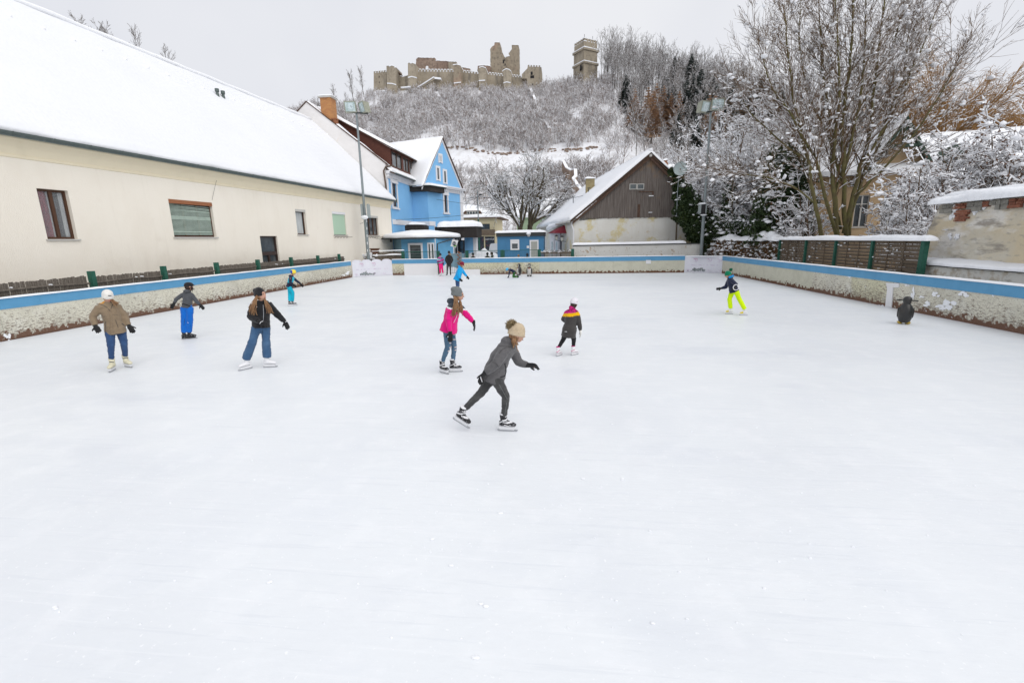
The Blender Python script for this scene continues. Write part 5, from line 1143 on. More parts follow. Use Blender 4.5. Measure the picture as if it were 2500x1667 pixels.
def teeth(x0, y0, x1, y1, n, h=22, fr=.62):
    out_ = []
    for i in range(n):
        a = x0 + (x1 - x0) * i / n; b = x0 + (x1 - x0) * (i + fr) / n; c = x0 + (x1 - x0) * (i + 1) / n
        f = lambda x: y0 + (y1 - y0) * (x - x0) / (x1 - x0)
        out_ += [(a, f(a)), (b, f(b)), (b, f(b) + h)] + ([(c, f(c) + h)] if i < n - 1 else [(c, f(c) + h)])
    return out_
def cren(name, x0, y0, x1, y1, yb, n, dy, th, mat='castle', h=22): return kpr(name, teeth(x0, y0, x1, y1, n, h) + [(x1, yb), (x0, yb)], dy, th, mat)
ro = random.Random(6)
def rag(pts, amp=4, step=14):
    o = []
    for i in range(len(pts) - 1):
        (a, b), (c, d) = pts[i], pts[i + 1]; n = max(1, int(math.hypot(c - a, d - b) / step))
        for k in range(n): t = k / n; o.append((a + (c - a) * t + ro.uniform(-amp, amp) * (k > 0), b + (d - b) * t + ro.uniform(-amp, amp) * (k > 0)))
    return o + [pts[-1]]
t = cren('tower', 66, 508, 232, 494, 790, 5, -1, 8, h=20)
for r in ((132, 566, 142, 588), (134, 638, 143, 662)):
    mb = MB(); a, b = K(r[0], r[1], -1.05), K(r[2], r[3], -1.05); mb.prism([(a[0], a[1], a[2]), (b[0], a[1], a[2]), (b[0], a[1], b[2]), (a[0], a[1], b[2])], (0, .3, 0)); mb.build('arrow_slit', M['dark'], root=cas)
kpr('tower', [(232, 436), (262, 434), (268, 448), (300, 432), (330, 440), (338, 462), (358, 455), (362, 675), (370, 800), (228, 800), (238, 670)], -4, 8, 'castle')
kpr('timber_roof', [(362, 490), (406, 524), (380, 560), (366, 560)], -1, 4, 'eave_brown', False)
kpr('curtain_wall', [(355, 578), (430, 572), (436, 582), (470, 575), (520, 560), (522, 800), (350, 800)], 1, 3, 'castle')
kpr('tower', [(512, 402), (530, 392), (552, 408), (572, 396), (602, 412), (608, 408), (622, 590), (632, 820), (516, 800)], -4, 8, 'castle')
kpr('palace_ruin', rag([(615, 500), (618, 352), (642, 326), (760, 330), (868, 334), (876, 366), (960, 372), (1042, 376), (1046, 500)], 3, 12), 14, 3, 'castle_dark')
kpr('palace_ruin', rag([(1042, 500), (1042, 378), (1146, 384), (1152, 402), (1160, 500)], 3, 12), 13, 4, 'castle')
kpr('palace_ruin', rag([(1150, 500), (1196, 452), (1322, 472), (1334, 510)], 2, 14), 10, 3, 'castle_dark')
mb = MB(); a, b = K(744, 434, 13.9), K(780, 476, 13.9); mb.prism([(a[0], a[1], b[2]), (b[0], a[1], b[2]), (b[0], a[1], a[2] - .4), ((a[0] + b[0]) / 2, a[1], a[2]), (a[0], a[1], a[2] - .4)], (0, .3, 0)); mb.build('snowy_opening', M['snow'], root=cas)
cren('curtain_wall', 618, 484, 1108, 488, 800, 12, 0, 4, h=24)
kpr('tower', [(1100, 428), (1150, 420), (1198, 432), (1206, 460), (1210, 820), (1112, 820), (1106, 460)], -4, 8, 'castle_keep')
cren('curtain_wall', 1204, 495, 1430, 520, 800, 6, 0, 4, h=22)
kpr('tower', [(1420, 490), (1440, 462), (1482, 450), (1528, 466), (1536, 500), (1540, 820), (1440, 820), (1432, 520)], -4, 8, 'castle')
kpr('broken_wall', rag([(1418, 500), (1424, 436), (1500, 430), (1588, 436), (1590, 520)], 4, 12), 6, 3, 'castle_dark')
cren('curtain_wall', 1535, 522, 1756, 548, 800, 6, 0, 4, h=22)
kpr('tower', [(1744, 512), (1766, 490), (1800, 478), (1836, 490), (1858, 508), (1860, 820), (1764, 820), (1756, 530)], -4, 8, 'castle')
cren('curtain_wall', 1857, 556, 2070, 574, 820, 6, 0, 4, h=20)
kpr('keep_ruin', rag([(1587, 560), (1587, 214), (1612, 182), (1640, 166), (1645, 131), (1712, 131), (1724, 205), (1745, 260), (1770, 312), (1790, 335), (1800, 420), (1800, 560)], 2.5, 16), 8, 6, 'castle_keep')
kpr('keep_ruin', rag([(1798, 560), (1788, 318), (1842, 308), (1826, 272), (1868, 218), (1868, 161), (1956, 166), (1962, 560)], 2.5, 16), 9, 5, 'castle_keep')
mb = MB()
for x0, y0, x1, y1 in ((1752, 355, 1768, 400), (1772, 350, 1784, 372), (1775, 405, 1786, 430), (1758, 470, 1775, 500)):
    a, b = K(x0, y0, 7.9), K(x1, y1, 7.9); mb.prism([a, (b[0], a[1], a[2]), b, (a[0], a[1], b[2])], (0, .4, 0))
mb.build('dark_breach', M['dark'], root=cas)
gt_ = kpr('gatehouse', [(1998, 545), (2072, 466), (2078, 424)] + teeth(2078, 424, 2254, 432, 5, 20, .55) + [(2258, 840), (2066, 840), (2064, 600), (2000, 600)], -2, 9, 'castle')
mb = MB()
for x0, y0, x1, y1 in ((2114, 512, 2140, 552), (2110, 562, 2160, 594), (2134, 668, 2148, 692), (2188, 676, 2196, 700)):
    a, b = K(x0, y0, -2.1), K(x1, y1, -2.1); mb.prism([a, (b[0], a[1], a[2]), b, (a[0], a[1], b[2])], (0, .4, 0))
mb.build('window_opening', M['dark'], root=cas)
mb = MB()
for (a, b) in (((240, 668), (300, 670)), ((300, 670), (358, 686)), ((514, 592), (560, 580)), ((560, 580), (626, 596)), ((1112, 665), (1204, 655)), ((1438, 634), (1520, 628)), ((1758, 664), (1800, 650)), ((1800, 650), (1852, 660)), ((2066, 745), (2256, 752))):
    p, q = K(*a, -4.2), K(*b, -4.2); mb.hexa([p, q, q + [0, .5, 0], p + [0, .5, 0], p + [0, 0, .4], q + [0, 0, .4], q + [0, .5, .4], p + [0, .5, .4]])
mb.build('ledge_snow', M['snow'], root=cas)
kpr('ramp_wall', [(640, 715), (850, 590), (940, 600), (945, 622), (860, 612), (650, 742)], -7, 1, 'castle')
kpr('ramp_wall', [(856, 600), (936, 608), (940, 740), (846, 740)], -5.5, 3, 'castle')
for a, b in (((636, 722), (850, 586)), ((860, 604), (944, 612)), ((90, 772), (215, 766)), ((420, 722), (545, 712))):
    mb = MB(); p, q = K(*a, -7.4), K(*b, -7.4); mb.hexa([p, q, q + [0, 1, 0], p + [0, 1, 0], p + [0, 0, .45], q + [0, 0, .45], q + [0, 1, .45], p + [0, 1, .45]]); mb.build('ramp_snow', M['snow'], root=cas)

# detached keep
TY = 225.0; Q = lambda px, py, dy=0: gy(px, py, TY + dy)
tw = thing('castle_tower', 'square stone tower with two snowy ledges and battlements, standing alone left of the forest', 'tower', Q(1430, 195))
e = Q(1424, 150)                                         # front vertical edge of the square plan
def tw_ring(z0, z1, grow, name, mat='castle'):
    x0, xm, x1 = Q(1402, 150)[0] - grow, Q(1425, 150)[0], Q(1457.5, 150)[0] + grow
    base = [(xm, TY - 3 - grow), (x1, TY + 1), (x1 - 3, TY + 9), (x0, TY + 3)]
    mb = MB(); mb.prism([(x, y, z0) for x, y in base], (0, 0, z1 - z0)); mb.build(name, M[mat], root=tw); return base
zz = lambda y: Q(1430, y)[2]
tw_ring(zz(230), zz(161), .3, 'base'); b1 = tw_ring(zz(160.5), zz(156), .8, 'ledge'); tw_ring(zz(156), zz(128), .15, 'shaft'); b2 = tw_ring(zz(128), zz(123), .8, 'ledge'); b3 = tw_ring(zz(123), zz(107), .0, 'top')
mb = MB()
for b_, z in ((b1, zz(156)), (b2, zz(123))): 
    mb.prism([(x, y, z) for x, y in b_], (0, 0, .35))
for i in range(4):
    a, b = np.array(b3[i]), np.array(b3[(i + 1) % 4]); n = 5
mb.build('ledge_snow', M['snow'], root=tw)
mb = MB(); ms = MB()
for i in range(4):
    a, b = np.array(b3[i]), np.array(b3[(i + 1) % 4]); n = 5; inn = (np.mean(np.array(b3), 0) - (a + b) / 2); inn = inn / np.linalg.norm(inn) * .8
    for k in range(n):
        p, q = a + (b - a) * (k + .04) / n, a + (b - a) * (k + .66) / n; z = zz(107)
        mb.hexa([(*p, z), (*q, z), (*(q + inn), z), (*(p + inn), z), (*p, z + 1.1), (*q, z + 1.1), (*(q + inn), z + 1.1), (*(p + inn), z + 1.1)])
        ms.hexa([(*p, z + 1.1), (*q, z + 1.1), (*(q + inn), z + 1.1), (*(p + inn), z + 1.1), (*p, z + 1.4), (*q, z + 1.4), (*(q + inn), z + 1.4), (*(p + inn), z + 1.4)])
        p, q = a + (b - a) * (k + .66) / n, a + (b - a) * (k + 1.04) / n; ms.hexa([(*p, z), (*q, z), (*(q + inn), z), (*(p + inn), z), (*p, z + .3), (*q, z + .3), (*(q + inn), z + .3), (*(p + inn), z + .3)])
mb.build('battlement', M['castle'], root=tw); ms.build('battlement_snow', M['snow'], root=tw)
mb = MB(); mb.tube([Q(1427, 102, 2), Q(1427, 84, 2)], .08, 4); mb.tube([Q(1447, 104, 2), Q(1447, 89, 2)], .08, 4); mb.build('mast', M['darkmetal'], root=tw)
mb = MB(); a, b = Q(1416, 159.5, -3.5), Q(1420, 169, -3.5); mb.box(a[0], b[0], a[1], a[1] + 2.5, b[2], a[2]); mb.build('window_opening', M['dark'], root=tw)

# ruined walls on the slope
def slope_wall(name, label, pts, Y0, Y1, th, hgt):
    root = None; n = len(pts); P = []
    for i, (px, py) in enumerate(pts):
        y = Y0 + (Y1 - Y0) * i / (n - 1); P.append(gy(px, py, y))
    root = thing(name, label, 'wall', P[-1]); mb = MB(); ms = MB()
    for i in range(n - 1):
        a, b = P[i], P[i + 1]; h = np.array([0, 0, hgt])
        mb.hexa([a - h, b - h, b - h + [th, .5, 0], a - h + [th, .5, 0], a, b, b + [th, .5, 0], a + [th, .5, 0]])
        ms.hexa([a, b, b + [th, .5, 0], a + [th, .5, 0], a + [0, 0, .2], b + [0, 0, .2], b + [th, .5, .2], a + [th, .5, .2]])
    mb.build('wall_body', M['castle_dark'], root=root); ms.build('snow_cap', M['snow'], root=root)
slope_wall('ruined_wall', 'thin snow topped wall running down the slope from the castle gatehouse', [(1292, 216), (1300, 234), (1308, 258), (1318, 276), (1328, 296), (1338, 314)], 215, 160, .9, 1.6)
slope_wall('ruined_wall', 'short ruined stone wall zigzag on the lower slope above the barn roof', [(1372, 394), (1380, 410), (1392, 417), (1401, 414), (1402, 430), (1396, 436), (1406, 452), (1418, 466), (1426, 473)], 120, 100, .7, 2.2)

# ================================================================== POLES
def floodpole(label, px_b, py_b, px_t, py_t, Y, lamps, boxes, boxmat):
    b = gy(px_b, py_b, Y); t = gy(px_t, py_t, Y); root = thing('floodlight_pole', label, 'light pole', (b[0], Y, 0))
    x = (b[0] + t[0]) / 2; mb = MB(); mb.tube([(x, Y, 0), (x, Y, 4.6)], [.12, .12], 10); mb.tube([(x, Y, 4.6), (x, Y, t[2])], [.095, .07], 10); mb.build('pole', M['galv'], root=root, smooth=False)
    mb = MB(); q = [gy(a, c, Y - .1) for a, c in lamps[0]]; mb.tube(q, .05, 5); mb.build('crossarm', M['darkmetal'], root=root)
    for (lx, ly, yaw) in lamps[1]:
        c = gy(lx, ly, Y - .1); ca, sa = math.cos(yaw), math.sin(yaw)
        fr = Frame((c[0] - .42 * ca, c[1] - .42 * sa), (c[0] + .42 * ca, c[1] + .42 * sa))
        mb = MB(); tl = lambda z, d: (z, d)
        mb.hexa([fr.P(0, c[2] - .36, .10), fr.P(fr.L, c[2] - .36, .10), fr.P(fr.L - .1, c[2] - .30, -.35), fr.P(.1, c[2] - .30, -.35), fr.P(0, c[2] + .36, .28), fr.P(fr.L, c[2] + .36, .28), fr.P(fr.L - .1, c[2] + .33, -.22), fr.P(.1, c[2] + .33, -.22)])
        fl2 = mb.build('floodlight', pm('lamp_housing', (.30, .31, .26), rough=.5) if 'lh' not in M else M['lh'], root=root)
        mb = MB(); o = .012; mb.poly([fr.P(.07, c[2] - .29, .118 + o), fr.P(fr.L - .07, c[2] - .29, .118 + o), fr.P(fr.L - .07, c[2] + .29, .262 + o), fr.P(.07, c[2] + .29, .262 + o)], 0)
        mb.poly([fr.P(.27, c[2] - .2, .14 + o + .006), fr.P(fr.L - .2, c[2] - .2, .14 + o + .006), fr.P(fr.L - .2, c[2] + .24, .25 + o + .006), fr.P(.27, c[2] + .24, .25 + o + .006)], 1)
        mb.build('glass', [M['glass_pale'], pm('reflector', (.62, .72, .74), rough=.2, spec=.7) if 'rf' not in M else M['rf']], parent=fl2, root=root)
    for r in boxes:
        a = gy(r[0], r[1], Y - .1); b_ = gy(r[2], r[3], Y - .1)
        mb = MB(); mb.prism([(a[0], a[1] - .12, b_[2]), (b_[0], a[1] - .12, b_[2]), (b_[0], a[1] - .12, a[2]), ((a[0] + b_[0]) / 2, a[1] - .12, a[2] + .06), (a[0], a[1] - .12, a[2])], (0, .3, 0)); mb.build('loudspeaker', M[boxmat], root=root)
    return root, x
M['lh'] = pm('lamp_housing', (.33, .34, .27), [L((.22, .22, .17), 6, .45, .7, .7)], rough=.5); M['rf'] = pm('reflector', (.60, .70, .72), [L((.3, .36, .37), 9, .5, .62, .7)], rough=.2, spec=.7)
r_, x_ = floodpole('tall galvanised floodlight pole in front of the cream house, left corner of the rink', 897, 632, 872, 266, 34.75, (((846, 274), (898, 278)), [(857, 263, .12), (889, 264, -.75)]), [(881, 500, 888, 534), (896, 500, 903, 532)], 'speaker_grey')
mb = MB(); mb.ball(gy(890, 531, 34.4), (.28, .12, .16)); 
for k in range(5): a = gy(895 + k * .6, 540 + k * 18, 34.62); mb.ball(a, (.03, .02, .12), k=6, m=4)
mb.build('stuck_snow', M['snow'], root=r_, smooth=True)
r_, x_ = floodpole('tall galvanised floodlight pole beside the ivy at the right corner of the rink', 1711, 622, 1736, 272, 35.6, (((1712, 277), (1764, 266)), [(1718, 263, .55), (1752, 257, -.15)]), [(1707, 500, 1711, 522), (1720, 498, 1723.5, 520)], 'speaker_grey')
mb = MB(); a, b = gy(1711.5, 500, 35.5), gy(1719.5, 523, 35.5); mb.box(a[0], b[0], 35.3, 35.5, b[2], a[2]); mb.build('dark_panel', M['black'], root=r_)
mb = MB(); a = gy(1715, 497.5, 35.4); mb.ball(a, (.3, .16, .07)); a = gy(1718, 525, 35.4); mb.ball(a, (.24, .14, .06)); mb.build('stuck_snow', M['snow'], root=r_, smooth=True)
# street lamp
st = thing('street_lamp', 'slim street lamp post, green below, with small lamp head between the canopy and the linden', 'street lamp', (*gy(1169, 610, 50)[:2], 0))
x = gy(1168, 540, 50)[0]; zt = gy(1167, 430, 50)[2]; mb = MB(); mb.tube([(x, 50, 0), (x, 50, 4.6)], .09, 8, 0); mb.tube([(x, 50, 4.6), (x, 50, gy(1167, 466, 50)[2])], [.06, .045], 8, 1); mb.build('pole', [M['greenpost'], M['galv']], root=st)
c = gy(1173, 475.5, 50); mb = MB(); mb.ball(c, (.2, .2, .09)); mb.tube([c, (x, 50, c[2] - .25)], .025, 5); mb.build('lamp_head', M['darkmetal'], root=st)
for q in ((1164, 556, 1168, 575), (1171, 553, 1176, 580)):
    a, b = gy(q[0], q[1], 49.9), gy(q[2], q[3], 49.9); mb = MB(); mb.box(a[0], b[0], 49.75, 49.9, b[2], a[2]); mb.build('grey_box', M['speaker_grey'], root=st)
# satellite dish on a wall pole
sd = thing('satellite_dish', 'grey satellite dish on a thin bent pole fixed to the barn gable', 'satellite dish', gy(1651, 525, 36.6))
mb = MB(); mb.tube([gy(1640, 526, 37.2), gy(1652, 526, 36.7), gy(1654, 470, 36.7), gy(1658, 424, 36.7)], [.025, .03, .03, .03], 6); mb.build('pole', M['galv'], root=sd)
c = gy(1661, 412, 36.55); mb = MB(); n = 20; D = np.array([-.25, -.93, .22]); D /= np.linalg.norm(D); U = np.cross(D, [0, 0, 1]); U /= np.linalg.norm(U); V_ = np.cross(U, D); rings = []
for r, dpt in ((.05, -.10), (.2, -.085), (.35, -.04), (.47, .0), (.475, .02), (.46, -.02), (.2, -.12)):
    rings.append([mb.vert(c + D * dpt + U * r * math.cos(2 * math.pi * i / n) + V_ * r * 1.06 * math.sin(2 * math.pi * i / n)) for i in range(n)])
for i in range(len(rings) - 1):
    for j in range(n): mb.face([rings[i][j], rings[i][(j + 1) % n], rings[i + 1][(j + 1) % n], rings[i + 1][j]])
mb.face(rings[0]); mb.build('dish', pm('dish_grey', (.36, .42, .42), rough=.5), root=sd, smooth=True)
mb = MB(); f_ = c + D * .35 + V_ * -.1; mb.ball(f_, .05); mb.tube([c - V_ * .42, f_], .015, 5); mb.tube([c - V_ * .3 + D * -.1, gy(1658, 424, 36.7)], .03, 5); mb.build('feed_arm', M['sill'], root=sd)

# cables
def cable(label, a, b, sag, r=.018, n=16):
    a, b = np.array(a, float), np.array(b, float); mb = MB(); mb.tube([a + (b - a) * t - np.array([0, 0, sag * 4 * t * (1 - t)]) for t in np.linspace(0, 1, n)], r, 4)
    tag(mb.build('cable', M['black'], loc=a), label, 'cable', 'overhead cables beyond the rink')
cable('black overhead cable running from the blue house bay wall across the street to the linden', gy(953, 537, 43), gy(1236, 510, 58), .25)
cable('black overhead cable from the linden tree to the first stub on the barn roof', gy(1236, 510, 58), gy(1399.5, 481, 47), .5)
cable('upper black cable from the blue house right window across to the far street', gy(1066, 487, 50), gy(1290, 505, 70), .3)
cable('black cable between the two stubs on the barn roof', gy(1330, 489, 60), gy(1437, 474, 45), .2)
cable('thin slack wire across the cream house wall to the left light pole', gy(852, 532, 38.0), gy(892, 539, 34.8), .35, .012)
cable('thin slack wire between the cream house corner and the left light pole', gy(905, 576, 36), gy(945, 583, 40.0), .15, .012)
cable('hair thin wire hanging down the cream house wall from the gutter', wf.P(wf.uz(527, 440)[0], 5.6, .06), wf.P(wf.uz(517, 488)[0], 4.6, .02), -.03, .006)

# white van
vn = thing('parked_van', 'white van parked beyond the mesh fence, seen from behind beside the blue container', 'van', (*gy(1206, 640, 52)[:2], 0))
a, b = gy(1193, 600, 52), gy(1226, 600, 52); vx0, vx1 = a[0], a[0] + 1.95
mb = MB(); w_ = vx1 - vx0
sec = [(0, .35), (0, 1.15), (.06, 1.55), (.16, 1.98), (.3, 2.08), (w_ - .3, 2.08), (w_ - .16, 1.98), (w_ - .06, 1.55), (w_, 1.15), (w_, .35)]
mb.prism([(vx0 + x, 52, z) for x, z in sec], (0, 3.2, 0)); mb.prism([(vx0 + x, 55.2, min(z, 1.2)) for x, z in sec], (0, 1.2, 0)); vb = mb.build('body', M['van'], root=vn)
mb = MB(); mb.box(vx0 + .25, vx0 + w_ / 2 - .04, 51.98, 52, 1.3, 1.8); mb.box(vx0 + w_ / 2 + .04, vx1 - .25, 51.98, 52, 1.3, 1.8); mb.build('rear_window', M['van'], root=vn)
for x in (vx0 + .02, vx1 - .16): mb = MB(); mb.box(x, x + .14, 51.95, 52.01, .75, 1.2); mb.build('tail_light', M['red_lens'], root=vn)
mb = MB(); mb.box(vx0 + .02, vx1 - .02, 51.9, 52, .35, .55); mb.box(vx0 + w_ / 2 - .3, vx0 + w_ / 2 + .3, 51.96, 51.99, .98, 1.08); mb.build('bumper', M['darkmetal'], root=vn)
for x in (vx0 + .1, vx1 - .3):
    for y in (52.8, 55.4): mb = MB(); mb.tube([(x, y, .33), (x + .2, y, .33)], .33, 14); mb.build('wheel', M['tyre'], root=vn)
# ploughed heap of snow before the street
mb = MB(); rs = random.Random(12)
def heap(mb, c, rx, ry, rz, seed, k=20, m=10):
    rings = []
    for i in range(m + 1):
        rr = 1 - i / m; row = []
        for j in range(k):
            a = 2 * math.pi * j / k; x, y = rx * rr * math.cos(a), ry * rr * math.sin(a)
            nzv = mnoise.noise(Vector((x * 1.2 + seed, y * 1.2, 0))) * .35 + mnoise.noise(Vector((x * 3.5 + seed, y * 3.5, 2))) * .18
            row.append(mb.vert((c[0] + x, c[1] + y, c[2] + rz * (1 - rr ** 1.8) + nzv * rz * (1 - rr))))
        rings.append(row)
    for i in range(m):
        for j in range(k): mb.face([rings[i][j], rings[i][(j + 1) % k], rings[i + 1][(j + 1) % k], rings[i + 1][j]])
c = gy(1160, 620, 46); heap(mb, (c[0], 46, -.06), 3.6, 1.6, 1.75, 1, 30, 14); tag(mb.build('snow_heap', M['snow'], loc=(c[0], 46, 0), smooth=True), 'ploughed heap of snow beyond the mesh fence in front of the shop', 'snow heap')
mb = MB(); c = gy(1112, 655, 36.2); heap(mb, (c[0], 36.2, -.06), 1.6, .9, 1.0, 4, 24, 10); tag(mb.build('snow_heap', M['snow'], loc=(c[0], 36.2, 0), smooth=True), 'small heap of snow right behind the open rink gate', 'snow heap')
# grey green bins and red sledges at the gate
for px, py, y, mt, lb in ((1104, 640, 35.6, 'pale_blue', 'pale blue locker box behind the standing man'),):
    c = gy(px, py, y); mb = MB(); mb.box(c[0] - .15, c[0] + .9, y, y + .4, 0, 1.45); mb.box(c[0] - .18, c[0] + .93, y - .03, y + .43, 1.45, 1.5); tag(mb.build('locker_box', M[mt], loc=(c[0], y, 0)), lb, 'box')
c = gy(1122, 640, 35.4); mb = MB()
for k in range(4): mb.tube([(c[0] - .2, 35.4, .5 + k * .3), (c[0] + .15, 35.35, .62 + k * .3), (c[0] - .1, 35.3, .74 + k * .3)], .05, 6)
mb.build('sledge_rack', M['redbox'], loc=(c[0], 35.4, 0)); tag(bpy.data.objects['sledge_rack'], 'red brown stack of sledges behind the open rink gate', 'sledge')

# ================================================================== PLANTS
def _nrm(v):
    l = math.sqrt(v[0] ** 2 + v[1] ** 2 + v[2] ** 2) + 1e-9; return (v[0] / l, v[1] / l, v[2] / l)
def grow(rng, starts, levels, lev=0, segs=None):
    """starts: (position, direction, length, radius); returns a list of (p0, p1, r0, r1, level)"""
    if segs is None: segs = []
    LV = levels[lev]; ns = LV['seg']; last = lev == len(levels) - 1
    for (p, d, ln, r) in starts:
        d = _nrm(d); pts = [p]; dirs = [d]; step = ln / ns; endr = r * LV.get('taper', .35)
        for i in range(ns):
            w = LV['wig']; u = LV['up']
            d = _nrm((d[0] + rng.gauss(0, w), d[1] + rng.gauss(0, w), d[2] + rng.gauss(0, w) + u))
            q = (p[0] + d[0] * step, p[1] + d[1] * step, p[2] + d[2] * step)
            segs.append((p, q, r + (endr - r) * i / ns, r + (endr - r) * (i + 1) / ns, lev)); p = q; pts.append(p); dirs.append(d)
        if not last:
            N = levels[lev + 1]; kids = []; n = N['n']; n = int(n) + (rng.random() < n - int(n))
            for k in range(n):
                t = N.get('t0', .25) + (1 - N.get('t0', .25)) * (k + rng.random()) / n; x = t * ns; i = min(ns - 1, int(x)); f_ = x - i
                a, b = pts[i], pts[i + 1]; dd = dirs[i + 1]
                pos = (a[0] + (b[0] - a[0]) * f_, a[1] + (b[1] - a[1]) * f_, a[2] + (b[2] - a[2]) * f_)
                ang = rng.uniform(*N['ang']); rv = _nrm((rng.gauss(0, 1), rng.gauss(0, 1), rng.gauss(0, 1) * N.get('flat', 1)))
                dt = rv[0] * dd[0] + rv[1] * dd[1] + rv[2] * dd[2]; side = _nrm((rv[0] - dd[0] * dt, rv[1] - dd[1] * dt, rv[2] - dd[2] * dt))
                c, s_ = math.cos(ang), math.sin(ang); nd = (dd[0] * c + side[0] * s_, dd[1] * c + side[1] * s_, dd[2] * c + side[2] * s_)
                L_ = ln * N['ratio'] * rng.uniform(.6, 1.25) * (1.15 - .55 * t); rr = max(N.get('rmin', .004), (r + (endr - r) * t) * N.get('rr', .55))
                kids.append((pos, nd, L_, rr))
            grow(rng, kids, levels, lev + 1, segs)
    return segs
def tubes(P0, P1, R0, R1, k=3):
    T = P1 - P0; T /= np.linalg.norm(T, axis=1, keepdims=True) + 1e-9
    ref = np.where(np.abs(T[:, 2:3]) > .9, [[1.0, 0, 0]], [[0, 0, 1.0]]); A = np.cross(T, ref); A /= np.linalg.norm(A, axis=1, keepdims=True); B = np.cross(T, A)
    an = 2 * np.pi * np.arange(k) / k; c, s = np.cos(an), np.sin(an)
    ring = A[:, None, :] * c[None, :, None] + B[:, None, :] * s[None, :, None]
    V = np.concatenate([P0[:, None] + ring * R0[:, None, None], P1[:, None] + ring * R1[:, None, None]], 1).reshape(-1, 3)
    n = len(P0); base = (np.arange(n) * 2 * k)[:, None, None]; j = np.arange(k); j2 = (j + 1) % k
    tri = np.stack([np.stack([j, j2, j2 + k], 1), np.stack([j, j2 + k, j + k], 1)], 1).reshape(-1, 3)
    return V, (base + tri[None]).reshape(-1, 3)
_ico = None
def icos():
    global _ico
    if _ico is None:
        import bmesh; bm = bmesh.new(); bmesh.ops.create_icosphere(bm, subdivisions=1, radius=1); bm.verts.ensure_lookup_table()
        _ico = (np.array([v.co[:] for v in bm.verts]), np.array([[v.index for v in f.verts] for f in bm.faces])); bm.free()
    return _ico
def blobs(C, S, rg):
    v, f = icos(); n = len(C)
    V = (v[None] * S[:, None, :] * (1 + .35 * rg.standard_normal((n, len(v), 1)).clip(-1, 1)) + C[:, None]).reshape(-1, 3)
    return V, (f[None] + (np.arange(n) * len(v))[:, None, None]).reshape(-1, 3)
def joinm(parts):
    V = []; Fa = []; mi = []; o = 0
    for (v, f, m) in parts:
        V.append(v); Fa.append(f + o); mi.append(np.full(len(f), m)); o += len(v)
    return np.concatenate(V), np.concatenate(Fa), np.concatenate(mi)
def segarr(segs):
    return np.array([s[0] for s in segs], float), np.array([s[1] for s in segs], float), np.array([s[2] for s in segs]), np.array([s[3] for s in segs]), np.array([s[4] for s in segs])
def snowset(P0, P1, R0, R1, rg, p, wmin, clump, csize, rmax=.12):
    """snow lying along the upper side of the branches, plus clumps caught in forks"""
    T = P1 - P0; ln = np.linalg.norm(T, axis=1); hz_ = np.sqrt(T[:, 0] ** 2 + T[:, 1] ** 2) / (ln + 1e-9)
    m = (hz_ > .35) & (rg.random(len(ln)) < p) & (R0 < rmax); a, b, r0, r1 = P0[m], P1[m], R0[m], R1[m]
    w0 = np.maximum(r0 * 1.15, wmin * rg.uniform(.5, 1.5, len(a))); w1 = np.maximum(r1 * 1.1, wmin * rg.uniform(.3, 1.2, len(a)))
    up = np.array([[0, 0, 1.0]]); parts = [(*tubes(a + up * (r0 + w0 * .55)[:, None], b + up * (r1 + w1 * .55)[:, None], w0, w1, 4), 0)]
    nc = int(len(ln) * clump)
    if nc:
        idx = rg.choice(len(ln), nc, p=(hz_ * (R0 < rmax) + .02) / (hz_ * (R0 < rmax) + .02).sum()); t = rg.random(nc)[:, None]
        C = P0[idx] * (1 - t) + P1[idx] * t; s = csize * rg.lognormal(0, .45, nc).clip(.3, 2.2); S = np.stack([s * rg.uniform(.8, 1.6, nc), s * rg.uniform(.8, 1.6, nc), s * rg.uniform(.5, 1, nc)], 1); C[:, 2] += S[:, 2] * .4
        parts.append((*blobs(C, S, rg), 0))
    V, Fa, _ = joinm(parts); return V, Fa
M['bark'] = pm('grey_brown_bark', (.085, .066, .048), [L((.15, .135, .07), 5, .45, .65, .8, st=(1, 1, .3)), L((.05, .04, .03), 12, .5, .7, .6)], rough=.9, bump=.01, bscale=30)
M['bark_moss'] = pm('mossy_bark', (.115, .095, .045), [L((.155, .145, .05), 3, .42, .62, .8), L((.06, .045, .03), 9, .5, .7, .7, st=(1, 1, .3))], rough=.9, bump=.012, bscale=26)
M['twig'] = pm('brown_twigs', (.12, .076, .044), [L((.19, .125, .07), 1.5, .45, .65, .8)], rough=.9)
M['twig_far'] = pm('far_grey_twigs', (.20, .18, .165), [L((.27, .245, .225), .4, .45, .6, .8)], rough=.95)
M['shrub_far'] = pm('far_rosy_twigs', (.27, .215, .19), [L((.36, .30, .27), .15, .42, .6, .8), L((.17, .135, .12), .3, .55, .7, .7)], rough=.95)
M['trunk_far'] = pm('far_trunks', (.085, .075, .065), rough=.95)
M['needles'] = pm('dark_needles', (.065, .085, .075), [L((.10, .12, .10), 1.5, .45, .65, .8)], rough=.9)
M['larch'] = pm('copper_needles', (.50, .33, .21), [L((.32, .20, .13), 1.0, .45, .65, .8)], rough=.95)
M['willow'] = pm('yellow_willow_twigs', (.36, .205, .08), [L((.26, .15, .06), .5, .45, .65, .8)], rough=.9)
M['ivy'] = pm('ivy_leaves', (.024, .045, .014), [L((.06, .085, .02), 2.5, .5, .65, .8), L((.012, .02, .008), 6, .5, .7, .6)], rough=.6)
M['hedge'] = pm('brown_hedge_leaves', (.17, .085, .038), [L((.085, .08, .035), 2.0, .45, .6, .8), L((.20, .11, .04), 5, .55, .7, .6)], rough=.8)
M['rustleaf'] = pm('withered_leaves', (.17, .085, .05), rough=.9)
SN = M['snow']; TS = pm('branch_snow', (.85, .86, .885), rough=.8, spec=.1); M['bsnow'] = TS
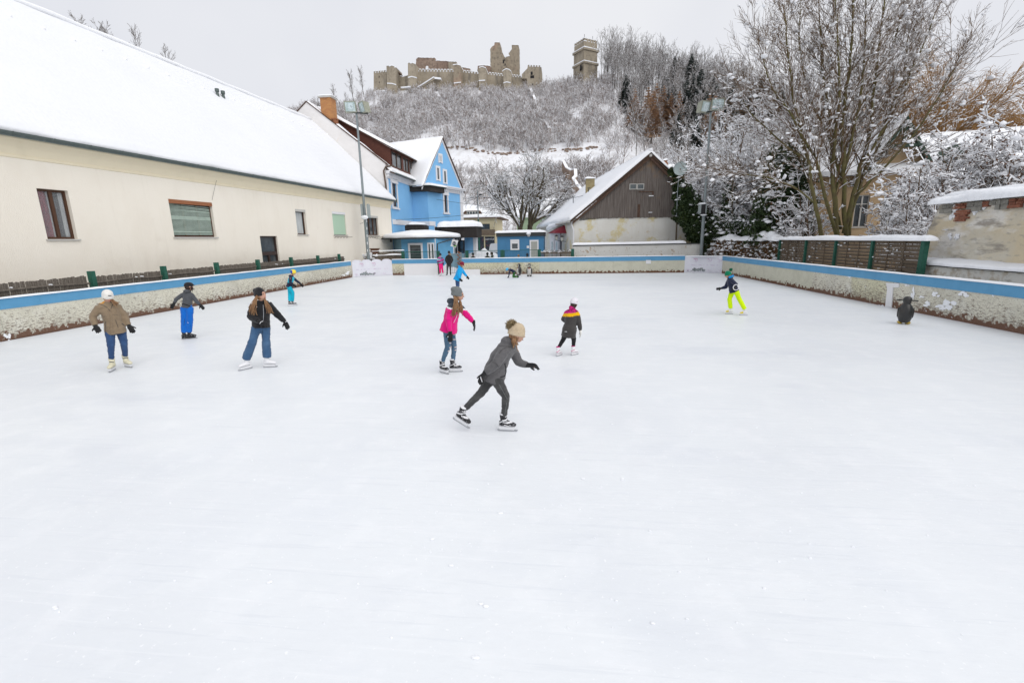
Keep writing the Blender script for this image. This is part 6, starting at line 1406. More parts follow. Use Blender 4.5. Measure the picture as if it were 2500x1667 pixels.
def add_tree(name, label, cat, segs, loc, thr, seed, kt=7, kc=3, snow=(.8, .02, .15, .07), mats=('bark', 'twig'), group=None, offset=None, rmax=.12, leaf=None, stems=()):
    rg = np.random.default_rng(seed); P0, P1, R0, R1, lv = segarr(segs); o = np.array(loc, float)
    P0 = P0 - o; P1 = P1 - o; root = thing(name, label, cat, loc, group)
    big = R0 > thr
    for nm, m, k, mt in (('trunk', big, kt, mats[0]), ('crown', ~big, kc, mats[1])):
        if m.any():
            V, Fa = tubes(P0[m], P1[m], R0[m] * 1.02, R1[m] * 1.02, k); parts = [(V, Fa, 0)]; ml = [M[mt]]
            if nm == 'crown' and leaf:
                idx = rg.choice(np.where(m)[0], leaf[0]); parts.append((*leafq(P1[idx], leaf[1], rg), 1)); ml.append(M[leaf[2]])
            V, Fa, mi = joinm(parts); me = npmesh(nm, V, Fa, ml, mi, smooth=(nm == 'trunk')); ob = bpy.data.objects.new(nm, me); COL.objects.link(ob); ob.parent = root
    if stems:
        mb = MB(); ms = MB()
        for sm in stems:
            mb.tube([p for p, r in sm], [r for p, r in sm], 9)
            for (p, r), (q, r2) in zip(sm[:-1], sm[1:]):
                if abs(q[0] - p[0]) + abs(q[1] - p[1]) > .38 * abs(q[2] - p[2]) and rg.random() < .7: ms.tube([(p[0], p[1], p[2] + r * .8), (q[0], q[1], q[2] + r2 * .8)], [r * .5, r2 * .5], 5)
        mb.build('trunk', M[mats[0]], root=root, smooth=True); ms.build('snow_strips', TS, root=root, smooth=True)
    V, Fa = snowset(P0, P1, R0, R1, rg, *snow, rmax=rmax); me = npmesh('snow_cover', V, Fa, [TS], smooth=True); ob = bpy.data.objects.new('snow_cover', me); COL.objects.link(ob); ob.parent = root
    return root
def leafq(C, size, rg):
    n = len(C); a = rg.standard_normal((n, 3)); a /= np.linalg.norm(a, axis=1, keepdims=True); b = np.cross(a, rg.standard_normal((n, 3))); b /= np.linalg.norm(b, axis=1, keepdims=True)
    s = (size * rg.uniform(.6, 1.4, n))[:, None]; V = np.stack([C - a * s, C + b * s * .6, C + a * s, C - b * s * .6], 1).reshape(-1, 3)
    f = np.array([[0, 1, 2], [0, 2, 3]]); return V, (f[None] + (np.arange(n) * 4)[:, None, None]).reshape(-1, 3)

# ---- the big multi-stemmed tree on the right: main stems follow the limbs seen in the photo
rng = random.Random(21); segs = []
stems = [
    (24.0, 0.3, [(2045, 600), (2040, 520), (2033, 430), (2032, 355), (2028, 290), (2008, 170), (2000, 50)], .17),
    (24.2, -.2, [(2066, 600), (2060, 500), (2058, 420), (2056, 300), (2074, 180), (2082, 50), (2088, -70)], .15),
    (24.1, .5, [(2060, 570), (2084, 470), (2110, 380), (2126, 310), (2138, 200), (2152, 60), (2165, -70)], .14),
    (23.6, -.6, [(2012, 600), (1992, 510), (1978, 410), (1955, 330), (1936, 240), (1922, 120), (1915, 30)], .13),
    (24.4, .8, [(2070, 590), (2078, 520), (2104, 440), (2150, 340), (2192, 250), (2235, 150), (2280, 40)], .13),
    (24.0, -.9, [(2044, 580), (2003, 430), (1988, 380), (1938, 290), (1885, 215), (1862, 140)], .11),
    (24.5, 1.0, [(2052, 560), (2036, 480), (2050, 400), (2078, 330), (2115, 240), (2172, 130), (2212, 10)], .11),
    (23.7, -1.1, [(2086, 480), (2150, 420), (2230, 330), (2290, 240), (2330, 170)], .08),
    (23.5, -1.3, [(1992, 500), (1935, 455), (1862, 430), (1800, 425)], .06),
    (24.0, 1.2, [(1985, 400), (1905, 345), (1845, 290), (1810, 240)], .07),
    (24.6, 1.4, [(2058, 450), (2020, 330), (1965, 210), (1950, 90), (1955, 0)], .09),
    (24.2, .9, [(2110, 390), (2165, 300), (2205, 190), (2225, 60)], .09), (24.0, .2, [(2060, 420), (2100, 250), (2110, 120), (2118, -50)], .09), (23.8, -.5, [(2032, 400), (2050, 250), (2045, 100), (2040, -60)], .09)]
LVB = [dict(seg=1, wig=0, up=0), dict(n=0, ang=(0, 0), ratio=0, seg=5, wig=.07, up=.03, taper=.3), dict(n=9, ang=(.3, .75), ratio=.5, rr=.5, seg=4, wig=.09, up=.045, taper=.35, rmin=.009, t0=.1), dict(n=5, ang=(.25, .7), ratio=.6, rr=.55, seg=3, wig=.09, up=.04, taper=.5, rmin=.0075, t0=.1)]
STT = []
for (yb, dy, pts, r0) in stems:
    yb += 4.6; r0 *= .86
    P = [tuple(gy(px, py, yb + dy * i / (len(pts) - 1) * 2)) for i, (px, py) in enumerate(pts)]; n = len(P)
    rs_ = [r0 * (1 - .75 * i / (n - 1)) for i in range(n)]; sm = []
    for i in range(n - 1):
        m_ = 3; a, b = P[i], P[i + 1]; prev = a
        for k in range(m_):
            t = (k + 1) / m_; q = tuple(a[j] + (b[j] - a[j]) * t + (rng.gauss(0, .04) if k < m_ - 1 else 0) for j in range(3)); sm.append((prev, rs_[i] + (rs_[i + 1] - rs_[i]) * k / m_)); prev = q
    sm.append((P[-1], rs_[-1])); STT.append(sm)
    tot = sum(math.dist(P[i], P[i + 1]) for i in range(n - 1))
    kids = []
    nk = int(tot * 2.3)
    for k in range(nk):
        t = .22 + .78 * (k + rng.random()) / nk; x = t * (n - 1); i = min(n - 2, int(x)); f_ = x - i; a, b = P[i], P[i + 1]; dd = _nrm([b[j] - a[j] for j in range(3)])
        ang = rng.uniform(.25, .7); rv = _nrm((rng.gauss(0, 1), rng.gauss(0, 1), rng.gauss(0, .6))); dt = sum(rv[j] * dd[j] for j in range(3)); sd_ = _nrm([rv[j] - dd[j] * dt for j in range(3)])
        kids.append((tuple(a[j] + (b[j] - a[j]) * f_ for j in range(3)), [dd[j] * math.cos(ang) + sd_[j] * math.sin(ang) for j in range(3)], rng.uniform(1.8, 4.2) * (1.2 - .4 * t), max(.014, rs_[i] * .34)))
    kids.append((P[-1], [P[-1][j] - P[-2][j] for j in range(3)], 2.2, rs_[-1]))
    grow(rng, kids, LVB, 1, segs)
base = gy(2050, 600, 28.6)
add_tree('big_bare_tree', 'big bare tree with many upright mossy stems in front of the tan house', 'tree', segs, (base[0], 28.6, 0), .045, 5, snow=(.22, .011, .034, .056), mats=('bark_moss', 'twig'), rmax=.14, stems=STT)

# ---- linden in the middle with thick pollarded limbs
rng = random.Random(4); bs = gy(1272, 575, 58); b2 = gy(1292, 572, 58.5); st_ = []
segs = []
for (bb, lean) in ((bs, -1), (b2, 1)):
    segs.append(((bb[0], bb[1], 0), (bb[0] + .1 * lean, bb[1], 4.2), .34, .30, 0))
    for k in range(9):
        a = lean * (-.3 + k * .19) + rng.uniform(-.1, .1); st_.append(((bb[0] + .1 * lean, bb[1], 3.3 + .12 * k), (math.sin(a) * 1.0, rng.uniform(-.6, .6), math.cos(a) + .15), rng.uniform(5.4, 8.0), .15))
LV = [dict(seg=6, wig=.13, up=.06, taper=.45), dict(n=7, ang=(.4, 1.0), ratio=.5, rr=.5, seg=5, wig=.16, up=.03, taper=.4, rmin=.03), dict(n=6, ang=(.4, 1.1), ratio=.55, rr=.5, seg=4, wig=.18, up=-.02, taper=.5, rmin=.018), dict(n=4, ang=(.4, 1.1), ratio=.6, rr=.6, seg=2, wig=.2, up=-.03, taper=.7, rmin=.014)]
grow(rng, st_, LV, 0, segs)
add_tree('linden_tree', 'bare linden with thick dark forked limbs and snowy twigs behind the blue container', 'tree', segs, (bs[0], 58, 0), .09, 6, snow=(.6, .026, .012, .07), mats=('bark', 'bark'), rmax=.3)

# ---- snow laden bushes and small trees of the garden on the right
def bush_segs(seed, h=4.2, n0=9, spread=.5):
    rng = random.Random(seed); st = []
    for k in range(n0):
        a = rng.uniform(0, 6.28); sp = rng.uniform(.1, spread); st.append(((rng.uniform(-.4, .4), rng.uniform(-.4, .4), 0), (math.cos(a) * sp, math.sin(a) * sp, 1), h * rng.uniform(.55, 1.0), .05 * h / 4.5))
    LVs = [dict(seg=6, wig=.1, up=.02, taper=.3), dict(n=(8 if h < 6 else 16), ang=(.5, 1.2), ratio=(.42 if h < 6 else .30), rr=.5, seg=4, wig=.15, up=-.01, taper=.4, rmin=.013, t0=.15), dict(n=6, ang=(.4, 1.1), ratio=.5, rr=.55, seg=3, wig=.2, up=-.01, taper=.5, rmin=.009), dict(n=3, ang=(.4, 1.1), ratio=.6, rr=.6, seg=2, wig=.2, up=0, taper=.7, rmin=.008)]
    return grow(rng, st, LVs)
protoB = []
for i in range(4):
    kw = dict(leaf=(2600, .04, 'rustleaf')) if i >= 2 else {}
    protoB.append(add_tree('snowy_tree', 'proto', 'tree', bush_segs(30 + i, 8.4 if i < 2 else 5.4, 8, .26 if i < 2 else .32), (0, 0, 0), .04, 60 + i, kt=5, kc=3, snow=(.8, .020, .12, .05), mats=('bark', 'twig'), rmax=.06, **kw))
spots = [  # px, Y, top pixel, kind, label
    (1700, 46, 385, 0, 'snow laden bare tree right behind the barn gable, above the ivy'), (1750, 44, 345, 1, 'snow laden bare tree just right of the right light pole'),
    (1795, 38.5, 360, 0, 'dense snow laden bare tree between the right light pole and the dark evergreen'), (1850, 37, 325, 1, 'tall snow laden bare tree left of the dark evergreen'),
    (1835, 36.5, 430, 2, 'low snow laden bare bush right above the brown hedge'), (1900, 37, 345, 0, 'snow laden bare tree in front of the dark evergreen'), (1955, 38, 320, 1, 'snow laden bare tree between evergreen and big tree stems'),
    (1770, 44, 295, 1, 'tall thin snowy tree behind the right light pole'), (1880, 43, 270, 0, 'tall snowy tree at the foot of the wooded hill above the evergreen'), (1985, 30, 455, 2, 'low snowy bush under the big bare tree'),
    (2262, 24, 425, 2, 'snow laden bush with withered leaves at the right corner of the tan house'), (2305, 26, 420, 3, 'snow laden bush with withered leaves behind the left end of the masonry wall'),
    (2365, 24.5, 375, 2, 'snow laden shrub with withered leaves in front of the green dormer'), (2430, 23.5, 345, 3, 'snow laden shrub with upright stems behind the masonry wall'), (2490, 23, 335, 2, 'snow laden shrub at the right edge above the masonry wall'),
    (2540, 24, 330, 3, 'snow laden shrub partly beyond the right edge'), (2275, 21.5, 500, 3, 'low snowy bush squeezed between the slatted fence and the masonry wall'), (2235, 29, 470, 3, 'snowy bush at the right corner of the tan house, lower than its neighbours'),
    (1725, 43, 400, 1, 'snow laden tree directly behind the ivy mass'), (1772, 40, 385, 0, 'snow laden tree whose twigs hang over the right end of the ivy'), (1818, 36.5, 395, 1, 'snow laden tree in front of the left end of the tan house'), (1870, 36, 390, 0, 'snow laden tree leaning before the evergreen crown'), (1945, 37, 400, 1, 'snow laden tree right beside the leftmost big tree stem'),
    (1665, 47, 400, 0, 'snow laden tree just above the barn roof verge'), (1840, 40, 330, 1, 'snow laden tree high behind the tan house left end')]
for i, (px, Y, ty, kd, lb) in enumerate(spots):
    c = gy(px, ty, Y); sc_ = c[2] / (7.6 if kd < 2 else 5.0); o = protoB[kd] if not protoB[kd].get('used') else dup(protoB[kd])
    if o is protoB[kd]: o['used'] = True
    o.location = (c[0], Y, 0); o.rotation_euler = (0, 0, i * 1.7); o.scale = (sc_,) * 3; o['label'] = lb; o['group'] = 'snow laden garden trees'; o['category'] = 'tree'

# ---- leaf masses: ivy, evergreen, hedge
def leafmass(name, label, cat, ells, n, size, mat, seed, snowp=.06, snows=.07, stem=True):
    rg = np.random.default_rng(seed); C = []
    vol = np.array([e_[3] * e_[4] * e_[5] for e_ in ells]) ** .7; cnt = (vol / vol.sum() * n).astype(int)
    for e_, k in zip(ells, cnt):
        v = rg.standard_normal((k, 3)); v /= np.linalg.norm(v, axis=1, keepdims=True); v *= (rg.random((k, 1)) ** .28); lump = 1 + .18 * np.sin(v[:, :1] * 9 + e_[0]) * np.cos(v[:, 2:] * 8); C.append(np.array(e_[:3]) + v * lump * np.array(e_[3:]))
    C = np.concatenate(C); o = np.array([np.mean([e_[0] for e_ in ells]), np.mean([e_[1] for e_ in ells]), 0]); C -= o; C = C[C[:, 2] > 0.02]
    root = thing(name, label, cat, o)
    V, Fa = leafq(C, size, rg); me = npmesh('foliage', V, Fa, [M[mat]]); ob = bpy.data.objects.new('foliage', me); COL.objects.link(ob); ob.parent = root
    mb = MB(); e_ = ells[0]; mb.tube([(ells[-1][0], ells[-1][1], 0), (e_[0], e_[1], e_[2])], [.09, .05], 6); mb.build('stem', M['bark'], root=root)
    top = C[(C[:, 2] > np.percentile(C[:, 2], 25))]; k = int(len(C) * snowp); idx = rg.choice(len(top), k); s = snows * rg.lognormal(0, .45, k)
    V, Fa = blobs(top[idx] + [0, 0, .03], np.stack([s * 1.3, s * 1.3, s * .7], 1), rg); me = npmesh('snow_cover', V, Fa, [TS], smooth=True); ob = bpy.data.objects.new('snow_cover', me); COL.objects.link(ob); ob.parent = root
    return root
def EL(px, py, Y, rx, ry, rz): c = gy(px, py, Y); return (*c, rx, ry, rz)
leafmass('ivy', 'dark green ivy mass climbing the right side of the barn gable', 'ivy', [EL(1656, 450, 37.2, .45, .5, .9), EL(1668, 480, 37.2, .8, .6, 1.0), EL(1680, 515, 37.0, 1.1, .8, 1.2), EL(1700, 545, 36.9, 1.15, .8, 1.1), EL(1722, 575, 36.8, 1.1, .8, .9), EL(1735, 605, 36.6, 1.0, .8, .9), EL(1640, 420, 37.2, .3, .2, .35), EL(1652, 432, 37.1, .3, .3, .4), EL(1690, 575, 37.0, .5, .4, .5), EL(1655, 533, 37.0, .5, .2, .2)], 22000, .085, 'ivy', 1, .008, .07)
leafmass('evergreen_tree', 'dark green evergreen behind the hedge, its crown half veiled by snowy branches', 'tree', [EL(1912, 410, 32.5, 1.2, 1, 1.5), EL(1925, 450, 32.5, 1.5, 1.2, 1.6), EL(1915, 500, 32.5, 1.9, 1.4, 1.6), EL(1920, 550, 32.5, 1.8, 1.4, 1.4), EL(1880, 545, 32, 1.2, 1, 1.0), EL(1900, 580, 32, 2.0, 1.2, 1.0)], 20000, .09, 'ivy', 2, .018, .09)
leafmass('evergreen_shrub', 'dark green shrub in the gap between the tan house and the masonry wall', 'shrub', [EL(2232, 500, 27, .5, .6, 1.1), EL(2240, 550, 26, .6, .6, 1.2), EL(2225, 470, 27, .4, .4, .7)], 4200, .075, 'ivy', 3, .05, .08)
leafmass('green_bush', 'dark ivy clad trunks left of the evergreen above the hedge', 'bush', [EL(1780, 500, 36, .5, .5, 1.4), EL(1800, 560, 35, .8, .6, 1.0), EL(1755, 560, 36, .9, .8, 1.1), EL(1835, 560, 34, .7, .5, .9)], 5200, .08, 'ivy', 7, .05, .08)
h0, h1_ = gx(1905, 600, 12.5), gx(1725, 600, 12.5)
hy = np.linspace(h0[1], 36.8, 12); leafmass('hedge', 'brown leaved hedge dusted with snow between the ivy and the slatted fence', 'hedge', [(12.55 - .02 * i - (max(0, y - 31) * .32), y, 1.25, .42, .75, .98) for i, y in enumerate(hy)], 30000, .05, 'hedge', 4, .055, .05)
mb = MB(); ya, yb_ = h0[1] - .2, 37.2
for (a, b) in (((12.5, ya), (12.5, 31)), ((12.5, 31), (10.6, 37.4))):
    mb.snow((a[0] - .35, a[1], 2.12), (b[0] - .35, b[1], 2.2), (b[0] + .5, b[1] + .2, 2.2), (a[0] + .5, a[1], 2.12), .3, nu=26, nv=4, amp=1.0, edge=.2, seed=5)
o = mb.build('snow_cover', M['snow'], root=bpy.data.objects['hedge'], smooth=True)
# second hidden slat fence bit left of the hedge
# ---- willow
rng = random.Random(14); wb = gy(2300, 330, 50); st_ = [((wb[0], 50, 8), (rng.gauss(0, .75), rng.gauss(0, .5), 1), rng.uniform(6.5, 10.5), .11) for k in range(60)]
segs = [((wb[0], 50, 0), (wb[0], 50, 8.2), .4, .34, 0)]
LV = [dict(seg=6, wig=.05, up=-.02, taper=.25), dict(n=12, ang=(.25, .6), ratio=.30, rr=.4, seg=5, wig=.06, up=-.07, taper=.35, rmin=.020, t0=.3), dict(n=9, ang=(.2, .6), ratio=.9, rr=.5, seg=6, wig=.05, up=-.24, taper=.5, rmin=.016)]
grow(rng, st_, LV, 0, segs)
add_tree('willow_tree', 'yellow brown weeping willow crown rising behind the tan house', 'tree', segs, (wb[0], 50, 0), .10, 9, snow=(.03, .02, .002, .13), mats=('bark', 'willow'), rmax=.2)

# ================================================================== HILL TREES
def fartree(seed, h, n1, spread, rt, slender=True, tw=.04):
    rng = random.Random(seed)
    LV = [dict(seg=7, wig=.03, up=.02, taper=.25), dict(n=n1, ang=(.25, .75), ratio=.34, rr=.4, seg=4, wig=.1, up=.09, taper=.4, rmin=tw * 1.2, t0=.35 if slender else .2), dict(n=5, ang=(.3, .8), ratio=.5, rr=.6, seg=3, wig=.14, up=.06, taper=.5, rmin=tw), dict(n=2.5, ang=(.3, .8), ratio=.6, rr=.7, seg=2, wig=.15, up=.04, taper=.6, rmin=tw * .8)]
    return grow(rng, [((0, 0, 0), (rng.uniform(-.04, .04), rng.uniform(-.04, .04), 1), h, rt)], LV)
def far_proto(name, seed, segs, mt, mc, sn):
    rg = np.random.default_rng(seed); P0, P1, R0, R1, lv = segarr(segs); root = thing(name, 'proto', 'tree', (0, 0, 0)); m = lv == 0
    V, Fa = tubes(P0[m], P1[m], R0[m], R1[m], 5); me = npmesh('trunk', V, Fa, [M[mt]]); ob = bpy.data.objects.new('trunk', me); COL.objects.link(ob); ob.parent = root
    V, Fa = tubes(P0[~m], P1[~m], R0[~m], R1[~m], 3); T = P1 - P0; hz_ = np.hypot(T[:, 0], T[:, 1]) / (np.linalg.norm(T, axis=1) + 1e-9); s = (~m) & (hz_ > .3) & (rg.random(len(hz_)) < sn)
    V2, F2 = tubes(P0[s] + [[0, 0, .05]], P1[s] + [[0, 0, .05]], R0[s] * 1.25, R1[s] * 1.25, 3); V, Fa, mi = joinm([(V, Fa, 0), (V2, F2, 1)])
    me = npmesh('crown', V, Fa, [M[mc], TS], mi); ob = bpy.data.objects.new('crown', me); COL.objects.link(ob); ob.parent = root
    return root
pb = [far_proto('bare_tree', 70 + i, fartree(80 + i, 15 + i, 17, .3, .15, True, .040), 'trunk_far', 'twig_far', .42) for i in range(5)]
ps = [far_proto('bare_tree', 90 + i, fartree(95 + i, 10, 16, .5, .13, False, .036), 'trunk_far', 'twig_far', .2) for i in range(2)]
def conifer(seed, h, mat, dens, sn, droop=.25):
    rg = np.random.default_rng(seed); C = []; parts = []; A = []; B = []; W0 = []; W1 = []; z = h * .16
    while z < h * .98:
        R_ = (1 - z / h) ** .8 * h * .25 + .2; n = int(6 + 5 * R_)
        for k in range(n):
            a = rg.uniform(0, 6.28); L_ = R_ * rg.uniform(.65, 1.15); p = np.array([0, 0, z]); q = p + [math.cos(a) * L_, math.sin(a) * L_, -L_ * droop * rg.uniform(.4, 1.6) + (.12 * L_)]
            A.append(p + (q - p) * .08); B.append(q); W0.append(.16 * R_ + .05); W1.append(.05)
        z += h * .032 / dens
    A, B, W0, W1 = map(np.array, (A, B, W0, W1)); mid = (A + B) / 2 + [0, 0, .1]
    rows = []
    for (p, q, w0, w1) in ((A, mid, W0 * .6, W0), (mid, B, W0, W1)):
        d = q - p; sd_ = np.cross(d, [0, 0, 1.0]); sd_ /= np.linalg.norm(sd_, axis=1, keepdims=True) + 1e-9
        V = np.stack([p - sd_ * w0[:, None], p + sd_ * w0[:, None], q + sd_ * w1[:, None], q - sd_ * w1[:, None]], 1)
        for (dz_, m) in ((0, 0), (-.18, 0), (.07, 1)):
            VV = V.copy(); 
            if m == 1:
                sel = rg.random(len(VV)) < sn; VV = VV[sel]; c = VV.mean(1, keepdims=True); VV = c + (VV - c) * .8
            else: VV = VV + rg.normal(0, .05, VV.shape)
            VV[..., 2] += dz_; f = np.array([[0, 1, 2], [0, 2, 3]]); rows.append((VV.reshape(-1, 3), (f[None] + (np.arange(len(VV)) * 4)[:, None, None]).reshape(-1, 3), m))
    V, Fa, mi = joinm(rows); root = thing('conifer', 'proto', 'tree', (0, 0, 0)); me = npmesh('crown', V, Fa, [M[mat], TS], mi); ob = bpy.data.objects.new('crown', me); COL.objects.link(ob); ob.parent = root
    mb = MB(); mb.tube([(0, 0, -1), (0, 0, h * .97)], [.2, .03], 6); mb.build('trunk', M['trunk_far'], root=root); return root
pc = [conifer(40 + i, 16 + 2 * i, 'needles', 1.0, .62) for i in range(3)]
pla = [conifer(50 + i, 14, 'larch', .6, .5, .02) for i in range(2)]
for o in pla: o.name = 'larch_tree'
used = set()
def place(proto, x, y, sc_, rz, label, group, z=None):
    if id(proto) in used: o = dup(proto)
    else: o = proto; used.add(id(proto))
    zz_ = float(hillz(x, y)) - .3 if z is None else z
    o.location = (x, y, zz_); o.rotation_euler = (0, 0, rz); o.scale = (sc_, sc_, sc_); o['label'] = label; o['group'] = group; return o
rng = random.Random(77); cnt = 0
LBF = ('tall thin bare tree in the dense snowy wood right of the castle tower', 'bare trees of the wood on the hill')
def at_px(px, Y): return gy(px, 300, Y)[0]
# crest rows first (they make the skyline), then down the slope
for row, (Y, p0, p1, n, s0) in enumerate(((232, 1462, 1960, 62, 1.0), (224, 1466, 1900, 44, 1.0), (240, 1475, 2000, 40, 1.1), (214, 1475, 1850, 30, .9), (203, 1480, 1820, 24, .9), (190, 1500, 1800, 14, .85), (176, 1520, 1800, 9, .8), (162, 1540, 1800, 8, .8), (148, 1540, 1850, 8, .8), (134, 1560, 1900, 7, .75))):
    for k in range(n):
        px = p0 + (p1 - p0) * (k + rng.random()) / n; y = Y + rng.uniform(-4, 4); hs_ = s0 * rng.uniform(.82, 1.12)
        if px < 1500 and Y > 220: hs_ *= 1.03
        place(rng.choice(pb), at_px(px, y), y, hs_, rng.uniform(0, 6.28), *LBF)
for k, (px, Y, s_) in enumerate([(1640, 222, 1.15), (1655, 224, .95), (1680, 214, 1.1), (1700, 222, .95), (1722, 228, .9), (1735, 214, .8), (1760, 226, 1.0), (1785, 220, .8), (1805, 226, 1.0), (1825, 218, .9), (1532, 190, .75), (1524, 194, .7), (1684, 196, 1.2), (1690, 204, 1.2), (1705, 190, 1.1), (1745, 196, 1.0), (1672, 176, 1.1), (1640, 182, .8), (1655, 160, .9), (1720, 176, 1.0), (1780, 184, 1.0), (1810, 190, 1.0), (1850, 210, 1.1), (1880, 215, 1.0), (1760, 160, .9), (1800, 165, .9), (1700, 145, .8), (1735, 140, .8), (1845, 180, 1.0), (1900, 200, 1.0), (1950, 215, 1.0), (2000, 220, 1.0), (1620, 205, .8), (1570, 225, .8)]):
    place(pc[k % 3], at_px(px, Y), Y, s_ * .95, k * 1.1, 'dark snow dusted spruce among the bare trees on the hill', 'spruces on the wooded hill')
for k, (px, Y, s_) in enumerate([(1600, 176, 1.2), (1618, 180, 1.1), (1636, 176, 1.0), (1655, 174, 1.1), (1580, 172, 1.15), (1548, 174, 1.0), (1728, 172, 1.2), (1742, 168, 1.25), (1755, 174, 1.1), (1592, 166, 1.2)]):
    place(pla[k % 2], at_px(px, Y), Y, s_, k * 1.3, 'copper coloured larch among the dark trees on the hill', 'copper larches on the hill')
for px, Y, h_, lb in ((868, 222, 1.3, 'tallest lone bare tree on the ridge left of the castle'), (893, 224, 1.15, 'lone bare tree on the ridge nearest to the castle wall'), (822, 215, 1.1, 'bare tree on the ridge right of the orange chimney'), (784, 205, .95, 'bare tree peeping left of the orange chimney'), (850, 218, .7, 'small bare bush tree on the ridge between two tall lone trees'), (836, 210, .6, 'small bare tree just below the ridge right of the chimney'), (762, 200, .75, 'leftmost small bare tree on the ridge')):
    place(ps[0] if Y % 2 else ps[1], at_px(px, Y), Y, h_, px, lb, 'lone trees on the ridge')
for px, tx, lb in ((172, 18, 'upright twigs above the cream house roof ridge, leftmost'), (200, 22, 'second cluster of twigs above the cream house ridge'), (228, 24, 'third cluster of twigs above the cream house ridge'), (262, 26, 'small gnarled bare branch above the cream house ridge'), (330, 28, 'larger bare branch top above the cream house ridge'), (402, 30, 'bare branch top above the cream house ridge, nearest to the vents')):
    c = gy(px, {172: 33, 200: 42, 228: 50, 262: 56, 330: 64, 402: 112}[px], tx + 8)
    place(ps[1], c[0], tx + 8, .3, px * .1, lb, 'twigs above the cream house roof', z=c[2] - 3.4)
# shrub cover of the slope: beyond counting, one object
rg = np.random.default_rng(3); SH = []
for i in range(6):
    P0, P1, R0, R1, lv = segarr(grow(random.Random(200 + i), [((random.Random(i * 9 + k).uniform(-.7, .7), random.Random(i * 5 + k).uniform(-.7, .7), 0), (math.cos(k * 2.1) * .3, math.sin(k * 2.1) * .3, 1), 3.4 + .3 * k, .06) for k in range(4)],
        [dict(seg=3, wig=.1, up=.03, taper=.5), dict(n=6, ang=(.3, .9), ratio=.45, rr=.6, seg=2, wig=.15, up=.05, taper=.6, rmin=.035), dict(n=3, ang=(.3, .9), ratio=.6, rr=.7, seg=1, wig=.15, up=.03, taper=.6, rmin=.028)]))
    V, Fa = tubes(P0, P1, R0, R1, 3); sel = rg.random(len(P0)) < .45; V2, F2 = tubes(P0[sel] + [[0, 0, .05]], P1[sel] + [[0, 0, .05]], np.maximum(R0[sel] * 1.3, .05), np.maximum(R1[sel] * 1.2, .045), 3); SH.append(joinm([(V, Fa, 0), (V2, F2, 1)]))
pts = []
while len(pts) < 4000:
    y = 92 + 146 * rg.random() ** .85; x = at_px(rg.uniform(690, 2150), y)
    px_ = 1380 + x / y * F; s = (y - 88) / 137
    terr = .385 < s < .457 and 1050 < px_ < 1475
    if terr and rg.random() < .985: continue
    dn = mnoise.noise(Vector((x * .045, y * .045, 0))) + .5 * mnoise.noise(Vector((x * .12, y * .12, 3)))
    wood = px_ > 1480
    lim = -.30 if s > .42 else (.3 if 1085 < px_ < 1300 and s < .36 else -.1)
    if dn < lim and rg.random() < .85: continue
    if wood and rg.random() < .72: continue
    if y > 216 and 905 < px_ < 1330 and y > 221: continue
    pts.append((x, y, rg.uniform(.55, 1.25) * (.75 if y > 205 and px_ < 1330 else .55 if (.33 < s <= .385 and 1050 < px_ < 1475) else 1)))
VV, FF, MI = [], [], []; o = 0
for (x, y, s) in pts:
    V, Fa, mi = SH[rg.integers(6)]; a = rg.uniform(0, 6.28); c, s_ = math.cos(a) * s, math.sin(a) * s
    W_ = np.stack([V[:, 0] * c - V[:, 1] * s_ + x, V[:, 0] * s_ + V[:, 1] * c + y, V[:, 2] * s + float(hillz(x, y)) - .15], 1); VV.append(W_); FF.append(Fa + o); MI.append(mi); o += len(V)
me = npmesh('shrub_cover', np.concatenate(VV), np.concatenate(FF), [M['shrub_far'], TS], np.concatenate(MI)); sc_o = bpy.data.objects.new('shrub_cover', me); COL.objects.link(sc_o); sc_o['kind'] = 'stuff'; sc_o['label'] = 'leafless brown shrubs dusted with snow covering the castle hill'; sc_o['category'] = 'shrubs'
# rocks along the terrace edge
mb = MB(); rs = random.Random(3)
for k in range(150):
    px = rs.uniform(1090, 1460); Y = 88 + 137 * (.458 + .010 * math.sin(px * .03) + rs.uniform(-.004, .006)); x = at_px(px, Y)
    if rs.random() < .35 and px < 1380: continue
    mb.ball((x, Y, float(hillz(x, Y)) + .1), (rs.uniform(.2, .7), .3, rs.uniform(.12, .4)), k=6, m=4)
o = mb.build('rock_edge', M['castle_dark']); o['kind'] = 'stuff'; o['label'] = 'broken dark rock edge above the snowy terrace on the hill'; o['category'] = 'rocks'
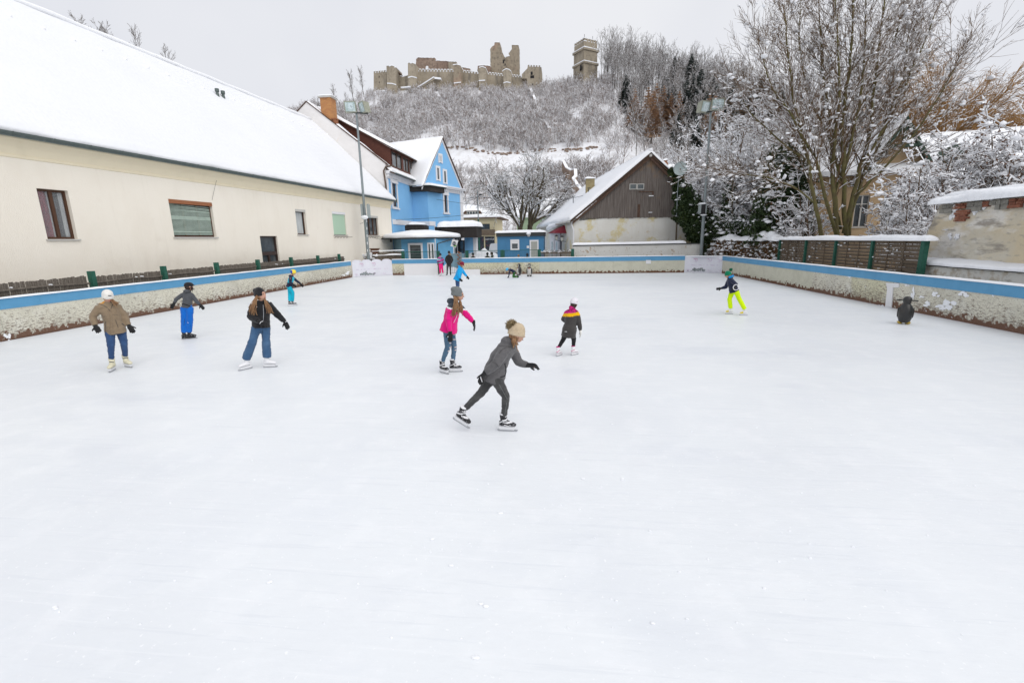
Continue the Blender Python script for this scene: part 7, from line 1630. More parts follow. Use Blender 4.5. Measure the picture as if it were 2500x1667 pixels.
# ================================================================== PEOPLE
def fabric(name, c, c2=None, s=6, bump=.006, rough=.85, sheen=.2):
    c2 = c2 or tuple(v * .72 for v in c); return pm(name, c, [L(c2, s, .45, .72, .7)], rough=rough, bump=bump, bscale=22, spec=.2, sheen=sheen)
Fm = dict(
    skin=pm('skin', (.50, .29, .21), [L((.55, .25, .19), 9, .5, .7, .5)], rough=.55, spec=.3), lips=pm('lips', (.38, .12, .11), rough=.5), eye=pm('dark_eye', (.03, .02, .02), rough=.3),
    hair_b=pm('light_brown_hair', (.24, .13, .065), [L((.36, .22, .11), 30, .45, .65, .8, st=(1, 1, .15)), L((.12, .06, .03), 22, .55, .7, .7, st=(1, 1, .15))], rough=.6), hair_d=pm('dark_hair', (.035, .02, .014), rough=.6),
    beige=fabric('beige_parka', (.235, .175, .115)), orange=fabric('orange_lining', (.62, .27, .02)), white=fabric('white_knit', (.74, .72, .68), (.62, .6, .56), 14), jeans=fabric('dark_blue_denim', (.025, .06, .15), (.05, .11, .24), 5),
    jeans2=fabric('mid_blue_denim', (.04, .095, .19), (.085, .165, .28), 5), jeans3=fabric('washed_denim', (.06, .12, .19), (.10, .18, .27), 5), black=fabric('black_cloth', (.012, .012, .014), (.028, .028, .03), 8), glove=fabric('black_glove', (.012, .012, .013), (.03, .03, .03), 12),
    grey=fabric('charcoal_fleece', (.075, .08, .09), (.05, .053, .06), 6), greymel=fabric('grey_melange', (.11, .107, .11), (.075, .072, .077), 26), greyjean=fabric('grey_washed_denim', (.045, .045, .046), (.10, .10, .098), 12, .006), royal=fabric('royal_blue_trousers', (.004, .13, .52), (.003, .09, .40), 4),
    cyan=fabric('turquoise_cloth', (.004, .40, .55), (.003, .32, .46), 4), navy=fabric('navy_cloth', (.013, .018, .045), (.02, .026, .06), 6), magenta=fabric('magenta_jacket', (.70, .006, .20), (.58, .004, .15), 4), slate=fabric('slate_cloth', (.045, .055, .07)), cap=fabric('grey_beanie', (.15, .165, .165), (.11, .12, .12), 10),
    coat=fabric('dark_grey_coat', (.052, .048, .047)), pinkp=pm('pink_pattern', (.50, .01, .16), [L((.16, .01, .07), 14, .5, .56, .9), L((.75, .08, .35), 19, .62, .66, .9)], rough=.8), yellowb=fabric('yellow_band', (.85, .47, .0)), knit=fabric('cream_cable_knit', (.52, .42, .29), (.40, .31, .20), 16, .02), pom=pm('fur_pompom', (.32, .245, .14), [L((.16, .11, .05), 12, .5, .65, .8)], rough=.95, bump=.03, bscale=40),
    neon=fabric('neon_yellow_trousers', (.62, .86, .0), (.52, .74, .0), 4), green=fabric('green_beanie', (.0, .17, .08), (.0, .13, .06), 9), scarf=fabric('blue_scarf', (.0, .22, .55)), blue=fabric('bright_blue_jacket', (.005, .33, .70), (.004, .26, .60), 4), wine=fabric('wine_beanie', (.19, .012, .03)), hot=fabric('hot_pink_trousers', (.86, .02, .22), (.72, .01, .17), 4),
    whiteplain=pm('white_shell', (.76, .76, .78), rough=.4, spec=.4), cream=pm('cream_boot', (.66, .63, .47), [L((.55, .51, .36), 8, .45, .7, .6)], rough=.5), bootblack=pm('black_boot', (.018, .018, .02), [L((.45, .45, .47), 34, .60, .64, .75, d=2)], rough=.5), steel=pm('blade_steel', (.42, .43, .45), rough=.3, metal=.8), brownboot=pm('dark_boot', (.03, .022, .018), rough=.6),
    stripe=pm('striped_jacket', (.05, .035, .14), [L((.62, .06, .30), 5, .50, .54, .95, st=(.3, .3, 3.4), d=1), L((.35, .62, .68), 6, .56, .60, .95, st=(.25, .25, 3.2), d=1)], rough=.8), helmy=pm('yellow_helmet', (.80, .62, .03), rough=.3, spec=.5), helmb=pm('blue_helmet', (.01, .05, .42), rough=.3, spec=.5), helml=pm('light_blue_helmet', (.04, .42, .74), rough=.35, spec=.5), camo=pm('green_camouflage', (.03, .14, .03), [L((.01, .015, .01), 9, .48, .54, .9), L((.22, .42, .12), 12, .6, .64, .9)], rough=.8),
    checkhat=pm('white_patterned_hat', (.70, .68, .72), [L((.42, .36, .42), 16, .58, .63, .8, st=(.5, .5, 2))], rough=.9), fur=pm('fur_trim', (.30, .22, .13), rough=.95, bump=.02, bscale=50), olive=fabric('olive_coat', (.05, .055, .035)), ripped=pm('bare_threads', (.62, .52, .50), [L((.40, .42, .48), 30, .5, .6, .8)], rough=.9))
def V3(a): return np.array(a, float)
def unit(a):
    a = V3(a); return a / (np.linalg.norm(a) + 1e-9)
def loft(mb, C, A, ra, rb, k=16, mi=0):
    rings = []
    for i, c in enumerate(C):
        t = unit(C[min(i + 1, len(C) - 1)] - C[max(i - 1, 0)]); a = unit(A[i] - t * (A[i] @ t)); b = np.cross(t, a)
        rings.append([mb.vert(c + a * ra[i] * math.copysign(abs(math.cos(2 * math.pi * j / k)) ** .85, math.cos(2 * math.pi * j / k)) + b * rb[i] * math.sin(2 * math.pi * j / k)) for j in range(k)])
    for i in range(len(C) - 1):
        for j in range(k): mb.face([rings[i][j], rings[i][(j + 1) % k], rings[i + 1][(j + 1) % k], rings[i + 1][j]], mi)
    mb.face(rings[0][::-1], mi); mb.face(rings[-1], mi)
def fuse(mb, name, mats, parent, origin, voxel=.016, smooth=3, paint=None, fold=0, ffreq=9, seed=0):
    me = bpy.data.meshes.new('tmp'); me.from_pydata([(a - origin[0], b - origin[1], c - origin[2]) for a, b, c in mb.v], [], mb.f); me.update()
    o = bpy.data.objects.new('tmp', me); COL.objects.link(o)
    r = o.modifiers.new('r', 'REMESH'); r.mode = 'VOXEL'; r.voxel_size = voxel
    if smooth: s_ = o.modifiers.new('s', 'SMOOTH'); s_.iterations = smooth; s_.factor = .5
    bpy.context.view_layer.update(); dg = bpy.context.evaluated_depsgraph_get(); m2 = bpy.data.meshes.new_from_object(o.evaluated_get(dg)); bpy.data.objects.remove(o); m2.name = name
    if fold:
        for v in m2.vertices:
            q = v.co * ffreq + Vector((seed * 3.1, 0, 0)); n_ = mnoise.noise(Vector((q.x, q.y, q.z * 2.3))) + .5 * mnoise.noise(Vector((q.x * 2, q.y * 2, q.z * 4.4))); v.co += v.normal * fold * n_
    if not isinstance(mats, (list, tuple)): mats = [mats]
    m2.materials.clear()
    for m in mats: m2.materials.append(m)
    m2.polygons.foreach_set('use_smooth', [True] * len(m2.polygons))
    if paint:
        for p in m2.polygons: p.material_index = paint(V3(p.center) + origin)
    else: m2.polygons.foreach_set('material_index', [0] * len(m2.polygons))
    m2.update(); ob = bpy.data.objects.new(name, m2); COL.objects.link(ob)
    if parent is not None: ob.parent = parent
    return ob
def hand(mb, w, tip, side, s, g=1.0, curl=1.0):
    """palm, four bent fingers of different length and a thumb from the side of the palm"""
    f = unit(tip - w); side = unit(side - f * (side @ f)); n = np.cross(f, side); Lh = .17 * s
    c = w + f * .05 * s; mb.ball(c, (.040 * s * g, .020 * s * g, .050 * s * g), ax=[side, n, f], k=10, m=7); mb.ball(w + f * .01 * s, (.030 * s * g, .024 * s * g, .03 * s * g), ax=[side, n, f], k=8, m=6)
    for i, (o, ln, cu) in enumerate(((-.030, .062, .35), (-.010, .078, .3), (.011, .073, .38), (.031, .058, .48))):
        b = w + f * .085 * s + side * o * s; cu *= curl; d1 = unit(f + side * o * (4 / curl) + n * cu * .6); d2 = unit(d1 + n * cu); p1 = b + d1 * ln * .55 * s; p2 = p1 + d2 * ln * .5 * s
        mb.tube([b - f * .02 * s, b, p1, p2], [.0105 * s * g, .0105 * s * g, .0095 * s * g, .007 * s * g], 7)
    b = w + f * .03 * s - side * .032 * s; d1 = unit(f * .75 - side * .75 + n * .25); p1 = b + d1 * .04 * s; p2 = p1 + unit(d1 + f * .5) * .03 * s; mb.tube([b + side * .01 * s, b, p1, p2], [.012 * s * g, .012 * s * g, .011 * s * g, .008 * s * g], 7)
def shoe(root, A, yaw, s, kind, origin, roll=0.0, pitch=0.0, bh=.18):
    f = V3([math.cos(yaw) * math.cos(pitch), math.sin(yaw) * math.cos(pitch), math.sin(pitch)]); sd = unit(np.cross(f, [0, 0, 1.0])); up = np.cross(sd, f); up = unit(up * math.cos(roll) + sd * math.sin(roll)); sd = np.cross(f, up)
    mb = MB(); h = bh * s
    P = lambda x, y, z: A + f * x * s + sd * y * s + up * z * s
    mb.tube([P(-.014, 0, .055), P(-.012, 0, .0), P(-.004, 0, -.06), P(.005, 0, -.10)], [.056 * s, .053 * s, .051 * s, .05 * s], 12)
    loft(mb, [P(-.078, 0, -.105), P(-.04, 0, -.10), P(.03, 0, -.10), P(.09, 0, -.11), P(.14, 0, -.122), P(.17, 0, -.13)], [sd] * 6, [.026 * s, .042 * s, .046 * s, .047 * s, .043 * s, .026 * s], [.03 * s, .045 * s, .044 * s, .034 * s, .027 * s, .017 * s])
    cols = {'hockey': ['bootblack', 'whiteplain'], 'figure': ['whiteplain', 'whiteplain'], 'cream': ['cream', 'cream'], 'white_pink': ['whiteplain', 'pinkp'], 'yellow': ['whiteplain', 'helmy'], 'boot': ['brownboot', 'brownboot'], 'black': ['bootblack', 'bootblack']}[kind]
    def pt(c):
        q = c - A; x, z = q @ f / s, q @ up / s
        if kind in ('hockey', 'white_pink'): return 1 if (z > .035 or z < -.132 or (-.06 < z - .5 * x < -.045) or (kind == 'hockey' and x > .02 and z > -.10 and int((z + .3) * 70) % 3 == 0)) else 0
        if kind == 'yellow': return 1 if x > .06 else 0
        return 0
    b = fuse(mb, 'skate' if kind != 'boot' else 'boot', [Fm[c] for c in cols], root, origin, .011 * max(s, .7), 2, pt); b['_o'] = list(map(float, origin))
    if kind == 'boot': return b
    mb = MB(); k_ = -(h / s)                                      # ice level in foot units
    mb.hexa([P(-.07, -.01, k_ + .026), P(.14, -.01, k_ + .026), P(.14, .01, k_ + .026), P(-.07, .01, k_ + .026), P(-.085, -.03, -.142), P(.155, -.03, -.15), P(.155, .03, -.15), P(-.085, .03, -.142)])
    mb.build('blade_holder', Fm['whiteplain' if kind != 'black' else 'bootblack'], parent=b, root=b)
    mb = MB(); mb.prism([P(-.105, -.004, k_ + .03), P(-.10, -.004, k_ + .006), P(-.08, -.004, k_), P(.165, -.004, k_), P(.19, -.004, k_ + .012), P(.195, -.004, k_ + .032)], sd * .008 * s); mb.build('blade', Fm['steel'], parent=b, root=b)
    return b
def bez(a, b, c, n=4):
    return [a + (b - a) * t for t in np.linspace(0, 1, n)][:-1] + [b + (c - b) * t for t in np.linspace(0, 1, n)]
def person(label, J, s, face, fpitch, o, group=None):
    """J joints in metres; s = body scale (1 = 1.70 m); face = heading of the head in degrees (0 = right, 90 = away)"""
    an = (J['aL'] + J['aR']) / 2; origin = V3([an[0], an[1], 0]); U = V3([0, 0, 1.0])
    sh, hp = unit(J['sR'] - J['sL']), unit(J['hR'] - J['hL']); mid_s, mid_h = (J['sL'] + J['sR']) / 2, (J['hL'] + J['hR']) / 2
    ws = np.linalg.norm(J['sR'] - J['sL']) / 2; ws = max(ws, .13 * s); wh = .105 * s
    fa, fp = R(face), R(fpitch); FV = V3([math.cos(fa) * math.cos(fp), math.sin(fa) * math.cos(fp), math.sin(fp)]); FS = unit(np.cross(FV, U)); FU = np.cross(FS, FV); AX3 = [FS, FV, FU]
    H = J['head']; neck = J['neck']; hs = o.get('hs', 1.0) * (.35 + .65 * s)
    spine = [mid_h + (neck - mid_h) * t for t in (-.12, .05, .3, .55, .78, .93, 1.0)]
    if 'back' in o: bk = V3(o['back']); spine = [p + bk * math.sin(math.pi * min(1, max(0, t))) for p, t in zip(spine, (0, .05, .3, .55, .78, .93, 1))]
    ax = [hp, hp, unit(hp * .7 + sh * .3), unit(hp * .3 + sh * .7), sh, sh, sh]
    # --- body: one continuous surface
    mb = MB(); loft(mb, spine, ax, [wh, wh * 1.25, wh * 1.1, ws * .85, ws * .95, .07 * s, .05 * s], [.08 * s, .10 * s, .09 * s, .10 * s, .085 * s, .06 * s, .05 * s])
    mb.tube([neck - (H - neck) * .3, neck, H], [.055 * s, .05 * s, .05 * s], 10)
    mb.ball(H, (.074 * hs, .094 * hs, .112 * hs), ax=AX3, k=14, m=10); mb.ball(H + FV * .028 * hs - FU * .05 * hs, (.054 * hs, .060 * hs, .058 * hs), ax=AX3, k=12, m=8)
    mb.tube([H + FV * .082 * hs + FU * .012 * hs, H + FV * .112 * hs - FU * .024 * hs, H + FV * .088 * hs - FU * .034 * hs], [.009 * hs, .0135 * hs, .008 * hs], 6)
    for q in (-1, 1): mb.ball(H + FS * q * .074 * hs - FV * .005 * hs - FU * .008 * hs, (.012 * hs, .02 * hs, .03 * hs), ax=AX3, k=8, m=6)
    for q in 'LR':
        mb.tube(bez(J['s' + q], J['e' + q], J['w' + q]), [r * s for r in (.05, .047, .043, .04, .036, .032, .027)], 8); hand(mb, J['w' + q], J['t' + q], V3(o.get('palm' + q, U)), s * .68, .8, o.get('curl', 1.0))
        mb.tube(bez(J['h' + q], J['k' + q], J['a' + q]), [r * s for r in (.074, .066, .056, .046, .042, .036, .030)], 8)
    body = fuse(mb, 'person', Fm['skin'], None, origin, .0125 if s > .8 else .0105, 2); body.location = origin
    tag(body, label, 'person', group); body['_o'] = list(map(float, origin))
    B = lambda m_, n_, mt, v=.016, sm=3, pt=None, fo=0, ff=9: fuse(m_, n_, mt, body, origin, v, sm, pt, fo, ff, seed=len(label))
    for q in (-1, 1):
        mb = MB(); mb.ball(H + FV * .083 * hs + FS * q * .031 * hs + FU * .012 * hs, (.012 * hs, .008 * hs, .007 * hs), ax=AX3, k=8, m=5); mb.build('eye', Fm['eye'], root=body)
        mb = MB(); mb.ball(H + FV * .088 * hs + FS * q * .031 * hs + FU * .032 * hs, (.018 * hs, .006 * hs, .004 * hs), ax=AX3, k=8, m=5); mb.build('eyebrow', Fm['hair_d' if o.get('dark') else 'hair_b'], root=body)
    mb = MB(); mb.ball(H + FV * .089 * hs - FU * .060 * hs, (.022 * hs, .008 * hs, .007 * hs), ax=AX3, k=8, m=5); mb.build('mouth', Fm['lips'], root=body)
    # --- trousers
    tf = o.get('leg', 1.0); fl_ = o.get('flare', 1.0); mb = MB(); cu = .96
    loft(mb, [mid_h + (mid_h - neck) * .14, mid_h, mid_h + (neck - mid_h) * .12, mid_h + (neck - mid_h) * .22], [hp] * 4, [wh * 1.1, wh * 1.32, wh * 1.3, wh * 1.2], [.10 * s, .125 * s, .115 * s, .10 * s])
    for q in 'LR':
        a_ = J['k' + q] + (J['a' + q] - J['k' + q]) * o.get('cuff', .88)
        mb.tube(bez(J['h' + q], J['k' + q], a_, 5), [r * s * tf for r in (.098, .092, .084, .076, .067 * (1 + .4 * (fl_ - 1)), .062 * (1 + .55 * (fl_ - 1)), .058 * (1 + .75 * (fl_ - 1)), .053 * fl_, .050 * fl_)], 12)
    tmats = [Fm[m] for m in (o['trousers'] if isinstance(o['trousers'], tuple) else (o['trousers'],))]
    B(mb, 'trousers', tmats, .0135, 2, o.get('tpaint') and (lambda c: o['tpaint'](c, J)), .007 * s, 11)
    # --- jacket
    pf_ = o.get('puff', 1.0); hem = o.get('hem', .10); mb = MB(); sp = [mid_h + (neck - mid_h) * t for t in (-hem, .05, .3, .55, .80, .93, 1.02)]
    if 'back' in o: sp = [p + bk * math.sin(math.pi * min(1, max(0, t))) for p, t in zip(sp, (0, .05, .3, .55, .80, .93, 1))]
    hw = o.get('hemw', 1.0)
    loft(mb, sp, ax, [wh * 1.42 * hw * pf_, wh * 1.42 * hw * pf_, wh * 1.34 * pf_, ws * 1.0 * pf_, ws * 1.02, .10 * s, .068 * s], [.158 * s * hw * pf_, .152 * s * hw * pf_, .132 * s * pf_, .128 * s * pf_, .112 * s * pf_, .082 * s, .066 * s])
    mb.tube([J['sL'] + (mid_s - J['sL']) * .1 - U * .01, mid_s + (neck - mid_s) * .5, J['sR'] + (mid_s - J['sR']) * .1 - U * .01], [.07 * s * pf_, .085 * s, .07 * s * pf_], 12)
    for q in 'LR':
        w_ = J['e' + q] + (J['w' + q] - J['e' + q]) * .93; mb.tube(bez(J['s' + q] + (mid_s - J['s' + q]) * .12, J['e' + q], w_, 5), [r * s * pf_ for r in (.068, .068, .066, .064, .062, .058, .054, .049, .046)], 12)
    bkd = -unit(FV * [1, 1, 0]) if 'hoodv' not in o else unit(o['hoodv'])
    if o.get('hood', 1):
        mb.ball(neck + bkd * .065 * s + U * .01, (.09 * s, .09 * s, .06 * s), k=12, m=8); mb.tube([neck + U * -.01, neck + U * .05 * s], [.082 * s, .078 * s], 12)
    jm = [Fm[m] for m in (o['jacket'] if isinstance(o['jacket'], tuple) else (o['jacket'],))]
    B(mb, 'jacket', jm, .0145, 3, o.get('jpaint') and (lambda c: o['jpaint'](c, J)), o.get('fold', .009) * s, 8)
    # --- gloves
    for q in 'LR':
        mb = MB(); hand(mb, J['w' + q], J['t' + q], V3(o.get('palm' + q, U)), s * o.get('gs', 1.15), 1.18, o.get('curl', 1.0)); f = unit(J['t' + q] - J['w' + q]); mb.tube([J['w' + q] - f * .035 * s, J['w' + q] + f * .03 * s], [.042 * s, .036 * s], 10)
        if not o.get('bare', 0): B(mb, 'glove', Fm[o.get('glove', 'glove')], .0085, 1)
    # --- hat, hair
    ht = o.get('hat'); hcol = [Fm[m] for m in (ht[0] if isinstance(ht[0], tuple) else (ht[0],))]; kind = ht[1]
    mb = MB(); tl = -.02 if kind != 'slouch' else -.055
    if kind in ('beanie', 'slouch', 'pom'):
        c = H + FU * .048 * hs + FV * (tl * .6) * hs; loft(mb, [c - FU * .055 * hs, c - FU * .01 * hs, c + FU * .035 * hs + FV * tl * .4 * hs, c + FU * .068 * hs + FV * tl * .8 * hs, c + FU * .092 * hs + FV * tl * 1.2 * hs], [FS] * 5, [.088 * hs, .092 * hs, .086 * hs, .064 * hs, .024 * hs], [.108 * hs, .112 * hs, .104 * hs, .078 * hs, .03 * hs])
        if kind == 'slouch': mb.ball(c + FU * .045 * hs - FV * .065 * hs, (.07 * hs, .068 * hs, .058 * hs), ax=AX3)
        loft(mb, [c - FU * .068 * hs, c - FU * .052 * hs, c - FU * .016 * hs], [FS] * 3, [.093 * hs, .096 * hs, .094 * hs], [.113 * hs, .117 * hs, .115 * hs])
    elif kind == 'cap':
        c = H + FU * .045 * hs; mb.ball(c, (.094 * hs, .122 * hs, .078 * hs), ax=AX3); mb.ball(c + FV * .09 * hs - FU * .012 * hs, (.07 * hs, .06 * hs, .018 * hs), ax=AX3); mb.ball(c - FU * .03 * hs - FV * .02 * hs, (.09 * hs, .11 * hs, .05 * hs), ax=AX3)
    elif kind == 'helmet':
        c = H + FU * .035 * hs - FV * .01 * hs; mb.ball(c, (.108 * hs, .132 * hs, .108 * hs), ax=AX3); 
    hobj = B(mb, 'hat' if kind != 'helmet' else 'helmet', hcol, .011, 2, o.get('hpaint') and (lambda c_: o['hpaint'](c_, H, AX3, hs)), .004 if kind in ('pom',) else .002, 30); hobj['_o'] = list(map(float, origin))
    if kind == 'pom':
        mb = MB(); pc_ = V3(ht[3]) if len(ht) > 3 else H + FU * .175 * hs - FV * .06 * hs; r = ht[2]; rr_ = random.Random(1)
        mb.ball(pc_, r * .72, k=12, m=9)
        for k in range(420): d = unit([rr_.gauss(0, 1), rr_.gauss(0, 1), rr_.gauss(0, 1)]); mb.tube([pc_ + d * r * .5, pc_ + d * r * rr_.uniform(.95, 1.2)], [r * .09, r * .03], 3)
        mb.build('pompom', Fm[ht[4] if len(ht) > 4 else 'pom'], parent=hobj, root=body, smooth=True)
    hc = Fm['hair_d' if o.get('dark') else 'hair_b']
    mb = MB(); mb.ball(H - FV * .022 * hs - FU * .012 * hs, (.083 * hs, .088 * hs, .104 * hs), ax=AX3, k=12, m=9)
    hair2 = []
    for lock in list(o.get('locks', ())) + [('px', *l) for l in o.get('plocks', ())]:                       # strands: lists of offsets (side, fwd, up) from the head
        pts = [J['gv'](*p) for p in lock[1:]] if lock[0] == 'px' else [H + FS * a * hs + FV * b * hs + U * c * hs for a, b, c in lock]; n = len(pts); rr_ = random.Random(n)
        fine = []
        for k in range(26):
            j = V3([rr_.gauss(0, .017) for _ in range(3)]); e_ = rr_.uniform(.8, 1.06); ph = rr_.uniform(0, 6)
            q_ = []
            for i in range(n * 3 - 2):
                t = i / 3; i_ = min(n - 2, int(t)); p = pts[i_] + (pts[i_ + 1] - pts[i_]) * min(1.0, (t - i_)) * e_; w_ = .006 * math.sin(t * 3.1 + ph); q_.append(p + j * (.35 + .75 * t / n * 2) + V3([w_, w_, 0]))
            fine.append((q_, [.0085 * hs * (1 - .55 * i / len(q_)) for i in range(len(q_))]))
        hair2 += fine
    B(mb, 'hair', hc, .0095, 1, None, .003, 40)
    if hair2:
        mb = MB()
        for q_, r_ in hair2: mb.tube(q_, r_, 4)
        mb.build('long_hair', hc, root=body, smooth=True)
    # --- skates
    for i, q in enumerate('LR'):
        yw, rl, pt_ = o['feet'][i]; shoe(body, J['a' + q], R(yw), s, o.get('skate', 'hockey'), origin, R(rl), R(pt_), o.get('aH', .225))
    bpy.context.view_layer.update(); dgr = bpy.context.evaluated_depsgraph_get()
    for (nm, mt, part, lines, r) in o.get('trim', ()):
        tgt = [c for c in body.children if c.name.split('.')[0] in part]; mb = MB()
        for ln in lines:
            pp = []
            for (a, b) in zip(ln[:-1], ln[1:]):
                m_ = max(2, int(math.hypot(b[0] - a[0], b[1] - a[1]) / 2.2) + 1); pp += [(a[0] + (b[0] - a[0]) * k / m_, a[1] + (b[1] - a[1]) * k / m_) for k in range(m_)]
            pp.append(ln[-1]); hit = []
            for (px, py) in pp:
                d = Vector(ray(px, py)); best = None
                for t_ in tgt:
                    ok, loc, nr, _ = t_.ray_cast(Vector((0, 0, EYE)) - body.location, d)
                    if ok and (best is None or (loc + body.location - Vector((0, 0, EYE))).length < best[0]): best = ((loc + body.location - Vector((0, 0, EYE))).length, V3(loc + body.location + nr * r * .35))
                if best: hit.append(best[1])
            if len(hit) > 1: mb.tube(hit, r, 6)
        if mb.v: mb.build(nm, Fm[mt], root=body, smooth=True)
    for fn in o.get('extra', ()): fn(body, J, H, FV, FS, FU, hs, s)
    return body
def pose(ank, ref_y=None, aH=.225, s=1.0, **kw):
    """joints from photo pixels; ankles stand on the ice, the others lie at a depth offset along the line of sight"""
    J = {}
    for q, a in ank.items():
        if len(a) == 2: J['a' + q] = gz(a[0], a[1], aH * s)
    m = np.mean(list(J.values()), 0)[:2]; D = np.linalg.norm(m); v = m / D
    def gv(px, py, dd): r = ray(px, py); return EYEP + r * (D + dd) / (r[:2] @ v)
    for q, a in ank.items():
        if len(a) == 3: J['a' + q] = gv(*a)
    for k, a in kw.items(): J[k] = gv(*a)
    J['gv'] = gv; return J
def patchbox(name, mat):
    return lambda body, J, H, FV, FS, FU, hs, s: None
def blot(name, mat, pts, r=(.02, .006, .012), ax=None):
    def fn(body, J, H, FV, FS, FU, hs, s):
        mb = MB()
        for p in pts: mb.ball(p, r, k=8, m=5)
        mb.build(name, Fm[mat], root=body)
    return fn
def tubex(name, mat, pts, r):
    def fn(body, J, *a): mb = MB(); mb.tube([V3(p) for p in pts], r, 6); mb.build(name, Fm[mat], root=body)
    return fn

# 1 woman in a beige parka
s = 1.0; J = pose(dict(L=(272, 879), R=(306, 871)), s=s, head=(263.5, 724, -.02), neck=(264, 742, .02), sL=(240, 749, .0), sR=(287, 747, .05), eL=(226, 774, .02), eR=(304, 770, .06), wL=(233, 796, -.08), wR=(315, 795, .0), tL=(241, 809, -.16), tR=(321, 804, -.06), hL=(268, 804, .03), hR=(294, 802, .06), kL=(271, 845, -.1), kR=(303, 840, -.04))
Hh = J['head']
Z1 = lambda *p: [(190 + x / 6.533, 680 + y / 6.533) for x, y in p]
person('person in a beige parka, white beanie and cream skates, nearest the left rink wall', J, s, -32, -22, dict(trousers='jeans', jacket=('beige', 'orange'), hem=.16, hemw=1.12, puff=1.06, hat=('white', 'beanie'), skate='cream', feet=[(-66, 0, 0), (-18, 0, 0)], leg=.95, cuff=.93,
    jpaint=lambda c, J: 1 if (c[2] > J['neck'][2] - .03 and np.linalg.norm(c - J['neck'] - V3([-.07, -.05, .03])) < .07) else 0,
    plocks=[[(272, 731, -.06), (279, 737, -.1), (286, 741, -.1)]], palmL=(1, 1, .2), palmR=(-1, -1, .2),
    trim=[('zip_placket', 'beige', ('jacket',), [Z1((520, 480), (545, 640), (560, 860)), Z1((478, 470), (510, 650), (520, 880))], .006), ('hat_label', 'black', ('hat',), [Z1((482, 273), (534, 273))], .008), ('seam', 'coat', ('jacket',), [Z1((360, 600), (470, 605)), Z1((550, 575), (640, 580))], .0025),
          ('drawcord', 'coat', ('jacket',), [Z1((445, 680), (440, 885)), Z1((600, 660), (640, 770), (645, 785))], .004), ('pocket_flap', 'coat', ('jacket',), [Z1((375, 750), (412, 720)), Z1((700, 720), (740, 745))], .008), ('skate_strap', 'grey', ('skate',), [Z1((478, 1325), (575, 1335)), Z1((705, 1275), (800, 1262))], .008), ('collar_edge', 'coat', ('jacket',), [Z1((330, 395), (450, 450), (515, 515)), Z1((560, 400), (520, 500))], .004)]))
# 2 boy in grey hoodie and royal blue trousers
s = .88; J = pose(dict(L=(449, 811), R=(462, 810)), s=s, head=(461, 699, .0), neck=(459, 711, .02), sL=(444.5, 719, .05), sR=(469.5, 719.5, -.04), eL=(430, 731, .08), eR=(479, 735, -.06), wL=(425, 741, .04), wR=(488, 744, -.08), tL=(419, 751, .02), tR=(496, 752, -.1), hL=(450, 750, .04), hR=(463, 751, -.02), kL=(449, 781, .0), kR=(464, 781, -.06))
person('person in a charcoal hoodie, flat dark cap and royal blue trousers near the left wall', J, s, 55, -6, dict(trousers='royal', jacket='grey', hem=.02, puff=.92, hat=('black', 'cap'), dark=1, leg=1.12, flare=1.35, cuff=1.02, skate='black', feet=[(38, 0, 0), (32, 0, 0)], hoodv=(.1, -1, 0), locks=[[(.06, .05, -.02), (.062, .06, -.06), (.05, .05, -.09)]], palmL=(.4, .9, 0), trim=[('shirt_hem', 'black', ('jacket', 'trousers'), [[(438.5, 741.5), (449, 742), (458, 745), (464, 748)]], .016), ('trouser_mark', 'whiteplain', ('trousers',), [[(458, 787), (460, 788.5)]], .007), ('hood_seam', 'black', ('jacket',), [[(446, 710), (452, 714), (462, 714), (468, 711)]], .005), ('knee_seam', 'navy', ('trousers',), [[(451, 778), (449, 795)], [(466, 795), (462, 797)]], .004)]))
# 3 woman, black bomber, wide jeans
Z3 = lambda *p: [(570 + x / 7.469, 690 + y / 7.469) for x, y in p]
s = .97; J = pose(dict(L=(601, 876), R=(652, 872)), s=s, head=(637.5, 720, .0), neck=(637, 738, .02), sL=(618, 744, .02), sR=(656, 742, .03), eL=(611, 773, .05), eR=(676, 767, .04), wL=(633, 785, -.18), wR=(695, 785, .0), tL=(650, 792, -.22), tR=(704.5, 803, -.02), hL=(627, 797, .02), hR=(648, 797, .04), kL=(616, 836, -.04), kR=(650, 836, -.06))
person('person in black bomber jacket, black slouchy beanie and wide blue jeans with long hair', J, s, -6, 4, dict(trousers='jeans2', jacket='black', hem=.02, puff=1.18, hood=0, hat=('black', 'slouch'), leg=1.02, flare=1.65, cuff=1.0, skate='figure', feet=[(-118, 0, 0), (12, 0, 0)], palmL=(0, 0, 1),
    plocks=[[(627, 722, -.05), (621, 738, -.14), (616, 752, -.17), (618, 766, -.17)], [(625, 725, -.06), (619, 742, -.15), (612, 757, -.17)], [(645, 729, -.06), (652, 742, -.15), (656, 756, -.17), (659, 762, -.17)]],
    trim=[('zip', 'steel', ('jacket',), [Z3((540, 400), (548, 560), (543, 690))], .006), ('glove_band', 'whiteplain', ('glove', 'jacket'), [Z3((475, 755), (500, 715), (540, 700)), Z3((945, 720), (970, 705))], .006), ('chest_mark', 'whiteplain', ('jacket',), [Z3((413, 444), (432, 444))], .007), ('jeans_seam', 'navy', ('trousers',), [Z3((530, 860), (528, 1030)), Z3((400, 800), (395, 850))], .003)]))
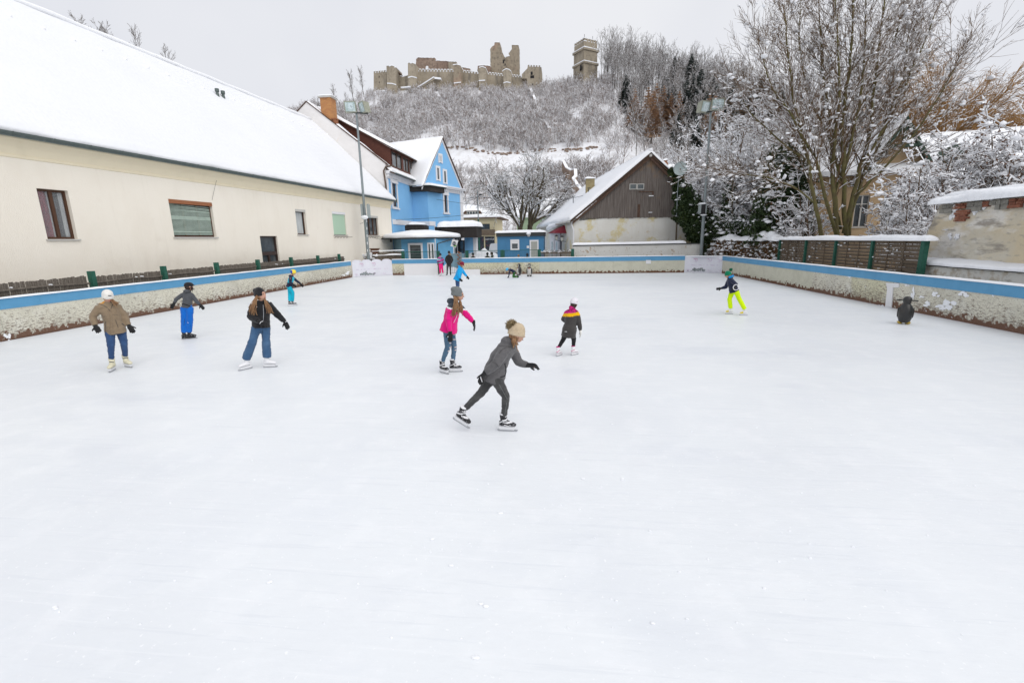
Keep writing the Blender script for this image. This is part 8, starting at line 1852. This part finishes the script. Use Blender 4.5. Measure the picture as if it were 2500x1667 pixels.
# 4 child in turquoise
s = .84; J = pose(dict(L=(707, 736), R=(714.5, 735)), s=s, head=(716.5, 665.5, -.03), neck=(712.5, 674, .0), sL=(716, 678.5, .12), sR=(709, 679, -.13), eL=(726, 687, .1), eR=(709, 689, -.16), wL=(734, 693, .06), wR=(715, 694, -.18), tL=(738.5, 698, .05), tR=(719, 697, -.18), hL=(706.5, 700, .07), hR=(706, 700.5, -.06), kL=(707, 715, .05), kR=(715, 714.5, -.05))
def hp4(c, H, A, hs): return 0 if (c - H) @ A[1] > .0 or (c - H) @ A[2] > .09 else 1
person('person in turquoise ski trousers and yellow and blue helmet near the left wall', J, s, 2, -4, dict(trousers='cyan', jacket=('navy', 'cyan'), hem=.05, hat=(('helmy', 'helmb'), 'helmet'), hpaint=hp4, leg=1.08, flare=1.3, cuff=.98, skate='hockey', feet=[(34, 0, 0), (24, 0, 0)], hoodv=(-1, -.3, 0), gs=1.2,
    jpaint=lambda c, J: 1 if (J['hL'][2] + (J['neck'][2] - J['hL'][2]) * .42 < c[2] < J['neck'][2] - .03 and True and np.linalg.norm(np.cross(c - J['sR'], unit(J['eR'] - J['sR']))) > .075 and np.linalg.norm(np.cross(c - J['sL'], unit(J['eL'] - J['sL']))) > .07) else 0))
# 5 woman in magenta jacket
s = .96; J = pose(dict(L=(1106, 882), R=(1080, 884)), s=s, head=(1119.5, 720, -.02), neck=(1109, 738.5, .0), sL=(1124, 750, .12), sR=(1100, 751, -.13), eL=(1141, 770.5, .14), eR=(1095, 782, -.20), wL=(1156, 786, .12), wR=(1099, 812, -.24), tL=(1160, 805, .1), tR=(1099.5, 831, -.24), hL=(1099, 804, .08), hR=(1092, 805, -.07), kL=(1109, 845, .03), kR=(1093, 847, -.1))
def jp5(c, J):
    ax_ = unit(J['neck'] - (J['hL'] + J['hR']) / 2); t = (c - (J['sL'] + J['sR']) / 2) @ ax_
    return 1 if t > .0 else (2 if t > -.028 else 0)
Z5 = lambda *p: [(1040 + x / 6.533, 690 + y / 6.533) for x, y in p]
person('person in a magenta jacket with grey beanie, long wavy hair and ripped jeans', J, s, 4, -8, dict(trousers='jeans3', jacket=('magenta', 'slate', 'whiteplain'), jpaint=jp5, hem=.09, hemw=1.1, puff=1.04, hat=('cap', 'slouch'), skate='hockey', leg=.88, cuff=.93, feet=[(8, 0, 0), (-36, 0, 0)], hoodv=(-1, 0, .3), palmL=(0, -1, 0), palmR=(1, 0, 0),
    plocks=[[(1110, 724, -.1), (1112, 742, -.2), (1109, 758, -.24), (1107, 769, -.24)], [(1113, 726, -.1), (1117, 744, -.2), (1113, 762, -.24)], [(1123, 735, -.06), (1127, 749, -.14), (1122, 762, -.18)]],
    trim=[('zip', 'whiteplain', ('jacket',), [Z5((505, 480), (480, 560), (440, 640))], .005), ('cuff_edge', 'whiteplain', ('jacket',), [Z5((365, 795), (410, 775)), Z5((770, 620), (790, 600))], .004),
          ('ripped_knee', 'ripped', ('trousers',), [Z5((432, 830), (455, 832)), Z5((428, 908), (472, 905)), Z5((370, 960), (395, 965)), Z5((368, 1040), (408, 1022)), Z5((452, 1035), (486, 1022)), Z5((456, 1076), (480, 1072)), Z5((345, 1095), (372, 1078))], .011), ('glove_badge', 'whiteplain', ('glove',), [Z5((350, 858), (356, 864))], .011),
          ('sleeve_seam', 'pinkp', ('jacket',), [Z5((300, 460), (350, 480), (420, 475)), Z5((300, 600), (400, 600)), Z5((640, 470), (690, 540))], .0025)]))
# 6 person in grey melange jacket, foreground
s = .93; J = pose(dict(R=(1231, 1016), L=(1132, 1000, .0)), s=s, head=(1262.5, 815, .0), neck=(1248, 838, .0), sL=(1252, 853, .14), sR=(1229, 856, -.13), eL=(1266, 884, .16), eR=(1212, 887, -.2), wL=(1289, 891, .12), wR=(1184, 911, -.16), tL=(1311, 893, .1), tR=(1169, 934, -.12), hL=(1199, 921, .07), hR=(1210, 921, -.06), kL=(1176, 957, .02), kR=(1235, 969, -.07))
Z6 = lambda *p: [(1080 + x / 5.058, 770 + y / 5.058) for x, y in p]
pomp = gy(1248.5, 794, J['head'][1])
person('person leaning forward in a grey melange jacket and cream bobble hat, nearest skater in front', J, s, 14, -14, dict(trousers='greyjean', jacket='greymel', hem=.10, puff=1.08, hat=('knit', 'pom', .075, pomp), skate='hockey', leg=.92, cuff=.92, feet=[(-16, 0, -25), (-3, 0, 0)], hoodv=(-1, 0, .55), back=(-.03, 0, .03), palmL=(0, -.6, .8), palmR=(.7, 0, .7), hs=1.03,
    plocks=[[(1253, 827, -.1), (1257, 836, -.11), (1258, 841, -.1)]], curl=2.3, trim=[('green_collar', 'green', ('body', 'jacket', 'hair'), [Z6((905, 350), (912, 375))], .012), ('hood_lining', 'black', ('jacket',), [Z6((800, 225), (850, 300), (900, 380), (925, 400))], .006), ('pocket_edge', 'black', ('jacket',), [Z6((770, 590), (790, 680), (770, 745), (715, 765)), ], .007),
          ('sleeve_seam', 'coat', ('jacket',), [Z6((700, 470), (740, 420), (800, 390)), Z6((700, 375), (800, 380), (900, 410)), Z6((600, 560), (660, 590), (700, 640))], .003), ('sleeve_mark', 'whiteplain', ('jacket',), [Z6((497, 665), (508, 690))], .005), ('glove_band', 'whiteplain', ('glove',), [Z6((470, 755), (490, 820))], .006),
          ('side_seam', 'cap', ('trousers',), [Z6((700, 850), (760, 960), (800, 1030)), Z6((795, 1070), (770, 1220))], .0028), ('laces', 'whiteplain', ('skate',), [Z6((740, 1290), (800, 1300)), Z6((750, 1320), (815, 1335)), Z6((760, 1350), (840, 1370)), Z6((790, 1385), (860, 1395)), Z6((240, 1180), (285, 1195)), Z6((245, 1250), (285, 1245))], .005)]))
# 7 girl seen from behind, dark coat
s = .78; J = pose(dict(L=(1363, 850), R=(1400, 848)), s=s, head=(1402, 741, -.02), neck=(1398, 752, .0), sL=(1383, 763, -.02), sR=(1410, 764, .02), eL=(1375, 779, .12), eR=(1414, 788, .0), wL=(1383, 787, .26), wR=(1417, 808, .02), tL=(1389, 790, .33), tR=(1417.5, 817, .0), hL=(1383, 806, .0), hR=(1397, 806, .02), kL=(1375, 829, .08), kR=(1401, 829, .08))
def jp7(c, J):
    z = c[2] - J['sL'][2] - .10 * (c[0] - J['neck'][0]); return 1 if z > .0 else (2 if z > -.07 else 0)
person('person seen from behind in a dark coat with magenta patterned shoulders and yellow band', J, s, 62, -18, dict(trousers='black', jacket=('coat', 'pinkp', 'yellowb'), jpaint=jp7, hem=.30, hemw=1.22, puff=1.12, hat=('checkhat', 'beanie'), skate='white_pink', leg=1.0, cuff=.86, feet=[(55, 0, 0), (40, 0, 0)], dark=1, glove='white', hoodv=(-.35, -1, .2), hs=1.04, extra=[tubex('coat_label', 'whiteplain', [(J['hL'] + J['hR']) / 2 + V3([-.1, -.16, -.0]), (J['hL'] + J['hR']) / 2 + V3([-.05, -.165, .0])], .005)]))
# 8 child in neon trousers
s = .84; J = pose(dict(L=(1784, 753), R=(1819, 756)), s=s, head=(1777, 671, -.01), neck=(1781, 679, .0), sL=(1778, 685, .11), sR=(1787, 685, -.11), eL=(1772, 701, .12), eR=(1797, 694, -.22), wL=(1760.5, 704, .06), wR=(1795, 701, -.31), tL=(1750, 705.5, .04), tR=(1792, 704, -.36), hL=(1788, 711, .07), hR=(1797, 711, -.06), kL=(1781, 730, .02), kR=(1806, 732, -.02))
person('person in neon yellow trousers, navy jacket and green bobble hat, skating by the right wall', J, s, 160, -14, dict(trousers='neon', jacket='navy', hem=.06, puff=1.12, hat=('green', 'pom', .05, J['head'] + V3([.09, .03, .16]), 'green'), skate='yellow', leg=1.10, flare=1.4, cuff=.97, feet=[(160, 0, 0), (172, 0, 0)], hoodv=(1, .3, .35), palmL=(0, 0, 1),
    extra=[tubex('scarf', 'scarf', [J['neck'] + V3([-.05, -.08, .03]), J['neck'] + V3([.02, -.09, .05]), J['neck'] + V3([.09, -.03, .07]), J['neck'] + V3([.06, .05, .05])], .038), tubex('cuff_ring', 'whiteplain', [J['wR'] + V3([.085 * math.cos(a), -.07, .085 * math.sin(a)]) for a in np.linspace(0.5, 6.5, 18)], .011), blot('shoulder_badge', 'whiteplain', [J['sL'] + V3([-.02, -.2, .02])], (.012, .005, .012))]))
# 9 child in bright blue jacket, legs partly hidden
s = .90; J = pose(dict(L=(1114, 714), R=(1119, 715)), s=s, head=(1128, 646, -.01), neck=(1125, 652.5, .0), sL=(1127, 657, .12), sR=(1120, 657, -.12), eL=(1134, 668, .12), eR=(1119, 671, -.16), wL=(1140, 674.5, .1), wR=(1122.5, 681, -.18), tL=(1143, 679, .1), tR=(1126, 684, -.18), hL=(1117, 681, .07), hR=(1116, 682, -.06), kL=(1119, 697, .04), kR=(1116, 697, -.05))
person('person in a bright blue jacket and wine red beanie, half hidden behind the grey beanie', J, s, 14, -14, dict(trousers='jeans', jacket='blue', hem=.10, hemw=1.1, puff=1.15, hat=('wine', 'beanie'), skate='hockey', feet=[(14, 0, 0), (14, 0, 0)], hoodv=(-1, 0, .3), locks=[[(.05, -.02, -.05), (.06, -.04, -.11)]]))
# 10 girl in pink trousers at the gate, 11 man in black parka
s = .88; J = pose(dict(L=(1075, 667), R=(1081.5, 667)), s=s, head=(1075, 622.5, -.02), neck=(1075.3, 627.3, .0), sL=(1070.8, 629.5, .0), sR=(1080.2, 629.5, .0), eL=(1068.5, 636, .05), eR=(1083, 636, .05), wL=(1068.3, 642.5, .0), wR=(1082, 642.5, -.04), tL=(1068.5, 647, -.03), tR=(1081.6, 647, -.05), hL=(1073.6, 643, .0), hR=(1078.2, 643, .0), kL=(1074.3, 655.5, -.03), kR=(1079.7, 655.5, -.03))
person('person in hot pink trousers and a striped jacket standing at the open rink gate', J, s, -75, -8, dict(trousers='hot', jacket='stripe', hem=.06, puff=1.1, hat=('navy', 'beanie'), skate='figure', leg=1.1, flare=1.2, cuff=.95, feet=[(-100, 0, 0), (-80, 0, 0)]))
s = 1.03; J = pose(dict(L=(1091.5, 666.3), R=(1100, 666.3)), s=s, head=(1096.3, 617.3, -.02), neck=(1096.3, 623.5, .02), sL=(1090.3, 626, .0), sR=(1102, 626, .02), eL=(1088.2, 635, .1), eR=(1104.6, 635, .1), wL=(1091, 642.5, -.05), wR=(1101.5, 642.5, -.05), tL=(1093, 645, -.08), tR=(1099.5, 645, -.08), hL=(1093.2, 644, .0), hR=(1099, 644, .0), kL=(1092.3, 655.5, -.03), kR=(1099.6, 655.5, -.03))
person('person in a long black parka and black beanie standing at the open rink gate', J, s, -80, -22, dict(trousers='greyjean', jacket='black', hem=.10, puff=1.15, hat=('black', 'beanie'), dark=1, skate='boot', feet=[(-100, 0, 0), (-80, 0, 0)], aH=.16, extra=[tubex('fur_collar', 'fur', [J['neck'] + V3([.11, -.03, .14]), J['neck'] + V3([.13, -.06, .06]), J['neck'] + V3([.09, -.10, .0])], .03)]))
# 12 child crouching on hands and knees by the penguins
Yc = 31.2; g3 = lambda px, py, d=0: gy(px, py, Yc + d)
c0 = gz(1250, 678, 0)[1]
Yc = float(c0)
J = dict(head=g3(1238.5, 658.5), neck=g3(1242, 658.5), sL=g3(1243.5, 660, .1), sR=g3(1244, 660, -.1), eL=g3(1243.5, 668, .12), eR=g3(1243, 668.5, -.12), wL=g3(1242, 675, .1), wR=g3(1241.5, 676.3, -.1), tL=g3(1240, 677, .1), tR=g3(1239.5, 678.3, -.1), hL=g3(1256.5, 665, .08), hR=g3(1257, 665.5, -.08), kL=g3(1252, 674.5, .09), kR=g3(1252.5, 676, -.1), aL=g3(1264, 674.5, .09), aR=g3(1266, 675.6, -.1))
person('person crouching on hands and knees in navy top and light blue helmet beside the penguins', J, .72, 195, -38, dict(trousers='camo', jacket='navy', hem=.05, hood=0, hat=('helml', 'helmet'), skate='black', aH=.18, feet=[(0, 0, -50), (0, 0, -50)], leg=1.15, cuff=.95, hs=1.05, back=(0, 0, .05)))
# seated spectators behind the far boards: heads and shoulders show
def seated(px, py, Y, face, label, jk, hat, s=1.0, dark=1):
    H = gy(px, py, Y); a = R(face); f = V3([math.cos(a), math.sin(a), 0]); sd = V3([-f[1], f[0], 0]); U = V3([0, 0, 1.0]); n = H - U * .17 * s - f * .02; m = n - U * .47 * s
    P = lambda b, x, y, z: b + sd * x * s + f * y * s + U * z * s
    J = dict(head=H, neck=n, sL=P(n, .17, 0, -.06), sR=P(n, -.17, 0, -.06), eL=P(n, .22, .06, -.32), eR=P(n, -.22, .06, -.32), wL=P(n, .1, .28, -.38), wR=P(n, -.1, .28, -.38), tL=P(n, .04, .4, -.4), tR=P(n, -.04, .4, -.4), hL=P(m, .09, 0, 0), hR=P(m, -.09, 0, 0), kL=P(m, .11, .42, .03), kR=P(m, -.11, .42, .03), aL=P(m, .11, .44, -.36), aR=P(m, -.11, .44, -.36))
    b = person(label, J, s, face, -5, dict(trousers='black', jacket=jk, hat=hat, skate='boot', aH=.16, feet=[(face, 0, 0), (face, 0, 0)], dark=dark, puff=1.1), group='spectators behind the far rink wall')
    c = m - U * .12; mb = MB(); mb.box(c[0] - .3, c[0] + .3, c[1] - .2, c[1] + .2, c[2] - .05, c[2]); mb.box(c[0] - .26, c[0] - .2, c[1] - .15, c[1] + .15, 0, c[2] - .05); mb.box(c[0] + .2, c[0] + .26, c[1] - .15, c[1] + .15, 0, c[2] - .05)
    tag(mb.build('stool', M['slatwood'], loc=(c[0], c[1], 0)), 'wooden stool under the ' + label.replace('person', 'person', 1), 'stool', 'stools behind the far rink wall')
seated(1154.5, 621.5, 35.9, 250, 'person with black hair sitting left behind the mesh fence', 'coat', ('black', 'beanie'))
seated(1190, 620.5, 35.9, 80, 'person in olive coat sitting with back to the rink', 'olive', ('black', 'beanie'))
seated(1200.5, 619.5, 36.4, 200, 'person in dark green coat turned towards the olive coat', 'olive', ('hair_d', 'beanie'))
seated(1287.5, 622.5, 35.9, 85, 'person in navy cap sitting before the blue container', 'olive', ('navy', 'beanie'))
seated(1266, 625.5, 35.9, 85, 'person with brown hair low behind the rail before the blue container', 'coat', ('hair_b', 'beanie'), .9, 0)

# ================================================================== PENGUIN SKATING AIDS
def penguin(label, px, py_foot, py_top, yaw, front, handle_yaw=None):
    b = gz(px, py_foot, 0); top = gy(px, py_top, b[1])[2]; k = top / .80; root = thing('penguin_skating_aid', label, 'penguin figure', (b[0], b[1], 0), 'penguin shaped skating aids'); o = b
    hd = V3([0, 0, .70 * k]); MBp = MB(); MBp.lathe((b[0], b[1], 0), [(.10 * k, .05 * k), (.135 * k, .10 * k), (.165 * k, .20 * k), (.178 * k, .30 * k), (.170 * k, .42 * k), (.14 * k, .51 * k), (.10 * k, .57 * k), (.085 * k, .59 * k), (.092 * k, .62 * k), (.105 * k, .68 * k), (.10 * k, .74 * k), (.07 * k, .785 * k), (.02 * k, .80 * k)], 28)
    f = V3([math.cos(R(yaw)), math.sin(R(yaw)), 0]); sd = V3([-f[1], f[0], 0])
    me = MBp.build('body', [M['pg_black'], M['pg_white']], root=root, smooth=True)
    if True:
        for p in me.data.polygons:
            c = V3(p.center); q = c[:2] @ f[:2]; w = abs(c[:2] @ sd[:2]); z = c[2] / k
            p.material_index = 1 if (q > .03 * k and ((z < .52 and w < .115 * k) or (.60 < z < .72 and .02 * k < w < .07 * k))) else 0
    for q in (-1, 1):
        mb = MB(); c = b + V3([0, 0, .045 * k]) + sd * q * .085 * k + f * .05 * k; mb.ball(c, (.07 * k, .11 * k, .045 * k), ax=[sd, f, [0, 0, 1]], k=12, m=8)
        mb.build('foot', M['yellow' if not front else 'pg_dark'], root=root, smooth=True)
        mb = MB(); c = b + V3([0, 0, .34 * k]) + sd * q * .17 * k; mb.ball(c, (.02 * k, .055 * k, .15 * k), ax=[sd, f, [0, 0, 1]], k=10, m=8); mb.build('wing', M['pg_black'], root=root, smooth=True)
    mb = MB(); mb.tube([b + V3([0, 0, .69 * k]) - sd * .235 * k, b + V3([0, 0, .685 * k]) + sd * .235 * k], .014 * k, 8)
    for q in (-1, 1): mb.tube([b + V3([0, 0, .687 * k]) + sd * q * .13 * k, b + V3([0, 0, .687 * k]) + sd * q * .24 * k], .017 * k, 8)
    mb.build('handle', M['black'], root=root)
    mb = MB(); mb.tube([b + V3([0, 0, .67 * k]) + f * .09 * k, b + V3([0, 0, .655 * k]) + f * .16 * k], [.028 * k, .006 * k], 8); mb.build('beak', M['yellow'], root=root)
    if front:
        mb = MB(); mb.ball(b + V3([0, 0, .50 * k]) + f * .125 * k, (.06 * k, .03 * k, .05 * k), ax=[sd, f, [0, 0, 1]]); mb.build('red_scarf', M['redbox'], root=root, smooth=True)
    return root
M['pg_black'] = pm('penguin_black', (.018, .018, .018), [L((.04, .036, .034), 5, .45, .7, .7)], rough=.32, spec=.5); M['pg_white'] = pm('penguin_white', (.50, .49, .46), [L((.10, .10, .10), 18, .56, .60, .8)], rough=.5); M['pg_dark'] = pm('penguin_dark_foot', (.07, .065, .06), rough=.6)
penguin('large black penguin figure with yellow feet standing by the right rink wall, back turned', 2206, 791, 723.5, 58, False)
penguin('penguin figure next to the crouching child, turned left', 1267.5, 672.5, 643.5, 215, True)
penguin('penguin figure facing the camera at the far rink wall, rightmost of the small pair', 1292.5, 675, 643.5, -92, True)

# small snow crumbs lying on the ice
mb = MB(); rs = random.Random(31); crumbs = [(1168, 1244), (1126, 1348), (1056, 1316), (1058, 1314), (1180, 1478), (1174, 1475), (1186, 1480), (659, 1421), (1102, 1381), (1222, 1132), (136, 1484), (1160, 1605), (1520, 1170), (1425, 1170), (990, 1198), (1592, 1520), (1223, 1253), (1066, 1250)]
for px, py in crumbs:
    for k in range(rs.randint(1, 3)): c = gz(px + rs.uniform(-3, 3), py + rs.uniform(-2, 2), .0); r = rs.uniform(.006, .016); mb.ball(c + [0, 0, r * .3], (r * 1.5, r, r * .5), k=6, m=4)
for k in range(160):
    c = gz(rs.uniform(100, 2400), 700 + 900 * rs.random(), 0)
    if c[1] > 33: continue
    r = rs.uniform(.004, .010); mb.ball(c + [0, 0, r * .3], (r * 1.4, r, r * .6), k=5, m=3)
o = mb.build('ice_crumbs', M['snow']); o['kind'] = 'stuff'; o['label'] = 'tiny crumbs of snow scattered over the ice'; o['category'] = 'snow crumbs'

# tidy: forget the helper property
for ob in bpy.data.objects:
    for k_ in ('_o', 'used'):
        if k_ in ob: del ob[k_]
